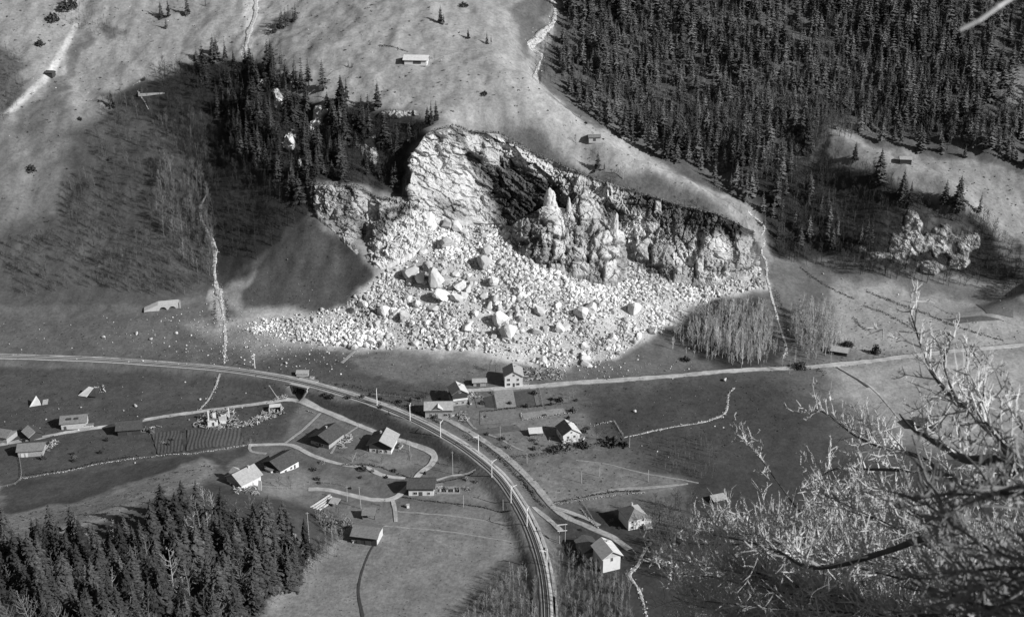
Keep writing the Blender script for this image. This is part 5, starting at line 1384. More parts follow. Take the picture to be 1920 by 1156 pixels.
chalet('barn', 61, 848, 7.5, 11.0, 2.6, 0.6, R(25), 98, (M_MASON, M_TIMBER2), (M_ROOF_M, M_ROOF_M), 'grey-roofed barn with two white doors at the left of the valley road', 'barn', wins=[], extra=lambda T, hw, hl, top, rise, p: [MB().box(-hw - 0.14, -hw - 0.02, y0, y1, 0.0, 2.0).build('door', M_PLASTER, T) for y0, y1 in ((3.0, 4.2), (1.2, 2.2))])
chalet('hut', 62, 818, 6.0, 7.5, 1.8, 0.8, R(30), 42, (M_TIMBER, M_TIMBER), (M_ROOF_P, M_ROOF_D), 'hut with a steep pale roof panel just behind the barn with white doors', 'hut')
chalet('barn', 8, 822, 8.0, 9.0, 2.6, 0.8, R(25), 75, (M_MASON, M_TIMBER2), (M_ROOF_M, M_ROOF_D), 'half-ruined barn cut by the left edge of the picture', 'barn', doors=[('left', 1, 0, 1.2, 1.8)])
chalet('house', 781, 117, 8.5, 14.5, 2.0, 0.6, R(26), 85, (M_PLASTER, M_TIMBER2), (M_ROOF_W, M_ROOF_W), 'alp house with a long bleached roof high on the open meadow', over=1.0, doors=[('left', -1.0, 0, 5.0, 1.8)])
chalet('barn', 1114, 262, 5.5, 7.0, 1.6, 0.6, R(22), 92, (M_GREYWALL, M_TIMBER), (M_ROOF_M, M_ROOF_M), 'small barn on the crest of the grassy spur', 'barn', over=0.5, doors=[('left', 0, 0, 1.6, 1.5)])
chalet('hut', 95, 141, 4.6, 5.0, 1.6, 0.4, R(25), 80, (M_TIMBER, M_TIMBER), (M_ROOF_D, M_ROOF_D), 'tiny dark hut on the path of the western slope', 'hut', over=0.4)
chalet('hut', 1697, 303, 5.0, 7.0, 1.5, 0.5, R(24), 82, (M_TIMBER, M_TIMBER), (M_ROOF_P, M_ROOF_P), 'hut with a pale roof on the grassy eastern knoll', 'hut', over=0.4)
chalet('hut', 1563, 242, 3.0, 3.6, 1.3, 0.3, R(24), 60, (M_TIMBER, M_PLASTER), (M_ROOF_D, M_ROOF_D), 'tiny hut at the top end of the eastern knoll', 'hut', over=0.3)
chalet('barn', 1574, 661, 6.5, 8.5, 1.6, 0.4, R(24), 68, (M_TIMBER, M_TIMBER), (M_ROOF_P, M_ROOF_D), 'low barn in the scrub where the eastern lane meets the road', 'barn', over=0.5)
chalet('barn', 1737, 800, 8.0, 11.0, 2.2, 0.6, R(24), 80, (M_TIMBER, M_TIMBER), (M_ROOF_D, M_ROOF_M), 'barn seen through the twigs on the eastern field', 'barn', over=0.8, doors=[('left', 0, 0, 2.5, 2.0)])

def woodpile(px, py, deg, label):
    T = empty('woodpile', hit1(px, py), R(deg), label, 'woodpile'); m = MB(); r = np.random.default_rng(int(px))
    for j in range(4):
        for k in range(12 - j):
            x = -2.0 + k * 0.34 + j * 0.17; m.tube([(x, -0.5 + r.uniform(-0.06, 0.06), 0.16 + j * 0.29), (x, 0.5 + r.uniform(-0.06, 0.06), 0.16 + j * 0.29)], [0.16, 0.15], 6)
    m.build('logs', M_BOARD, T); MB().slab([(-2.3, -0.8, 1.35), (2.3, -0.8, 1.35), (2.3, 0.8, 1.6), (-2.3, 0.8, 1.6)], 0.08).build('cover', M_ROOF_M, T)
for a, b, d, lb in [(752, 838, 75, 'log pile against the chalet with the shadowed gable'), (822, 913, 10, 'log pile beside the gabled barn'), (670, 1016, 5, 'log pile before the large hay barn'), (846, 780, 20, 'log pile at the corner of the long low farmhouse'), (882, 755, 100, 'log pile beside the tall timber chalet'), (1092, 824, 60, 'log pile at the right corner of the small white house'), (985, 722, 5, 'log pile right of the white two-storey house'), (505, 884, -36, 'log pile under the big dark roof'), (168, 800, 15, 'log pile right of the holed barn'), (1215, 990, 20, 'log pile at the porch of the hip-roofed house')]:
    woodpile(a, b, d, lb)

# ruins and wreckage
M_DEBRIS = mat('splintered_timber', 0.40, rough=1.0, var=0.4, scale=1.5, attr='tone')
def wreckage(poly, n, seed, label, lmin=0.6, lmax=2.6):
    pp = poly_points(poly, n, seed); h = hit(pp[:, 0], pp[:, 1]); r = np.random.default_rng(seed)
    L = r.uniform(lmin, lmax, n) / 2; az = r.uniform(0, 6.28, n); el = r.normal(size=n) * 0.28
    d = np.stack((np.cos(az) * np.cos(el), np.sin(az) * np.cos(el), np.sin(el)), -1); s = np.stack((-np.sin(az), np.cos(az), 0 * az), -1); u = np.cross(d, s)
    c = h + np.array((0, 0, 1)) * (0.25 + 0.5 * r.random(n))[:, None]
    V = np.empty((n, 8, 3)); wd = r.uniform(0.08, 0.22, n); th = r.uniform(0.05, 0.14, n)
    for k, (a, b, e) in enumerate(c8): V[:, k] = c + d * (L * a)[:, None] + s * (wd * b)[:, None] + u * (th * e)[:, None]
    f6 = np.array([(0, 3, 2, 1), (4, 5, 6, 7), (0, 1, 5, 4), (1, 2, 6, 5), (2, 3, 7, 6), (3, 0, 4, 7)])
    tn = np.repeat(0.35 + 1.1 * r.random(n) ** 1.5, 8)
    return tag(link('wreckage', mesh_np('wreckage', V.reshape(-1, 3), (f6[None] + 8 * np.arange(n)[:, None, None]).reshape(-1, 4), M_DEBRIS, False, {'tone': tn})), label, None, None, 'stuff')
wreckage([(360, 800), (375, 780), (395, 770), (440, 765), (450, 790), (470, 795), (440, 808), (400, 806), (375, 802)], 340, 21, 'splintered beams round the roofless house')
wreckage([(445, 800), (470, 788), (500, 770), (530, 762), (535, 775), (500, 788), (470, 800)], 260, 22, 'wreckage strewn from the small ruin')
wreckage([(500, 755), (530, 750), (545, 745), (530, 740), (508, 752)], 60, 23, 'broken posts beside the passage road')
wreckage([(980, 690), (1050, 690), (1060, 712), (985, 714)], 160, 24, 'smashed fruit trees and boards right of the white house')
wreckage([(82, 838), (100, 825), (112, 830), (90, 846)], 60, 25, 'boards fallen from the grey-roofed barn')
wreckage([(430, 905), (480, 912), (490, 930), (440, 925)], 70, 26, 'boards below the pale-roofed house')
wreckage([(165, 745), (196, 735), (196, 722), (180, 722)], 40, 27, 'splinters right of the collapsed hut')
wreckage([(636, 832), (655, 815), (660, 822), (642, 842)], 46, 28, 'white boards by the dark chalet', 1.5, 4.0)
wreckage([(220, 795), (232, 812), (285, 812), (300, 800)], 40, 29, 'broken rails below the dark-roofed barn')
wreckage([(872, 735), (896, 735), (905, 745), (880, 750)], 60, 30, 'rubbish in the yard of the timber chalet')
wreckage([(856, 775), (874, 772), (880, 792), (862, 790)], 60, 31, 'junk beside the long low farmhouse')
g = hit1(403, 792); ruin = empty('ruined_house', g, R(12), 'roofless white house reduced to broken walls beside the valley road', 'ruin')
for (x0, x1, y0, y1, h_) in ((-3.2, -1.4, -4, -3.6, 3.6), (-0.2, 1.0, -4, -3.6, 3.0), (-3.2, -2.8, -3.6, 0.5, 3.3), (-3.2, -2.7, 1.5, 4.6, 5.2), (-1.0, 0.6, 3.9, 4.3, 3.4), (2.6, 5.4, -2.0, -1.6, 2.0), (6.6, 7.2, 2.5, 3.2, 5.6), (3.0, 5.6, 3.0, 3.4, 2.6), (1.0, 1.4, -3.6, 0.0, 2.2)):
    m = MB(); n = max(2, int(max(x1 - x0, y1 - y0) / 0.7))
    for k in range(n):
        a, b = k / n, (k + 1) / n; hh = h_ * random.uniform(0.6, 1.05)
        if x1 - x0 > y1 - y0: m.box(x0 + (x1 - x0) * a, x0 + (x1 - x0) * b, y0, y1, -0.5, hh)
        else: m.box(x0, x1, y0 + (y1 - y0) * a, y0 + (y1 - y0) * b, -0.5, hh)
    m.build('broken_wall', M_PLASTER, ruin)
MB().box(-1.4, -0.2, -4, -3.6, 2.3, 3.2).build('lintel', M_PLASTER, ruin)
MB().slab([(2.2, -1.2, 0.3), (6.0, -0.6, 0.4), (5.4, 2.4, 2.2), (1.8, 2.0, 2.0)], 0.2).build('fallen_roof', M_ROOF_P, ruin)
g = hit1(516, 770); ruin = empty('ruined_house', g, R(8), 'small ruin with a white slab roof near the railway passage', 'ruin')
for (x0, x1, y0, y1, h_) in ((-3, -2.6, -2, 2, 2.0), (2.8, 3.2, -2, 2, 2.6), (-2.6, 2.8, 1.8, 2.2, 2.4), (-0.4, 0.0, -2, -1.6, 1.8), (1.2, 1.6, -2.2, -1.8, 1.6)):
    MB().box(x0, x1, y0, y1, -0.5, h_).build('broken_wall', M_GREYWALL, ruin)
MB().slab([(-2.8, -0.2, 2.1), (2.6, -0.4, 2.4), (2.8, 2.4, 2.9), (-2.8, 2.4, 2.7)], 0.2).build('roof', M_ROOF_W, ruin)
def fallen_roof(px, py, deg, pts1, pts2, label, m1=M_ROOF_W, m2=M_TIMBER):
    T = empty('collapsed_hut', hit1(px, py), R(deg), label, 'ruin')
    MB().slab(pts1, 0.2).build('roof_slope', m1, T); MB().slab(pts2, 0.2).build('roof_slope', m2, T)
    for x in (-2.6, 2.4): MB().box(x - 0.12, x + 0.12, -0.1, 0.14, -0.3, 1.7).build('post', M_TIMBER2, T)
    return T
fallen_roof(166, 741, -22, [(-4.6, -2.6, 0.3), (0.8, -2.4, 0.5), (1.6, 2.6, 3.6), (-1.2, 2.4, 3.8)], [(1.5, -2.0, 0.9), (6.0, -1.2, 0.7), (5.2, 2.8, 2.4), (2.0, 2.8, 3.7)], 'collapsed hut whose white roof slope has slid down on the left')
fallen_roof(70, 759, 8, [(-3.4, -2.0, 0.2), (2.4, -2.0, 0.9), (1.2, 0.8, 1.9), (-0.6, 2.8, 4.0)], [(2.6, -1.0, 0.3), (5.2, -0.8, 0.6), (5.4, 1.4, 2.4), (2.8, 1.2, 2.2)], 'collapsed hut with a heart-shaped scrap of white roof', M_ROOF_W, M_MASON)
# vaulted masonry stump on the western slope
g = hit1(311, 579); T = empty('vaulted_masonry', (g[0], g[1], g[2] - 0.4), R(14), 'long masonry stump with two dark arches at the foot of the western slope', 'ruin')
m = MB(); segs = 40
def arch_h(x):
    for c in (-1.6, 3.6):
        if abs(x - c) < 2.1: return math.sqrt(max(0, 2.1 ** 2 - (x - c) ** 2)) * 0.95
    return 0.0
xs_ = np.linspace(-12, 7.5, segs + 1)
for i in range(segs):
    xa, xb = xs_[i], xs_[i + 1]; lo_a, lo_b = arch_h(xa), arch_h(xb); ta, tb = (3.6 if xa > -4 else 3.6 - (-4 - xa) * 0.38), (3.6 if xb > -4 else 3.6 - (-4 - xb) * 0.38)
    m.poly([(xa, -0.8, lo_a), (xb, -0.8, lo_b), (xb, -0.8, tb), (xa, -0.8, ta), (xa, 3.0, lo_a), (xb, 3.0, lo_b), (xb, 3.0, tb + 0.8), (xa, 3.0, ta + 0.8)], [(0, 1, 2, 3), (3, 2, 6, 7), (0, 4, 5, 1), (4, 7, 6, 5)])
m.build('arcade', M_GREYWALL, T)
MB().box(-4, 6.4, 2.6, 3.2, -0.5, 3.4).build('back_wall', M_DITCH, T)
MB().box(7.5, 8.3, -1.2, 3.2, -0.8, 3.9).build('end_pier', M_MASON, T)
# sheepfold
g = hit1(284, 178); T = empty('sheepfold', g, R(12), 'roofless sheepfold of pale stone in the upper western pasture', 'ruin')
MB().box(-8, 8, -0.5, 0.6, -0.5, 1.2).build('long_wall', M_MASON, T); MB().box(-8.6, -7.9, -0.5, 6, -0.5, 1.1).build('side_wall', M_MASON, T); MB().box(7.9, 8.6, -0.5, 6, -0.5, 1.1).build('side_wall', M_MASON, T)
# timber stacks and yard by the lower wood
g = hit1(609, 945); T = empty('timber_rack', g, R(-34), 'rack of long pale planks beside the lower wood', 'timber rack')
for k in range(4):
    for j in range(2):
        x = -3 + k * 1.5
        MB().box(x, x + 0.7, -6.5 + 0.3 * k, 6.5 - 0.8 * k, 0.5 + 0.26 * j, 0.72 + 0.26 * j).build('plank', M_BOARD, T)
for y_ in (-5, 0, 5): MB().box(-3.4, 2.6, y_ - 0.12, y_ + 0.12, -0.4, 0.5).build('bearer', M_TIMBER2, T)
lean_to('shed', 628, 946, 3.6, 3.0, 1.6, 2.3, -20, M_TIMBER2, M_ROOF_P, 'small pale-roofed shed right of the plank rack')
g = hit1(841, 921); T = empty('garden_pen', g, R(0), 'low walled garden pen right of the gabled barn', 'pen')
for a in ((-5, 5, -2.2, -2.0, 0.9), (-5, 5, 2.4, 2.6, 1.1), (4.8, 5.0, -2.0, 2.4, 1.0)): MB().box(a[0], a[1], a[2], a[3], -0.4, a[4]).build('pen_wall', M_MASON, T)
for k in range(6): MB().box(-4 + k * 1.5, -3.3 + k * 1.5, -0.5, 1.6, -0.1, 0.5).build('garden_bed', M_DITCH if k % 2 else M_STONE, T)
g = hit1(765, 951); T = empty('field_box', g, 0.2, 'small white box standing in the strip meadow', 'box'); MB().box(-0.55, 0.55, -0.5, 0.5, 0, 1.5).build('housing', M_PLASTER, T); MB().box(-0.7, 0.7, -0.65, 0.65, 1.5, 1.65).build('lid', M_CONC, T)
g = hit1(1347, 938); T = empty('ruined_shed', g, R(20), 'low pale-roofed shed beside the scrub left of the twigs', 'shed'); MB().box(-3, 3, -1.6, 1.6, -0.4, 1.2).build('wall', M_TIMBER, T); MB().slab([(-3.4, -2.0, 1.3), (3.4, -2.0, 1.3), (3.4, 2.0, 2.3), (-3.4, 2.0, 2.3)], 0.15).build('roof', M_ROOF_P, T)
g = hit1(568, 703); T = empty('stone_heap', g, 0.0, 'pale stone hut beside the track above the railway passage', 'hut'); MB().box(-3.2, 3.0, -1.4, 1.4, -0.6, 1.5).build('wall', M_STONE, T); MB().slab([(-3.6, -1.8, 1.55), (3.2, -1.8, 1.55), (3.2, 1.8, 2.2), (-3.6, 1.8, 2.2)], 0.16).build('roof', M_ROOF_P, T)
g = hit1(1358, 712); T = None
boulder(1359, 714, 8, 7, 3, 0.3, 'lone white boulder in the dark meadow below the road')
for a, b, w_, lb in [(254, 762, 8, 'solitary stone on the dark western meadow'), (283, 637, 7, 'pale stone on the rubble-strewn ground above the railway'), (256, 627, 9, 'largest stone left of the torrent debris'), (195, 634, 9, 'long flat stone far left above the railway'), (330, 626, 8, 'rounded stone left of the torrent bed'), (1190, 772, 8, 'small bright stone in the meadow right of the gardens'), (1820, 668, 10, 'flat white stone on the eastern field by the road'), (375, 750, 6, 'bright stone beside the overgrown brook'), (536, 682, 7, 'bright stone above the railway passage')]:
    boulder(a, b, w_, w_ * 0.7, int(a) % 10, a, lb)

# ------------------------------------------------------------------ masts, poles, roadside stones
M_STEEL = mat('galvanised_mast', 0.75, rough=0.6, var=0.15, scale=1)
M_POLE = mat('weathered_pole', 0.42, rough=0.9, var=0.3, scale=1)
def mast_make():
    T = empty('catenary_mast', (0, 0, 0), 0, None, 'mast')
    MB().tube([(0, 0, -1.0), (0, 0, 8.6)], [0.24, 0.18], 6).build('pole', M_STEEL, T)
    a = MB().tube([(0, 0, 7.2), (1.6, 0, 7.9), (3.0, 0, 8.1)], [0.13, 0.12, 0.10], 5).build('bracket', M_STEEL, T)
    MB().tube([(0, 0, 8.4), (1.7, 0, 7.95)], [0.05, 0.05], 4).build('stay', M_STEEL, a)
    MB().box(-0.35, 0.35, -0.35, 0.35, -0.6, 0.25).build('footing', M_CONC, T)
    return T
def clone(T):
    c = T.copy(); COL.objects.link(c)
    for ch in T.children:
        d = ch.copy(); COL.objects.link(d); d.parent = c
        for gc in ch.children:
            e = gc.copy(); COL.objects.link(e); e.parent = d
    return c
M0 = mast_make()
MASTS = [(478, 690, 'first catenary mast at the left above the railway'), (707, 760, 'catenary mast above the dark chalets, second from the left'), (769, 788, 'catenary mast below the long low farmhouse'), (826, 820, 'catenary mast where the lane leaves the railway'), (897, 845, 'catenary mast on the far lane side of the railway'), (922, 894, 'catenary mast opposite the pale path to the barn'), (958, 942, 'catenary mast at the corner of the strip meadow'), (988, 986, 'catenary mast in the lower curve of the railway'), (1025, 1062, 'catenary mast nearest the camera beside the lower track')]
for i, (a, b, lb) in enumerate(MASTS):
    o = M0 if i == 0 else clone(M0)
    g = hit1(a, b); k = int(np.argmin(np.hypot(rl[:, 0] - g[0], rl[:, 1] - g[1])))
    o.location = g
    v = rl[k] - g[:2]
    o.rotation_euler = (0, 0, math.atan2(v[1], v[0]))
    tag(o, lb, 'mast', 'catenary masts along the railway')
def pole(px, py, h_, label, arms=True, tilt=0.0):
    T = empty('telegraph_pole', hit1(px, py), random.uniform(-0.4, 0.4), label, 'pole', 'wooden poles in the valley'); T.rotation_euler[1] = tilt
    MB().tube([(0, 0, -0.6), (0, 0, h_)], [0.15, 0.11], 5).build('shaft', M_POLE, T)
    if arms: MB().box(-0.6, 0.6, -0.06, 0.06, h_ - 0.7, h_ - 0.55).build('crossarm', M_POLE, T)
for a, b, h_, lb, tl in [(849, 889, 12, 'tall thin pole in front of the railway slope', 0), (677, 953, 11, 'white pole behind the pent-roofed shed', -0.04), (651, 940, 8, 'pole left of the white one', 0.03), (938, 823, 7, 'pole in the meadow right of the far lane', 0), (1215, 902, 6, 'short pole in the eastern meadow', 0), (869, 950, 6, 'post on the boundary hedge', 0), (943, 958, 6, 'post at the right end of the boundary hedge', 0), (1557, 734, 8, 'lone pole on the bright eastern field', 0), (1124, 893, 7, 'pole in the middle of the eastern meadow', 0), (768, 845, 5, 'post beside the chalet with the shadowed gable', 0), (581, 1030, 18, 'bare white pole at the edge of the lower wood', 0.0), (522, 748, 9, 'snapped pole leaning beside the passage road', -0.5), (660, 865, 5, 'slanting pole on the slope below the chalet with the shadowed gable', 0.45), (1090, 905, 6, 'post left of the low stone wall', 0), (988, 868, 5, 'post in the scrub belt', 0), (1180, 838, 6, 'post at the right end of the scrub belt', 0)]:
    pole(a, b, h_, lb, h_ > 6, tl)
g = hit1(1054, 1018); T = empty('transformer_mast', g, 0.15, 'double wooden mast with two crossbars beside the lower lane', 'mast')
for s in (-1.2, 1.2): MB().tube([(s, 0, -0.6), (s, 0, 9.5)], [0.16, 0.12], 5).build('shaft', M_POLE, T)
for z_ in (6.0, 9.0): MB().box(-2.0, 2.0, -0.1, 0.1, z_, z_ + 0.3).build('crossbar', M_PLASTER, T)
MB().box(-0.7, 0.7, -0.5, 0.5, 4.4, 5.6).build('transformer', M_DITCH, T)
ST = rock_mesh('kerb_stone', 950, 1, material=M_STONE)
ln = wline([(1920, 646), (1800, 657), (1700, 668), (1560, 684), (1400, 693)], 4.0)
for i in range(2, len(ln) - 2, 1):
    d = ln[min(i + 1, len(ln) - 1)] - ln[i - 1]; d /= np.linalg.norm(d); nn = np.array((-d[1], d[0]))
    for s in (-1, 1):
        p = ln[i] + nn * 2.6 * s
        o = link('kerb_stone', ST); o.scale = (0.22, 0.22, 0.42); o.location = (p[0], p[1], float(ground(p[0], p[1])) + 0.35)
        tag(o, 'small guard stone in the row along the eastern road', 'guard stone', 'guard stones along the eastern road')
# ------------------------------------------------------------------ trees
M_NEEDLES = mat('spruce_needles', 0.066, rough=1.0, var=0.35, scale=0.5, attr='tone', objvar=0.55, coords='Object')
M_BARK = mat('spruce_bark', 0.13, rough=1.0, var=0.3, scale=2)
M_TWIG_PALE = mat('pale_bare_wood', 0.33, rough=1.0, var=0.25, scale=1.0, objvar=0.3)
M_TWIG_GROVE = mat('silvery_bare_wood', 0.50, rough=1.0, var=0.3, scale=0.6, objvar=0.4)
M_TWIG_DARK = mat('dark_bare_wood', 0.12, rough=1.0, var=0.3, scale=1.0, objvar=0.4)

def spruce_arrays(seed, whorls, per, Rd=0.17, sub=0, low=0.06):
    """unit-high spruce crown: whorls of drooping boughs with hanging sprays; returns vertices, quads, tone"""
    r = np.random.default_rng(seed); V = []; T = []
    lean = r.normal(size=2) * 0.012
    for i in range(whorls):
        h = low + (0.985 - low) * (i / (whorls - 1)) ** 0.92
        rad = Rd * ((1 - h) ** 0.78 + 0.02) * r.uniform(0.75, 1.18)
        k = max(3, int(per * (0.55 + 0.45 * (1 - h))))
        a0 = r.uniform(0, 6.28)
        for j in range(k):
            a = a0 + 6.283 * j / k + r.normal() * 0.25
            L = rad * r.uniform(0.6, 1.22)
            if r.random() < 0.08: continue
            dr = np.array((math.cos(a), math.sin(a), 0)); sd = np.array((-dr[1], dr[0], 0)); up = np.array((0, 0, 1.0))
            b = np.array((lean[0] * h, lean[1] * h, h + r.normal() * 0.008))
            drop = L * r.uniform(0.25, 0.55)
            tip = b + dr * L - up * drop * 0.8; mid = b + dr * L * 0.55 - up * drop * 0.55
            wd = L * r.uniform(0.26, 0.4)
            t = r.uniform(0.72, 1.32)
            V.append((b + up * 0.012, mid + sd * wd, tip, mid - sd * wd)); T.append(t)
            V.append((b, mid + sd * wd * 0.3 - up * L * 0.34, tip - up * L * 0.06, mid + up * 0.01)); T.append(t * 0.9)
            for s in range(sub):
                q = r.uniform(0.35, 1.0); c = b + (tip - b) * q; si = 1 if s % 2 else -1
                e = c + sd * si * wd * r.uniform(0.7, 1.3) + dr * L * r.uniform(0.0, 0.22) - up * L * r.uniform(0.08, 0.3)
                w2 = L * 0.11
                V.append((c, c + (e - c) * 0.6 + dr * w2, e, c + (e - c) * 0.6 - dr * w2)); T.append(t * r.uniform(0.7, 1.35))
    # leader
    V.append(((0.006, 0, 0.95), (0, 0.006, 0.95), (lean[0], lean[1], 1.03), (-0.006, 0, 0.95))); T.append(1.0)
    V = np.array(V).reshape(-1, 3); n = len(V) // 4
    return V, np.arange(4 * n).reshape(n, 4), np.repeat(T, 4)
def prism_arrays(segs, sides=3):
    """segs: rows p0(3) p1(3) r0 r1 -> open tapered prisms"""
    S = np.asarray(segs, float); p0, p1, r0, r1 = S[:, :3], S[:, 3:6], S[:, 6], S[:, 7]
    d = p1 - p0; d /= np.linalg.norm(d, axis=1, keepdims=True) + 1e-9
    ref = np.where(np.abs(d[:, 2:3]) > 0.9, np.array((1.0, 0, 0)), np.array((0, 0, 1.0)))
    a = np.cross(d, ref); a /= np.linalg.norm(a, axis=1, keepdims=True) + 1e-9; b = np.cross(d, a)
    n = len(S); V = np.empty((n, 2 * sides, 3))
    for k in range(sides):
        t = 2 * math.pi * k / sides; o = a * math.cos(t) + b * math.sin(t)
        V[:, k] = p0 + o * r0[:, None]; V[:, sides + k] = p1 + o * r1[:, None]
    f = np.array([(k, (k + 1) % sides, sides + (k + 1) % sides, sides + k) for k in range(sides)])
    return V.reshape(-1, 3), (f[None] + 2 * sides * np.arange(n)[:, None, None]).reshape(-1, 4)
def bare_segs(seed, nb=16, spread=0.5, thick=1.0, sub=3, trunks=1):
    """unit-high leafless tree as segments"""
    r = np.random.default_rng(seed); S = []
    def seg(a, b, r0, r1): S.append((*a, *b, r0 * thick, r1 * thick))
    for tk in range(trunks):
        base = np.array((r.normal() * 0.03, r.normal() * 0.03, -0.03)) if trunks > 1 else np.array((0, 0, -0.03))
        top = base + np.array((r.normal() * 0.05, r.normal() * 0.05, 1.0 * r.uniform(0.85, 1.0)))
        md = (base + top) / 2 + np.array((r.normal() * 0.025, r.normal() * 0.025, 0))
        seg(base, md, 0.014, 0.009); seg(md, top, 0.009, 0.003)
        for i in range(nb):
            q = r.uniform(0.22, 0.97); p = base + (md - base) * q * 2 if q < 0.5 else md + (top - md) * (q - 0.5) * 2
            a = r.uniform(0, 6.28); L = spread * (1.05 - q) * r.uniform(0.45, 1.0) + 0.05
            e = p + np.array((math.cos(a) * L * 0.62, math.sin(a) * L * 0.62, L * r.uniform(0.5, 0.95)))
            m = (p + e) / 2 + np.array((math.cos(a), math.sin(a), -0.4)) * L * 0.09
            seg(p, m, 0.0055, 0.004); seg(m, e, 0.004, 0.002)
            for j in range(sub):
                u = r.uniform(0.3, 1.0); c = p + (e - p) * u; a2 = a + r.normal() * 0.9; l2 = L * r.uniform(0.25, 0.5)
                seg(c, c + np.array((math.cos(a2) * l2 * 0.6, math.sin(a2) * l2 * 0.6, l2 * r.uniform(0.4, 0.95))), 0.003, 0.0015)
    return S
SPR_NEAR = [spruce_arrays(800 + i, 30, 12, 0.205 + 0.025 * (i % 3), 4, 0.10) for i in range(6)]
SPR_FAR = [spruce_arrays(820 + i, 13 + 2 * (i % 5), 7 + i % 3, (0.13, 0.17, 0.2, 0.15, 0.24, 0.18, 0.14, 0.21, 0.16, 0.19)[i], 0, (0.05, 0.12, 0.04, 0.22, 0.03, 0.08, 0.3, 0.06, 0.1, 0.15)[i]) for i in range(10)]
SPR_NEAR_ME = [mesh_np('spruce_crown', v, f, M_NEEDLES, False, {'tone': t}) for v, f, t in SPR_NEAR]
SPR_FAR_ME = [mesh_np('spruce_crown', v, f, M_NEEDLES, False, {'tone': t}) for v, f, t in SPR_FAR]
TRUNK_ME = MB().tube([(0, 0, -0.05), (0, 0, 0.5), (0, 0, 0.98)], [0.014, 0.009, 0.002], 6).mesh('spruce_trunk', M_BARK)
BARE_SEG = [bare_segs(840 + i, 18 + 2 * (i % 3), 0.42 + 0.06 * (i % 3), 1.0, 3) for i in range(6)]
GROVE_SEG = [bare_segs(860 + i, 16, 0.34, 0.8, 4, 1 + i % 2) for i in range(5)]
def bare_meshes(segs, mt, name='bare_tree_crown'):
    out = []
    for s in segs:
        tv, tf = prism_arrays(s[:2], 5); cv, cf = prism_arrays(s[2:], 3)
        out.append((mesh_np('bare_trunk', tv, tf, mt), mesh_np(name, cv, cf, mt)))
    return out
BARE_PALE, BARE_DARK, GROVE_PALE = bare_meshes(BARE_SEG, M_TWIG_PALE), bare_meshes(BARE_SEG, M_TWIG_DARK), bare_meshes(GROVE_SEG, M_TWIG_GROVE)

def spruce(pos, h_, k, near, label, group, rz, wd=1.0):
    T = empty('spruce_tree', pos, rz, label, 'spruce', group)
    me = (SPR_NEAR_ME if near else SPR_FAR_ME); me = me[k % len(me)]
    for nm, m in (('crown', me), ('trunk', TRUNK_ME)):
        o = link(nm, m, T); o.scale = (h_ * wd, h_ * wd, h_)
def bare(pos, h_, k, pool, label, group, rz, name='bare_tree', cat='bare tree', wd=1.0):
    T = empty(name, pos, rz, label, cat, group)
    a, b = pool[k % len(pool)]
    for nm, m in (('trunk', a), ('crown', b)):
        o = link(nm, m, T); o.scale = (h_ * wd, h_ * wd, h_)
def mass(name, arrays, pos, hs, seed, material, label, wd=1.0, tone_jit=0.4):
    """one object of many trees, for those beyond the three hundred"""
    r = np.random.default_rng(seed); V = []; Fc = []; T = []; base = 0
    which = r.integers(0, len(arrays), len(pos))
    for u, (v, f, t) in enumerate(arrays):
        sel = np.where(which == u)[0]; n = len(sel)
        if not n: continue
        a = r.uniform(0, 6.283, n); c, s = np.cos(a)[:, None], np.sin(a)[:, None]
        hh = hs[sel][:, None]; w_ = hh * wd * r.uniform(0.85, 1.2, (n, 1))
        x = (v[None, :, 0] * c - v[None, :, 1] * s) * w_; y = (v[None, :, 0] * s + v[None, :, 1] * c) * w_; z = v[None, :, 2] * hh
        V.append((np.stack((x, y, z), -1) + pos[sel][:, None]).reshape(-1, 3))
        Fc.append((f[None] + (base + len(v) * np.arange(n))[:, None, None]).reshape(-1, f.shape[1]))
        T.append((t[None] * (1 + tone_jit * r.uniform(-1, 1, (n, 1)))).ravel()); base += n * len(v)
    return tag(link(name, mesh_np(name, np.concatenate(V), np.concatenate(Fc), material, False, {'tone': np.concatenate(T)})), label, None, None, 'stuff')
M_NEEDLES_MASS = mat('spruce_needles_mass', 0.115, rough=1.0, var=0.35, scale=0.5, attr='tone')
M_BARE_MASS = mat('bare_wood_mass', 1.0, rough=1.0, var=0.25, scale=0.8, attr='tone')

r7 = np.random.default_rng(77)
def thin(p, lo, hi):                                         # keep points with a patchy density
    n = 0.5 + 0.5 * fbm(p[:, 0] / 26, p[:, 1] / 26, octaves=3, seed=201)
    return r7.random(len(p)) < lo + (hi - lo) * np.clip(n * 1.6 - 0.3, 0, 1)

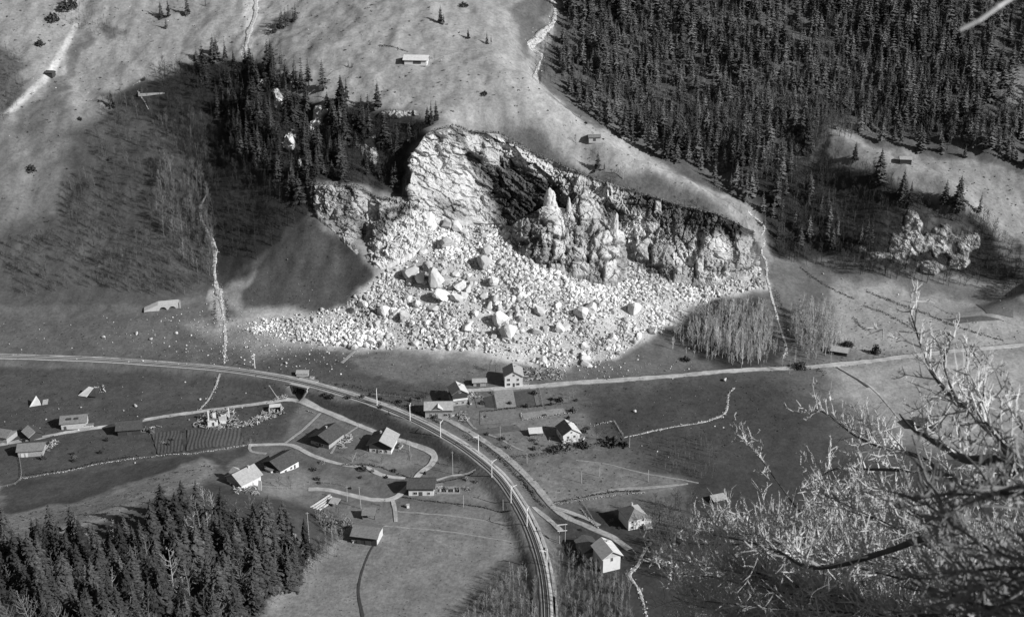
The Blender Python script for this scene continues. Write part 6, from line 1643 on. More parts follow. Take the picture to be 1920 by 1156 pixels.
# --- lower wood
WOOD = [(-80, 1060), (60, 1050), (130, 1060), (190, 1050), (260, 1040), (320, 1000), (375, 975), (425, 985), (500, 1005), (560, 1010), (598, 1018), (600, 1050), (540, 1105), (470, 1156), (440, 1290), (-80, 1330)]
wp_, wx_, wy_ = scatter_world(WOOD, 5.0, 90, 0.46)
kind_ = r7.random(len(wp_)) < 0.66 - 0.45 * fbm(wp_[:, 0] / 20, wp_[:, 1] / 20, octaves=2, seed=203)
n_sp = 0; n_ba = 0; more_s, more_b = [], []
for i in r7.permutation(len(wp_)):
    p = wp_[i]; hh = r7.uniform(15, 26) * (0.8 if wx_[i] > 520 else 1.0)
    if kind_[i]:
        if n_sp < 170:
            spruce(p, hh, i, True, 'tall dark spruce in the shady wood at the lower left', 'spruces of the lower wood', r7.uniform(0, 6.28), r7.uniform(0.85, 1.15)); n_sp += 1
        else: more_s.append((*p, hh))
    elif n_ba < 105:
        bare(p, hh * 0.8, i, BARE_DARK if r7.random() < 0.75 else BARE_PALE, 'leafless tree among the spruces of the lower wood', 'bare trees of the lower wood', r7.uniform(0, 6.28), wd=1.25); n_ba += 1
    else: more_b.append((*p, hh * 0.8))
LATER = (np.array(more_s).reshape(-1, 4), np.array(more_b).reshape(-1, 4))
# --- cliff-top wood and single spruces
def sp_px(a, b, hpx, label, group=None, wd=1.0, k=0):
    g = hit1(a, b); spruce(g, hpx * math.hypot(g[1], CAM_Z - g[2]) / F * 1.06, k, hpx > 55, label, group, r7.uniform(0, 6.28), wd)
for i, (a, b, h_, lb) in enumerate([(566, 152, 52, 'tall slender spruce at the top edge of the cliff wood'), (606, 168, 54, 'broad spruce pair-mate right of the slender one on the cliff edge'), (640, 205, 60, 'spruce at the right end of the dense cliff wood'), (650, 192, 44, 'slim spruce just right of the dense cliff wood'), (708, 200, 46, 'single spruce standing on the brow below the upper meadow'), (690, 203, 28, 'smaller spruce left of the single brow spruce'), (678, 202, 26, 'smallest spruce on the brow'), (801, 232, 34, 'left spruce of the trio beside the scarp'), (809, 236, 44, 'middle spruce of the trio beside the scarp'), (818, 230, 40, 'right spruce of the trio beside the scarp'),
        (653, 126, 15, 'little round conifer alone on the upper meadow'), (660, 127, 10, 'tiny conifer next to the little round one'), (826, 44, 32, 'lone spruce on the crest of the upper meadow'), (832, 46, 20, 'small spruce touching the lone crest spruce'), (878, 72, 18, 'small spruce beyond the crest'), (913, 82, 22, 'spruce by the torrent side of the crest'), (921, 84, 18, 'second spruce by the torrent side of the crest'), (303, 34, 30, 'spruce at the top of the western slope'), (317, 32, 34, 'second spruce at the top of the western slope'), (352, 30, 38, 'pointed spruce at the top of the western slope'), (386, 12, 16, 'little spruce at the top edge of the picture'), (312, 54, 20, 'bushy conifer below the western group'),
        (1120, 317, 36, 'dark cypress-like conifer on the grassy spur'), (1133, 320, 16, 'small conifer right of the dark one on the spur'), (1602, 300, 34, 'spruce on the eastern knoll'), (1648, 345, 66, 'tall dark spruce on the shaded flank of the eastern knoll'), (1512, 285, 62, 'tall spruce left of the eastern knoll'), (1690, 378, 60, 'spruce below the hut of the eastern knoll'), (1705, 388, 50, 'second spruce below the hut of the eastern knoll'), (1770, 388, 52, 'broad spruce on the right part of the eastern knoll'), (1796, 392, 62, 'broadest spruce on the right part of the eastern knoll'), (1836, 400, 40, 'spruce at the right end of the eastern knoll'), (210, 200, 30, 'spruce at the edge of the western brush'), (218, 205, 26, 'second spruce at the edge of the western brush')]):
    sp_px(a, b, h_, lb, None, 1.25 if 'broad' in lb or 'bushy' in lb or 'round' in lb else 1.0, i)
for i in range(9): sp_px(506 + i * 6.2 + r7.uniform(-2, 2), 66 - i * 3.6, r7.uniform(20, 32), 'spruce in the slanting row at the edge of the upper meadow', 'row of spruces at the meadow edge', 1.0, i)
CW = [(440, 150), (478, 125), (520, 112), (545, 135), (610, 178), (655, 222), (760, 235), (740, 280), (660, 300), (600, 345), (560, 330), (520, 290), (480, 240)]
cw, cwx, cwy = scatter_world(CW, 5.6, 92, 0.5); cw = cw[thin(cw, 0.35, 1.2)]
def clear_of_crags(p):
    a, b = to_px(p[:, 0], p[:, 1], p[:, 2]); m = np.ones(len(p), bool)
    for cx_, cy_, w_, h_ in ((522, 188, 12, 30), (497, 158, 8, 20), (545, 262, 14, 30), (598, 214, 13, 30), (562, 306, 7, 18), (692, 268, 22, 16), (730, 214, 34, 8)):
        m &= ~((np.abs(a - cx_) < w_) & (b - cy_ > -h_ * 0.5) & (b - cy_ < h_ + 34))
    return m
cw = cw[clear_of_crags(cw)]
cw_h = r7.uniform(9, 23, len(cw)); cw_o = r7.permutation(len(cw)); n_cw = min(60, len(cw))
for i in cw_o[:n_cw]: spruce(cw[i], cw_h[i], int(i), False, 'dark spruce in the dense wood on the cliff brow', 'spruces of the cliff wood', r7.uniform(0, 6.28), r7.uniform(0.95, 1.35))
CW2 = [(362, 118), (400, 96), (470, 118), (488, 150), (470, 190), (400, 190), (370, 160)]
c2, _, _ = scatter_world(CW2, 7.0, 93, 0.45); c2 = c2[thin(c2, 0.4, 0.9)]
c3, _, _ = scatter_world([(400, 190), (480, 190), (570, 270), (600, 345), (588, 395), (500, 350), (430, 280)], 4.6, 192, 0.5); c3 = c3[thin(c3, 0.55, 1.1)]
c4, _, _ = scatter_world([(610, 290), (680, 250), (790, 245), (765, 300), (762, 350), (690, 345), (620, 340)], 5.5, 193, 0.5); c4 = c4[thin(c4, 0.3, 0.8)]
c2 = np.concatenate((c2, c3, c4)); c2 = c2[clear_of_crags(c2)]
far_p = np.concatenate((cw[cw_o[n_cw:]], c2)); far_h = np.concatenate((cw_h[cw_o[n_cw:]], r7.uniform(7, 19, len(c2))))
mass('cliff_wood', [(v, f, t * 0.5) for v, f, t in SPR_FAR], far_p, far_h, 15, M_NEEDLES_MASS, 'further dark spruces of the cliff wood and the gully head', 1.15, 0.45)
if len(LATER[0]): mass('lower_wood', [(v, f, t * 0.5) for v, f, t in SPR_NEAR], LATER[0][:, :3], LATER[0][:, 3], 16, M_NEEDLES_MASS, 'further spruces filling the lower wood', 1.0, 0.4)
# --- eastern forest
EF = [(1045, -60), (1090, -60), (2100, -60), (2100, 300), (1920, 320), (1850, 300), (1720, 285), (1640, 268), (1570, 228), (1520, 250), (1530, 330), (1570, 420), (1640, 470), (1600, 490), (1500, 480), (1445, 465), (1420, 400), (1400, 378), (1330, 340), (1250, 300), (1170, 262), (1090, 205), (1050, 160), (1045, 100), (1060, 30)]
ef, efx, efy = scatter_world(EF, 4.8, 94, 0.5)
dens = np.clip(1.0 - smooth(200, 340, efy) * 0.62, 0, 1) * np.where((efx > 1850) & (efy > 100) & (efy < 230), 0.3, 1.0)
keep = (r7.random(len(ef)) < dens) & thin(ef, 0.35, 1.3)
ef, efx, efy = ef[keep], efx[keep], efy[keep]
hs = (8 + 19 * r7.beta(2.2, 1.9, len(ef))) * (0.85 + 0.3 * vnoise(ef[:, 0] / 30, ef[:, 1] / 30, seed=9))
order = np.argsort(-hs / ef[:, 1]); own = order[:max(0, 296 - n_sp - 34 - 9 - n_cw)]
for i in own: spruce(ef[i], hs[i], int(i), False, 'spruce in the dense forest on the eastern slope', 'spruces of the eastern forest', r7.uniform(0, 6.28), r7.uniform(0.9, 1.2))
rest = np.setdiff1d(np.arange(len(ef)), own)
mass('forest', SPR_FAR, ef[rest], hs[rest], 5, M_NEEDLES_MASS, 'dense spruce forest covering the eastern slope', 1.15, 0.42)

# --- bare woods
def fam(segs, sides=3):
    out = []
    for s in segs:
        v, f = prism_arrays(s, sides); out.append((v, f, np.ones(len(v))))
    return out
BARE_A, GROVE_A = fam(BARE_SEG), fam(GROVE_SEG)
GROVE = [(1240, 650), (1280, 600), (1330, 572), (1440, 572), (1452, 610), (1466, 660), (1430, 688), (1370, 690), (1310, 672)]
GROVE2 = [(1478, 590), (1500, 575), (1560, 580), (1590, 640), (1560, 678), (1484, 684)]
gp = [scatter_world(GROVE, 2.6, 96, 0.5), scatter_world(GROVE2, 2.5, 97, 0.5)]
gpos = np.concatenate([g[0] for g in gp]); gx_ = np.concatenate([g[1] for g in gp]); gy2 = np.concatenate([g[2] for g in gp])
keep = r7.random(len(gpos)) < np.where(gx_ < 1340, 0.25 + 0.5 * smooth(1250, 1340, gx_), 0.95)
gpos, gx_, gy2 = gpos[keep], gx_[keep], gy2[keep]
ed = np.minimum(seg_dist(gx_, gy2, GROVE, True)[0], seg_dist(gx_, gy2, GROVE2, True)[0])
gh = r7.uniform(5, 17, len(gpos)) * (0.55 + 0.45 * smooth(0, 22, ed)); keep = r7.random(len(gpos)) < 0.35 + 0.65 * smooth(0, 18, ed)
gpos, gx_, gy2, gh = gpos[keep], gx_[keep], gy2[keep], gh[keep]
nb_own = 0
for i in range(min(120, len(gpos))):
    bare(gpos[i], gh[i], i, GROVE_PALE, 'slim pale leafless tree in the grove on both sides of the eastern torrent', 'trees of the pale grove', r7.uniform(0, 6.28)); nb_own += 1
mass('grove', GROVE_A, gpos[120:], gh[120:], 6, M_BARE_MASS, 'pale leafless grove beside the eastern torrent', 1.0, 0.3).data.attributes['tone'].data.foreach_set('value', np.repeat(np.random.default_rng(3).uniform(0.25, 0.62, len(bpy.data.objects['grove'].data.vertices) // 6 + 1), 6)[:len(bpy.data.objects['grove'].data.vertices)].astype(np.float32))
def bare_mass(poly, spacing, seed, lo, hi, h0, h1, grey, name, label, arrays=BARE_A, wd=1.0):
    p, _, _ = scatter_world(poly, spacing, seed, 0.5); p = p[thin(p, lo, hi)]
    if not len(p): return
    o = mass(name, [(v, f, t * grey) for v, f, t in arrays], p, r7.uniform(h0, h1, len(p)), seed, M_BARE_MASS, label, wd, 0.4)
if len(LATER[1]): mass('lower_thicket', [(v, f, t * 0.14) for v, f, t in BARE_A], LATER[1][:, :3], LATER[1][:, 3], 17, M_BARE_MASS, 'further leafless trees of the lower wood', 1.25, 0.5)
bare_mass([(190, 190), (300, 180), (385, 220), (405, 420), (405, 530), (330, 560), (150, 540), (40, 560), (0, 470), (130, 430), (120, 370), (170, 300)], 3.3, 101, 0.25, 1.1, 5, 12, 0.095, 'brushwood', 'leafless brushwood on the western slope')
bare_mass([(300, 300), (385, 330), (402, 450), (398, 530), (340, 500), (290, 420)], 3.0, 102, 0.3, 0.9, 8, 14, 0.16, 'brushwood', 'taller pale stems along the western gully')
bare_mass([(300, 130), (480, 130), (560, 260), (600, 340), (590, 400), (480, 490), (420, 480), (390, 350), (300, 240)], 3.4, 103, 0.5, 1.1, 6, 13, 0.035, 'brushwood', 'brushwood filling the western gully, its shade painted in')  # stems toned near black to carry the gully's shade
bare_mass([(600, 250), (660, 215), (800, 240), (770, 290), (768, 370), (690, 350), (610, 340)], 3.0, 104, 0.6, 1.2, 5, 11, 0.04, 'brushwood', 'dark brushwood in the hollow above the buttress')
bare_mass([(1450, 330), (1540, 300), (1570, 410), (1630, 480), (1900, 560), (1900, 520), (1920, 440), (2000, 560), (1640, 520), (1460, 490)], 3.2, 105, 0.5, 1.2, 7, 15, 0.07, 'brushwood', 'bare wood along the foot of the eastern forest')
bare_mass([(1060, -20), (1950, -20), (1950, 230), (1500, 200), (1150, 190), (1060, 120)], 4.0, 122, 0.4, 1.1, 5, 11, 0.12, 'brushwood', 'undergrowth between the spruces of the eastern forest')
bare_mass([(1520, 300), (1640, 325), (1700, 365), (1850, 415), (1900, 470), (1900, 530), (1640, 515), (1560, 470)], 3.0, 121, 0.6, 1.3, 6, 12, 0.055, 'brushwood', 'dark brushwood on the shaded flank of the eastern knoll')
bare_mass([(1050, 140), (1200, 240), (1420, 350), (1540, 300), (1560, 260), (1700, 260), (1900, 290), (1900, 210), (1500, 190), (1200, 180)], 3.2, 106, 0.5, 1.2, 6, 14, 0.13, 'brushwood', 'bare trees between the spruces of the eastern forest')
bare_mass([(1120, 335), (1220, 360), (1330, 392), (1350, 420), (1280, 430), (1180, 400)], 2.6, 107, 0.5, 1.1, 3, 7, 0.07, 'brushwood', 'scrub hanging over the rim of the scarp')
bare_mass([(1215, 830), (1330, 815), (1345, 900), (1240, 890)], 2.4, 108, 0.3, 0.9, 3, 6, 0.13, 'reeds', 'thin upright saplings in the dark meadow', GROVE_A)
bare_mass([(590, 965), (640, 960), (665, 1000), (640, 1035), (560, 1100), (480, 1160), (450, 1160), (540, 1085), (600, 1030)], 2.2, 109, 0.5, 1.1, 3, 7, 0.24, 'scrub', 'pale scrub along the edge of the hay meadow')
bare_mass([(940, 1075), (985, 1050), (1008, 1085), (1012, 1170), (850, 1170), (900, 1130)], 2.0, 110, 0.4, 1.1, 3, 8, 0.26, 'scrub', 'pale scrub beside the lower track')
bare_mass([(1035, 1040), (1095, 1050), (1130, 1085), (1180, 1090), (1190, 1200), (1040, 1200)], 2.0, 111, 0.5, 1.2, 3, 8, 0.24, 'scrub', 'pale scrub below the tall white house')
bare_mass([(1040, 970), (1095, 990), (1090, 1050), (1040, 1040)], 2.6, 112, 0.3, 0.9, 2, 5, 0.12, 'scrub', 'low scrub between track and lane')
bare_mass([(1205, 960), (1300, 950), (1330, 1040), (1300, 1100), (1220, 1080)], 3.2, 113, 0.4, 1.1, 6, 13, 0.09, 'brushwood', 'dark bare trees behind the hip-roofed house')
bare_mass([(1000, 100), (1040, 60), (1060, 160), (1010, 160)], 3.5, 114, 0.4, 1.0, 4, 9, 0.08, 'brushwood', 'brush round the mountain torrent')
bare_mass([(1560, 640), (1600, 640), (1620, 660), (1560, 668)], 2.4, 115, 0.5, 1, 2, 5, 0.12, 'scrub', 'scrub round the low eastern barn')
bare_mass([(600, 740), (760, 790), (830, 830), (800, 840), (680, 790), (600, 760)], 4.5, 116, 0.2, 0.8, 2, 4, 0.09, 'scrub', 'weeds on the railway embankment')
bare_mass([(1330, 380), (1420, 402), (1440, 470), (1400, 500), (1370, 430)], 3.4, 117, 0.3, 0.9, 2, 5, 0.12, 'scrub', 'thin scrub at the right end of the scarp')
bare_mass([(0, 90), (40, 100), (50, 190), (10, 230), (-60, 230), (-60, 90)], 3.4, 118, 0.5, 1.1, 3, 7, 0.08, 'brushwood', 'brush in the hollow at the upper left corner')
bare_mass([(180, 30), (240, 50), (250, 80), (190, 70), (110, 40), (90, 60), (100, 10), (180, 0)], 3.4, 119, 0.3, 0.9, 2, 5, 0.08, 'brushwood', 'dark shrubs on the top of the western slope')
BT = [(372, 948, 12, 'pale leafless tree at the top corner of the lower wood', 1), (384, 955, 13, 'second pale leafless tree at the top corner of the lower wood', 1), (360, 968, 11, 'third pale leafless tree at the top corner of the lower wood', 1), (398, 962, 12, 'pale leafless tree nearest the pale-roofed house', 1), (336, 975, 11, 'pale leafless tree left of the wood corner', 1), (215, 1020, 11, 'pale leafless tree in the gap of the lower wood', 1), (645, 850, 5, 'little fruit tree below the dark chalet', 0), (690, 858, 5, 'little fruit tree on the pasture above the farm lane', 0), (672, 800, 5, 'fruit tree between the two dark-roofed chalets', 0), (655, 806, 5, 'fruit tree by the dark chalet boards', 0), (840, 872, 6, 'bare tree below the railway bank', 0), (862, 876, 7, 'bare tree on the railway bank above the pale path', 0), (826, 880, 6, 'bare tree right of the valley road bend', 0), (885, 757, 4, 'bare bush-like tree in the chalet garden', 0), (905, 790, 4, 'small bare tree in the meadow strip', 1), (955, 842, 6, 'slim bare tree by the curving footpath', 0), (940, 838, 6, 'slim dark tree where the footpath ends', 0), (1010, 842, 5, 'bare tree in the scrub belt', 0), (1030, 838, 6, 'taller bare tree in the scrub belt', 1), (1118, 822, 7, 'bare tree in the bare yard', 0), (1160, 826, 6, 'bare tree at the yard fence', 0), (600, 880, 5, 'small tree below the winding farm lane', 0), (720, 950, 5, 'small tree beside the short drive', 0), (560, 775, 4, 'bare sapling by the straight footpath', 0), (1110, 762, 5, 'bare tree in the meadow right of the gardens', 0), (820, 742, 7, 'bare tree behind the long low farmhouse', 0), (800, 738, 6, 'bare tree left behind the long low farmhouse', 0), (775, 735, 6, 'bare tree in the rough field beyond the railway', 0), (525, 916, 9, 'dark leafless fruit tree behind the lower wood', 0), (545, 916, 7, 'slighter leafless tree right of the dark fruit tree', 0), (470, 835, 5, 'small leafless tree at the ruined farm', 1), (1296, 758, 4, 'small shrub-like tree in the dark meadow', 0), (1075, 745, 6, 'pair of leafless trees right of the gardens', 1), (1068, 748, 5, 'lesser leafless tree right of the gardens', 1), (988, 700, 9, 'battered tree right of the white two-storey house', 1), (1010, 706, 8, 'battered tree at the toe of the rockfall', 1), (1002, 692, 7, 'stripped tree behind the battered ones', 1), (930, 700, 9, 'leafless tree left of the white two-storey house', 0), (918, 694, 8, 'leafless tree behind the small pale-roofed shed', 0), (760, 842, 6, 'leafless tree right of the chalet with the shadowed gable', 0), (716, 868, 6, 'bare tree on the slope by the farm lane', 0), (1095, 822, 8, 'bare tree right of the small white house', 0), (1082, 832, 6, 'bushy bare tree at the corner of the small white house', 0), (1132, 828, 9, 'dark bare tree in the yard corner', 0), (1080, 268, 7, 'leafless tree left of the barn on the spur', 0), (1168, 336, 13, 'feathery pale tree on the flank of the spur', 1), (815, 112, 5, 'bare tree beside the alp house', 0), (1110, 1075, 8, 'bare tree before the tall white house', 1), (1010, 1030, 6, 'bare tree left of the lower track', 1), (1380, 712, 5, 'bush-like tree below the eastern road', 0), (1480, 700, 9, 'slim pale tree where the torrent meets the road', 1), (1466, 690, 8, 'slim pale tree above the road crossing', 1), (412, 1135, 14, 'white-stemmed birch in the lower wood', 1), (462, 1130, 13, 'twin-stemmed birch at the edge of the hay meadow', 1), (470, 1128, 12, 'bent birch next to the twin-stemmed one', 1), (1235, 1045, 15, 'tall thin tree right of the hip-roofed house', 0), (1265, 1030, 13, 'second tall thin tree right of the hip-roofed house', 0)]
for i, (a, b, h_, lb, pl) in enumerate(BT):
    bare(hit1(a, b), h_, i, BARE_PALE if pl else BARE_DARK, lb, None, i * 1.7, wd=1.15)
# --- bushes one can point at
for i, (a, b, w_, h_, lb, pl) in enumerate([(1642, 662, 19, 17, 'round dark bush beside the eastern road', 0), (564, 1066, 24, 16, 'round dark bush at the edge of the hay meadow', 0), (908, 178, 14, 9, 'dark bush on the spur meadow', 0), (1098, 232, 8, 5, 'small bush on the crest', 0), (1050, 752, 16, 10, 'dark bush at the end of the garden hedge', 0), (1073, 772, 14, 10, 'dark bush at the end of the straight wall', 0), (1062, 840, 36, 18, 'bush before the small white house', 1), (1040, 846, 26, 14, 'bush left below the small white house', 0), (1092, 838, 22, 16, 'bush right below the small white house', 0), (1150, 832, 40, 18, 'spreading bush in the yard corner', 0), (620, 990, 26, 26, 'pale thicket below the plank rack', 1), (605, 975, 22, 20, 'thicket left of the plank rack', 1), (650, 985, 24, 22, 'thicket left of the hay barn', 1), (545, 1092, 26, 18, 'thicket at the lower wood edge', 1), (515, 1110, 24, 18, 'second thicket at the lower wood edge', 1), (580, 1060, 18, 14, 'pale thicket right of the round dark bush', 1), (555, 1052, 20, 22, 'white-flecked thicket above the round dark bush', 1), (1285, 675, 20, 8, 'low bush at the foot of the grove', 0), (1590, 648, 26, 12, 'bush over the low eastern barn', 0), (1500, 690, 30, 14, 'dark thicket where the torrent meets the road', 0), (80, 860, 14, 8, 'bush below the barn with white doors', 0), (270, 150, 8, 6, 'bush in the upper western pasture', 0), (150, 225, 9, 8, 'dark bush on the western slope', 0), (205, 300, 10, 6, 'bush in the middle of the western slope', 0), (60, 320, 20, 12, 'bush at the left edge of the western slope', 0), (100, 40, 26, 16, 'dark shrubs at the upper left', 0), (75, 85, 18, 12, 'shrub beside the upper western path', 0), (130, 15, 36, 18, 'dark shrub clump at the top left', 0), (680, 880, 20, 8, 'dark growth by the farm lane', 0), (870, 12, 18, 8, 'low bushes near the top of the crest', 0), (1170, 836, 20, 12, 'bush at the right end of the scrub belt', 0)]):
    bush(a, b, w_, h_, i, lb, None, bool(pl))

# rough tussocks and dwarf shrubs on the pastures
def tussocks(poly, spacing, seed, lo, hi, s0, s1, grey, label):
    p, _, _ = scatter_world(poly, spacing, seed, 0.5); p = p[thin(p, lo, hi)]; n = len(p); r = np.random.default_rng(seed)
    V = []; T = []
    sc = s0 + (s1 - s0) * r.random(n) ** 2.5; tn = grey * r.uniform(0.5, 1.5, n)
    for j in range(5):
        a = r.normal(size=(n, 3)); b = r.normal(size=(n, 3)); a /= np.linalg.norm(a, axis=1, keepdims=True); b /= np.linalg.norm(b, axis=1, keepdims=True)
        c = p + np.stack((r.normal(size=n) * sc * 0.5, r.normal(size=n) * sc * 0.5, sc * r.uniform(0.1, 0.5, n)), -1); s_ = (sc * r.uniform(0.4, 0.8, n))[:, None]
        V.append(np.stack((c - a * s_, c + b * s_ * 0.8, c + a * s_, c - b * s_ * 0.8), 1)); T.append(np.repeat(tn, 4))
    V = np.concatenate(V).reshape(-1, 3)
    tag(link('tussocks', mesh_np('tussocks', V, np.arange(len(V)).reshape(-1, 4), M_BARE_MASS, False, {'tone': np.concatenate(T)})), label, None, None, 'stuff')
tussocks([(-10, 0), (480, 0), (800, 0), (1000, 150), (1340, 370), (1200, 350), (1100, 325), (940, 250), (800, 240), (640, 185), (480, 110), (300, 160), (180, 200), (120, 440), (-10, 460)], 5.0, 130, 0.15, 0.9, 0.25, 1.1, 0.09, 'dwarf shrubs and tussocks dotted over the mountain meadows')
tussocks([(1540, 250), (1640, 280), (1920, 330), (1960, 480), (1850, 400), (1700, 330)], 4.0, 131, 0.2, 0.9, 0.25, 0.9, 0.09, 'tussocks on the eastern knoll')
tussocks([(0, 600), (400, 590), (700, 660), (1000, 720), (1450, 690), (1470, 560), (1600, 560), (1920, 600), (1920, 640), (1560, 690), (1500, 820), (1300, 900), (1000, 940), (960, 860), (760, 780), (560, 740), (520, 830), (0, 900)], 2.6, 132, 0.25, 1.0, 0.15, 0.6, 0.085, 'coarse grass tufts on the valley floor')
tussocks([(560, 930), (960, 960), (1000, 1100), (1000, 1156), (440, 1156), (640, 1010)], 2.2, 133, 0.1, 0.7, 0.12, 0.4, 0.11, 'grass tufts on the hay meadow')
tussocks([(0, 970), (140, 945), (380, 865), (420, 880), (330, 940), (100, 1020), (0, 1040)], 2.4, 134, 0.3, 1.0, 0.2, 0.8, 0.10, 'rough growth on the mound above the lower wood')

tussocks([(600, 412), (545, 440), (455, 545), (470, 580), (640, 580), (700, 525), (690, 500), (640, 450)], 1.7, 135, 0.3, 1.0, 0.15, 0.5, 0.07, 'tufts and weeds on the dark debris cone')
# turf hanging over the edge of the scarp
rim_ = np.concatenate([catmull([P(*p[0]) for p in c], 0.5) for c in (CLIFF_MAIN[2:-1], CLIFF_WEST[1:8])])
rg = np.random.default_rng(141); rim_ = np.repeat(rim_, 5, 0); n = len(rim_)
rim_ = rim_ + np.stack((rg.normal(size=n) * 0.4, rg.uniform(-1.0, 3.5, n), rg.uniform(-0.9, 0.35, n)), -1)
a = rg.normal(size=(n, 3)); b = rg.normal(size=(n, 3)); a /= np.linalg.norm(a, axis=1, keepdims=True); b /= np.linalg.norm(b, axis=1, keepdims=True); s_ = rg.uniform(0.2, 0.7, (n, 1))
V = np.stack((rim_ - a * s_, rim_ + b * s_ * 0.8, rim_ + a * s_, rim_ - b * s_ * 0.8), 1).reshape(-1, 3)
tag(link('turf_fringe', mesh_np('turf_fringe', V, np.arange(len(V)).reshape(-1, 4), M_BARE_MASS, False, {'tone': np.repeat(rg.uniform(0.05, 0.2, n), 4)})), 'ragged turf along the edge of the scarp', None, None, 'stuff')
# small shrubs about the farms
for i, q in enumerate(np.concatenate((poly_points([(470, 850), (780, 880), (900, 900), (880, 930), (560, 910)], 22, 151), poly_points([(850, 735), (1090, 730), (1130, 830), (960, 850), (880, 800)], 26, 152), poly_points([(20, 820), (330, 790), (330, 850), (40, 880)], 12, 153), poly_points([(1050, 960), (1240, 980), (1210, 1060), (1090, 1040)], 16, 154), poly_points([(560, 730), (850, 745), (830, 790), (640, 750)], 20, 155)))):
    bush(q[0], q[1], r7.uniform(6, 15), r7.uniform(4, 9), i, 'little shrub growing among the farms of the valley floor', 'shrubs among the farms', r7.random() < 0.45)

# ------------------------------------------------------------------ larches in front of the camera
M_LARCH = mat('larch_bark', 0.09, rough=1.0, var=0.4, scale=9, bump=0.4, bscale=30, bdist=0.01)
M_DARKTWIG = mat('shaded_larch_twig', 0.20, rough=1.0, var=0.8, scale=3)  # darker twig copy, the shade of the nearest boughs put into its colour
M_LARCHTWIG = mat('lichened_larch_twig', 0.50, rough=1.0, var=0.45, scale=4, objvar=0.1)
r8 = np.random.default_rng(88)
def limb_line(pts, n=16):
    p = np.array([P(*q) for q in pts]); return catmull(list(p), 0.12)
def add_twigs(S, line, per_m, l0, l1, up=0.5, left=0.5, start=0.2, rad=0.0070, spurs=6):
    L = np.concatenate(([0], np.cumsum(np.linalg.norm(np.diff(line, axis=0), axis=1))))
    n = int(L[-1] * per_m)
    for s in r8.uniform(L[-1] * start, L[-1], n):
        p = np.array([np.interp(s, L, line[:, k]) for k in range(3)]); q = np.array([np.interp(min(s + 0.1, L[-1]), L, line[:, k]) - np.interp(max(0, s - 0.1), L, line[:, k]) for k in range(3)])
        q /= np.linalg.norm(q) + 1e-9
        d = q * 0.6 + r8.normal(size=3) * 0.55 + np.array((-0.4 * left, 0.0, up * r8.uniform(0.2, 1.3)))
        d /= np.linalg.norm(d); Lt = r8.uniform(l0, l1) * (1 - 0.4 * s / L[-1])
        grow(S, p, d, Lt, rad * r8.uniform(0.8, 1.2), spurs, 1)
def grow(S, p, d, Lt, rad, spurs, lev):
    k = 4; c = p.copy(); dd = d.copy(); pts = [c]
    for i in range(k):
        dd = dd + r8.normal(size=3) * 0.14 + np.array((0, 0, 0.08)); dd /= np.linalg.norm(dd)
        e = c + dd * Lt / k
        S.append((*c, *e, rad * (1 - 0.2 * i), rad * (1 - 0.2 * (i + 1)))); c = e; pts.append(c)
    for j in range(spurs):
        u = r8.uniform(0.15, 1.0) * k; i = min(int(u), k - 1); q = pts[i] + (pts[i + 1] - pts[i]) * (u - i)
        d2 = dd * 0.6 + r8.normal(size=3) * 0.6 + np.array((0, 0, 0.25)); d2 /= np.linalg.norm(d2)
        l2 = Lt * r8.uniform(0.14, 0.42)
        if lev and r8.random() < 0.45: grow(S, q, d2, l2 * 1.3, rad * 0.72, max(2, spurs // 2), 0)
        else: S.append((*q, *(q + d2 * l2), rad * 0.62, rad * 0.22))
def larch(name, root_px, label, limbs, twig_mat, limb_mat=None):
    b = P(*root_px); gz = float(ground(b[0], b[1]))
    T = empty(name, (b[0], b[1], gz), 0, label, 'larch')
    off = np.array((b[0], b[1], gz))
    trunk = [(0, 0, -0.5), (0.1, 0.05, (b[2] - gz) * 0.5), (0, 0, b[2] - gz + 1.0), (0.05, 0.1, b[2] - gz + 5.0)]
    MB().tube(trunk, [0.24, 0.19, 0.14, 0.03], 10).build('trunk', M_LARCH, T)
    S = []
    for pts, r0, r1, args in limbs:
        ln = limb_line(pts); n = len(ln)
        wig = 0.02 * np.stack([vnoise(np.arange(n) * 0.35, np.zeros(n), seed=int(r8.integers(999))) for _ in range(3)], -1); ln = ln + wig
        rr = np.linspace(r0, r1, n) * (1 + 0.12 * vnoise(np.arange(n) * 0.8, np.zeros(n), seed=3))
        MB().tube([tuple(p - off) for p in ln], list(rr), 7).build('limb', limb_mat or M_LARCH, T)
        if args: add_twigs(S, ln, *args[:3], **(args[3] if len(args) > 3 else {}))
    if S:
        v, f = prism_arrays(np.array(S), 3)
        o = link('twigs', mesh_np('twigs', v - off, f, twig_mat), T); o['kind'] = 'stuff'
    return T
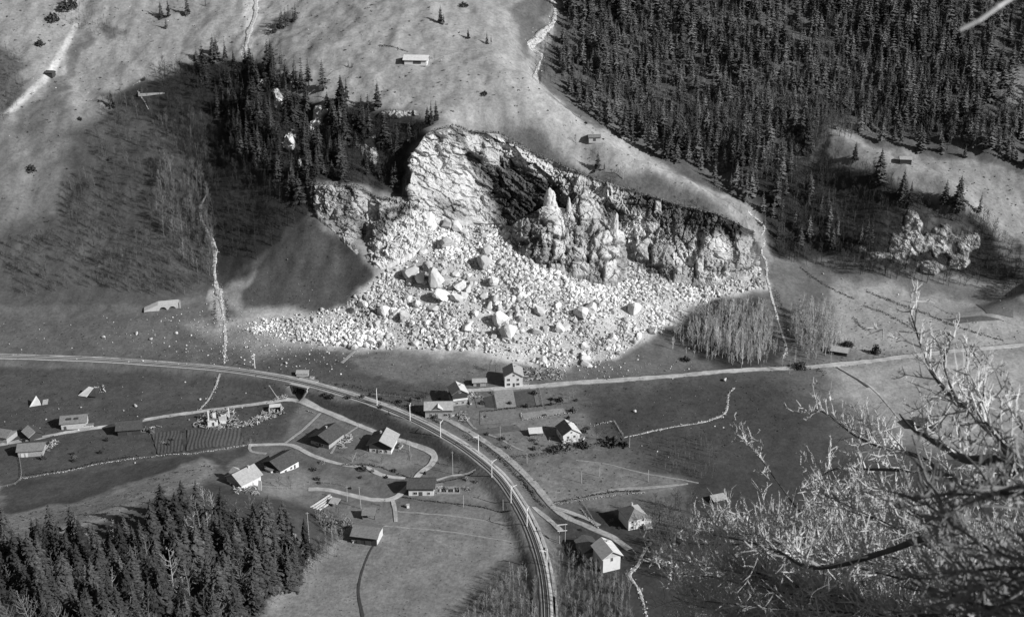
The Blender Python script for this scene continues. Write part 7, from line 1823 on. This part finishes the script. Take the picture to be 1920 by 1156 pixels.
larch('larch_tree', (3000, 900, 6.0), 'leafless larch at the right whose slender top rises above the eastern field', [
    ([(3000, 1000, 6.0), (2080, 940, 5.4), (1990, 950, 5.2), (1925, 890, 5.0), (1880, 820, 5.4), (1835, 782, 6.0), (1790, 745, 7.0), (1755, 708, 7.6), (1730, 655, 8.2), (1712, 600, 8.6), (1704, 575, 8.8)], 0.060, 0.004, (9, 0.2, 0.55, {'up': 0.5, 'left': 0.25, 'start': 0.42})),
    ([(1800, 752, 6.9), (1772, 700, 7.3), (1768, 660, 7.7), (1790, 625, 8.0)], 0.010, 0.003, (8, 0.15, 0.4, {'up': 0.4, 'left': 0.0})),
    ([(1835, 782, 6.0), (1850, 730, 6.4), (1838, 690, 6.8), (1815, 655, 7.0)], 0.010, 0.003, (8, 0.15, 0.35, {'up': 0.4, 'left': -0.2})),
    ([(3000, 900, 6.0), (1985, 885, 6.0), (1880, 900, 6.5), (1800, 906, 7.0), (1745, 884, 7.5), (1650, 878, 8.2), (1565, 882, 8.8), (1530, 898, 9.2)], 0.045, 0.005, (10, 0.15, 0.5, {'up': 0.5, 'left': 0.5, 'start': 0.25})),
    ([(1805, 905, 7.0), (1740, 868, 7.6), (1690, 845, 8.0), (1635, 832, 8.5), (1590, 806, 9.0), (1555, 778, 9.4), (1530, 765, 9.7)], 0.020, 0.005, (15, 0.15, 0.5, {'up': 0.35, 'left': 0.8, 'start': 0.3})),
    ([(1900, 850, 5.2), (1850, 855, 5.4), (1790, 850, 5.8), (1720, 812, 6.6), (1690, 780, 7.2)], 0.030, 0.004, (7, 0.15, 0.4, {'up': 0.5, 'left': 0.3})),
    ([(1990, 870, 5.0), (1935, 820, 5.3), (1905, 780, 5.8), (1890, 740, 6.2)], 0.02, 0.004, (7, 0.15, 0.4, {'up': 0.5, 'left': 0.2, 'start': 0.1})),
], M_LARCHTWIG)
lower = []
for i in range(34):
    ty = r8.uniform(905, 1165); tx = r8.uniform(1310, 1500) + (ty < 975) * r8.uniform(130, 260); y1 = r8.uniform(7.5, 11); y0 = r8.uniform(6.0, 8.0)
    sx, sy = 2540, r8.uniform(1060, 1380)
    mid1 = (sx + (tx - sx) * 0.35, sy + (ty - sy) * 0.35 + r8.uniform(-10, 50), y0 + (y1 - y0) * 0.35); mid2 = (sx + (tx - sx) * 0.7, sy + (ty - sy) * 0.7 + r8.uniform(0, 60), y0 + (y1 - y0) * 0.7)
    lower.append(([(sx, sy, y0), mid1, mid2, (tx, ty, y1)], r8.uniform(0.014, 0.026), 0.004, (20, 0.2, 0.7, {'up': 0.5, 'left': 0.55, 'start': 0.34})))
for i in range(16):
    ty = r8.uniform(985, 1190); tx = r8.uniform(1240, 1400) + max(0, 1040 - ty) * 1.2; y1 = r8.uniform(8, 11); y0 = r8.uniform(7, 8.5)
    lower.append(([(2540, 1400, y0), (2000, r8.uniform(1150, 1280), y0 + 0.4), (1600, ty + r8.uniform(20, 90), (y0 + y1) / 2), (tx, ty, y1)], r8.uniform(0.012, 0.02), 0.004, (19, 0.2, 0.65, {'up': 0.55, 'left': 0.4, 'start': 0.55})))
lower.append(([(1730, 1010, 6.0), (1650, 1035, 6.4), (1560, 1058, 6.8), (1500, 1050, 7.2), (1430, 1020, 7.8), (1340, 1000, 8.4)], 0.022, 0.004, (14, 0.2, 0.6, {'up': 0.5, 'left': 0.5})))
lower.append(([(1500, 960, 8.8), (1450, 900, 9.2), (1425, 865, 9.5), (1400, 835, 9.7), (1382, 803, 9.9)], 0.008, 0.003, (12, 0.15, 0.4, {'up': 0.4, 'left': 0.4})))
larch('larch_tree', (2560, 1180, 7.0), 'leafless larch spreading a web of pale twigs over the lower right corner', lower, M_LARCHTWIG)
near = []
for i in range(8):
    sy = r8.uniform(890, 1210); near.append(([(4590, sy + 30, 2.8), (3000, sy + 60, 2.7), (2200, sy + 40, 2.7), (1980, sy + r8.uniform(-30, 60), 2.9), (1860, sy + r8.uniform(-30, 30), 3.2), (r8.uniform(1680, 1790), sy + r8.uniform(-70, 40), 3.7)], r8.uniform(0.012, 0.022), 0.004, (14, 0.12, 0.4, {'up': 0.3, 'left': 0.3, 'start': 0.45, 'rad': 0.007, 'spurs': 4})))
larch('larch_tree', (4600, 1100, 2.8), 'blurred dark larch boughs closest to the camera at the right edge', near, M_DARKTWIG)
larch('larch_tree', (4300, 40, 4.4), 'larch bough reaching in at the top right corner', [([(4290, -160, 4.4), (2900, -70, 3.2), (2120, -20, 3.0), (1960, -12, 3.0), (1905, 0, 3.0), (1878, 8, 3.0), (1842, 30, 3.0), (1802, 49, 3.0)], 0.012, 0.006, None)], M_LARCHTWIG, M_LARCHTWIG)
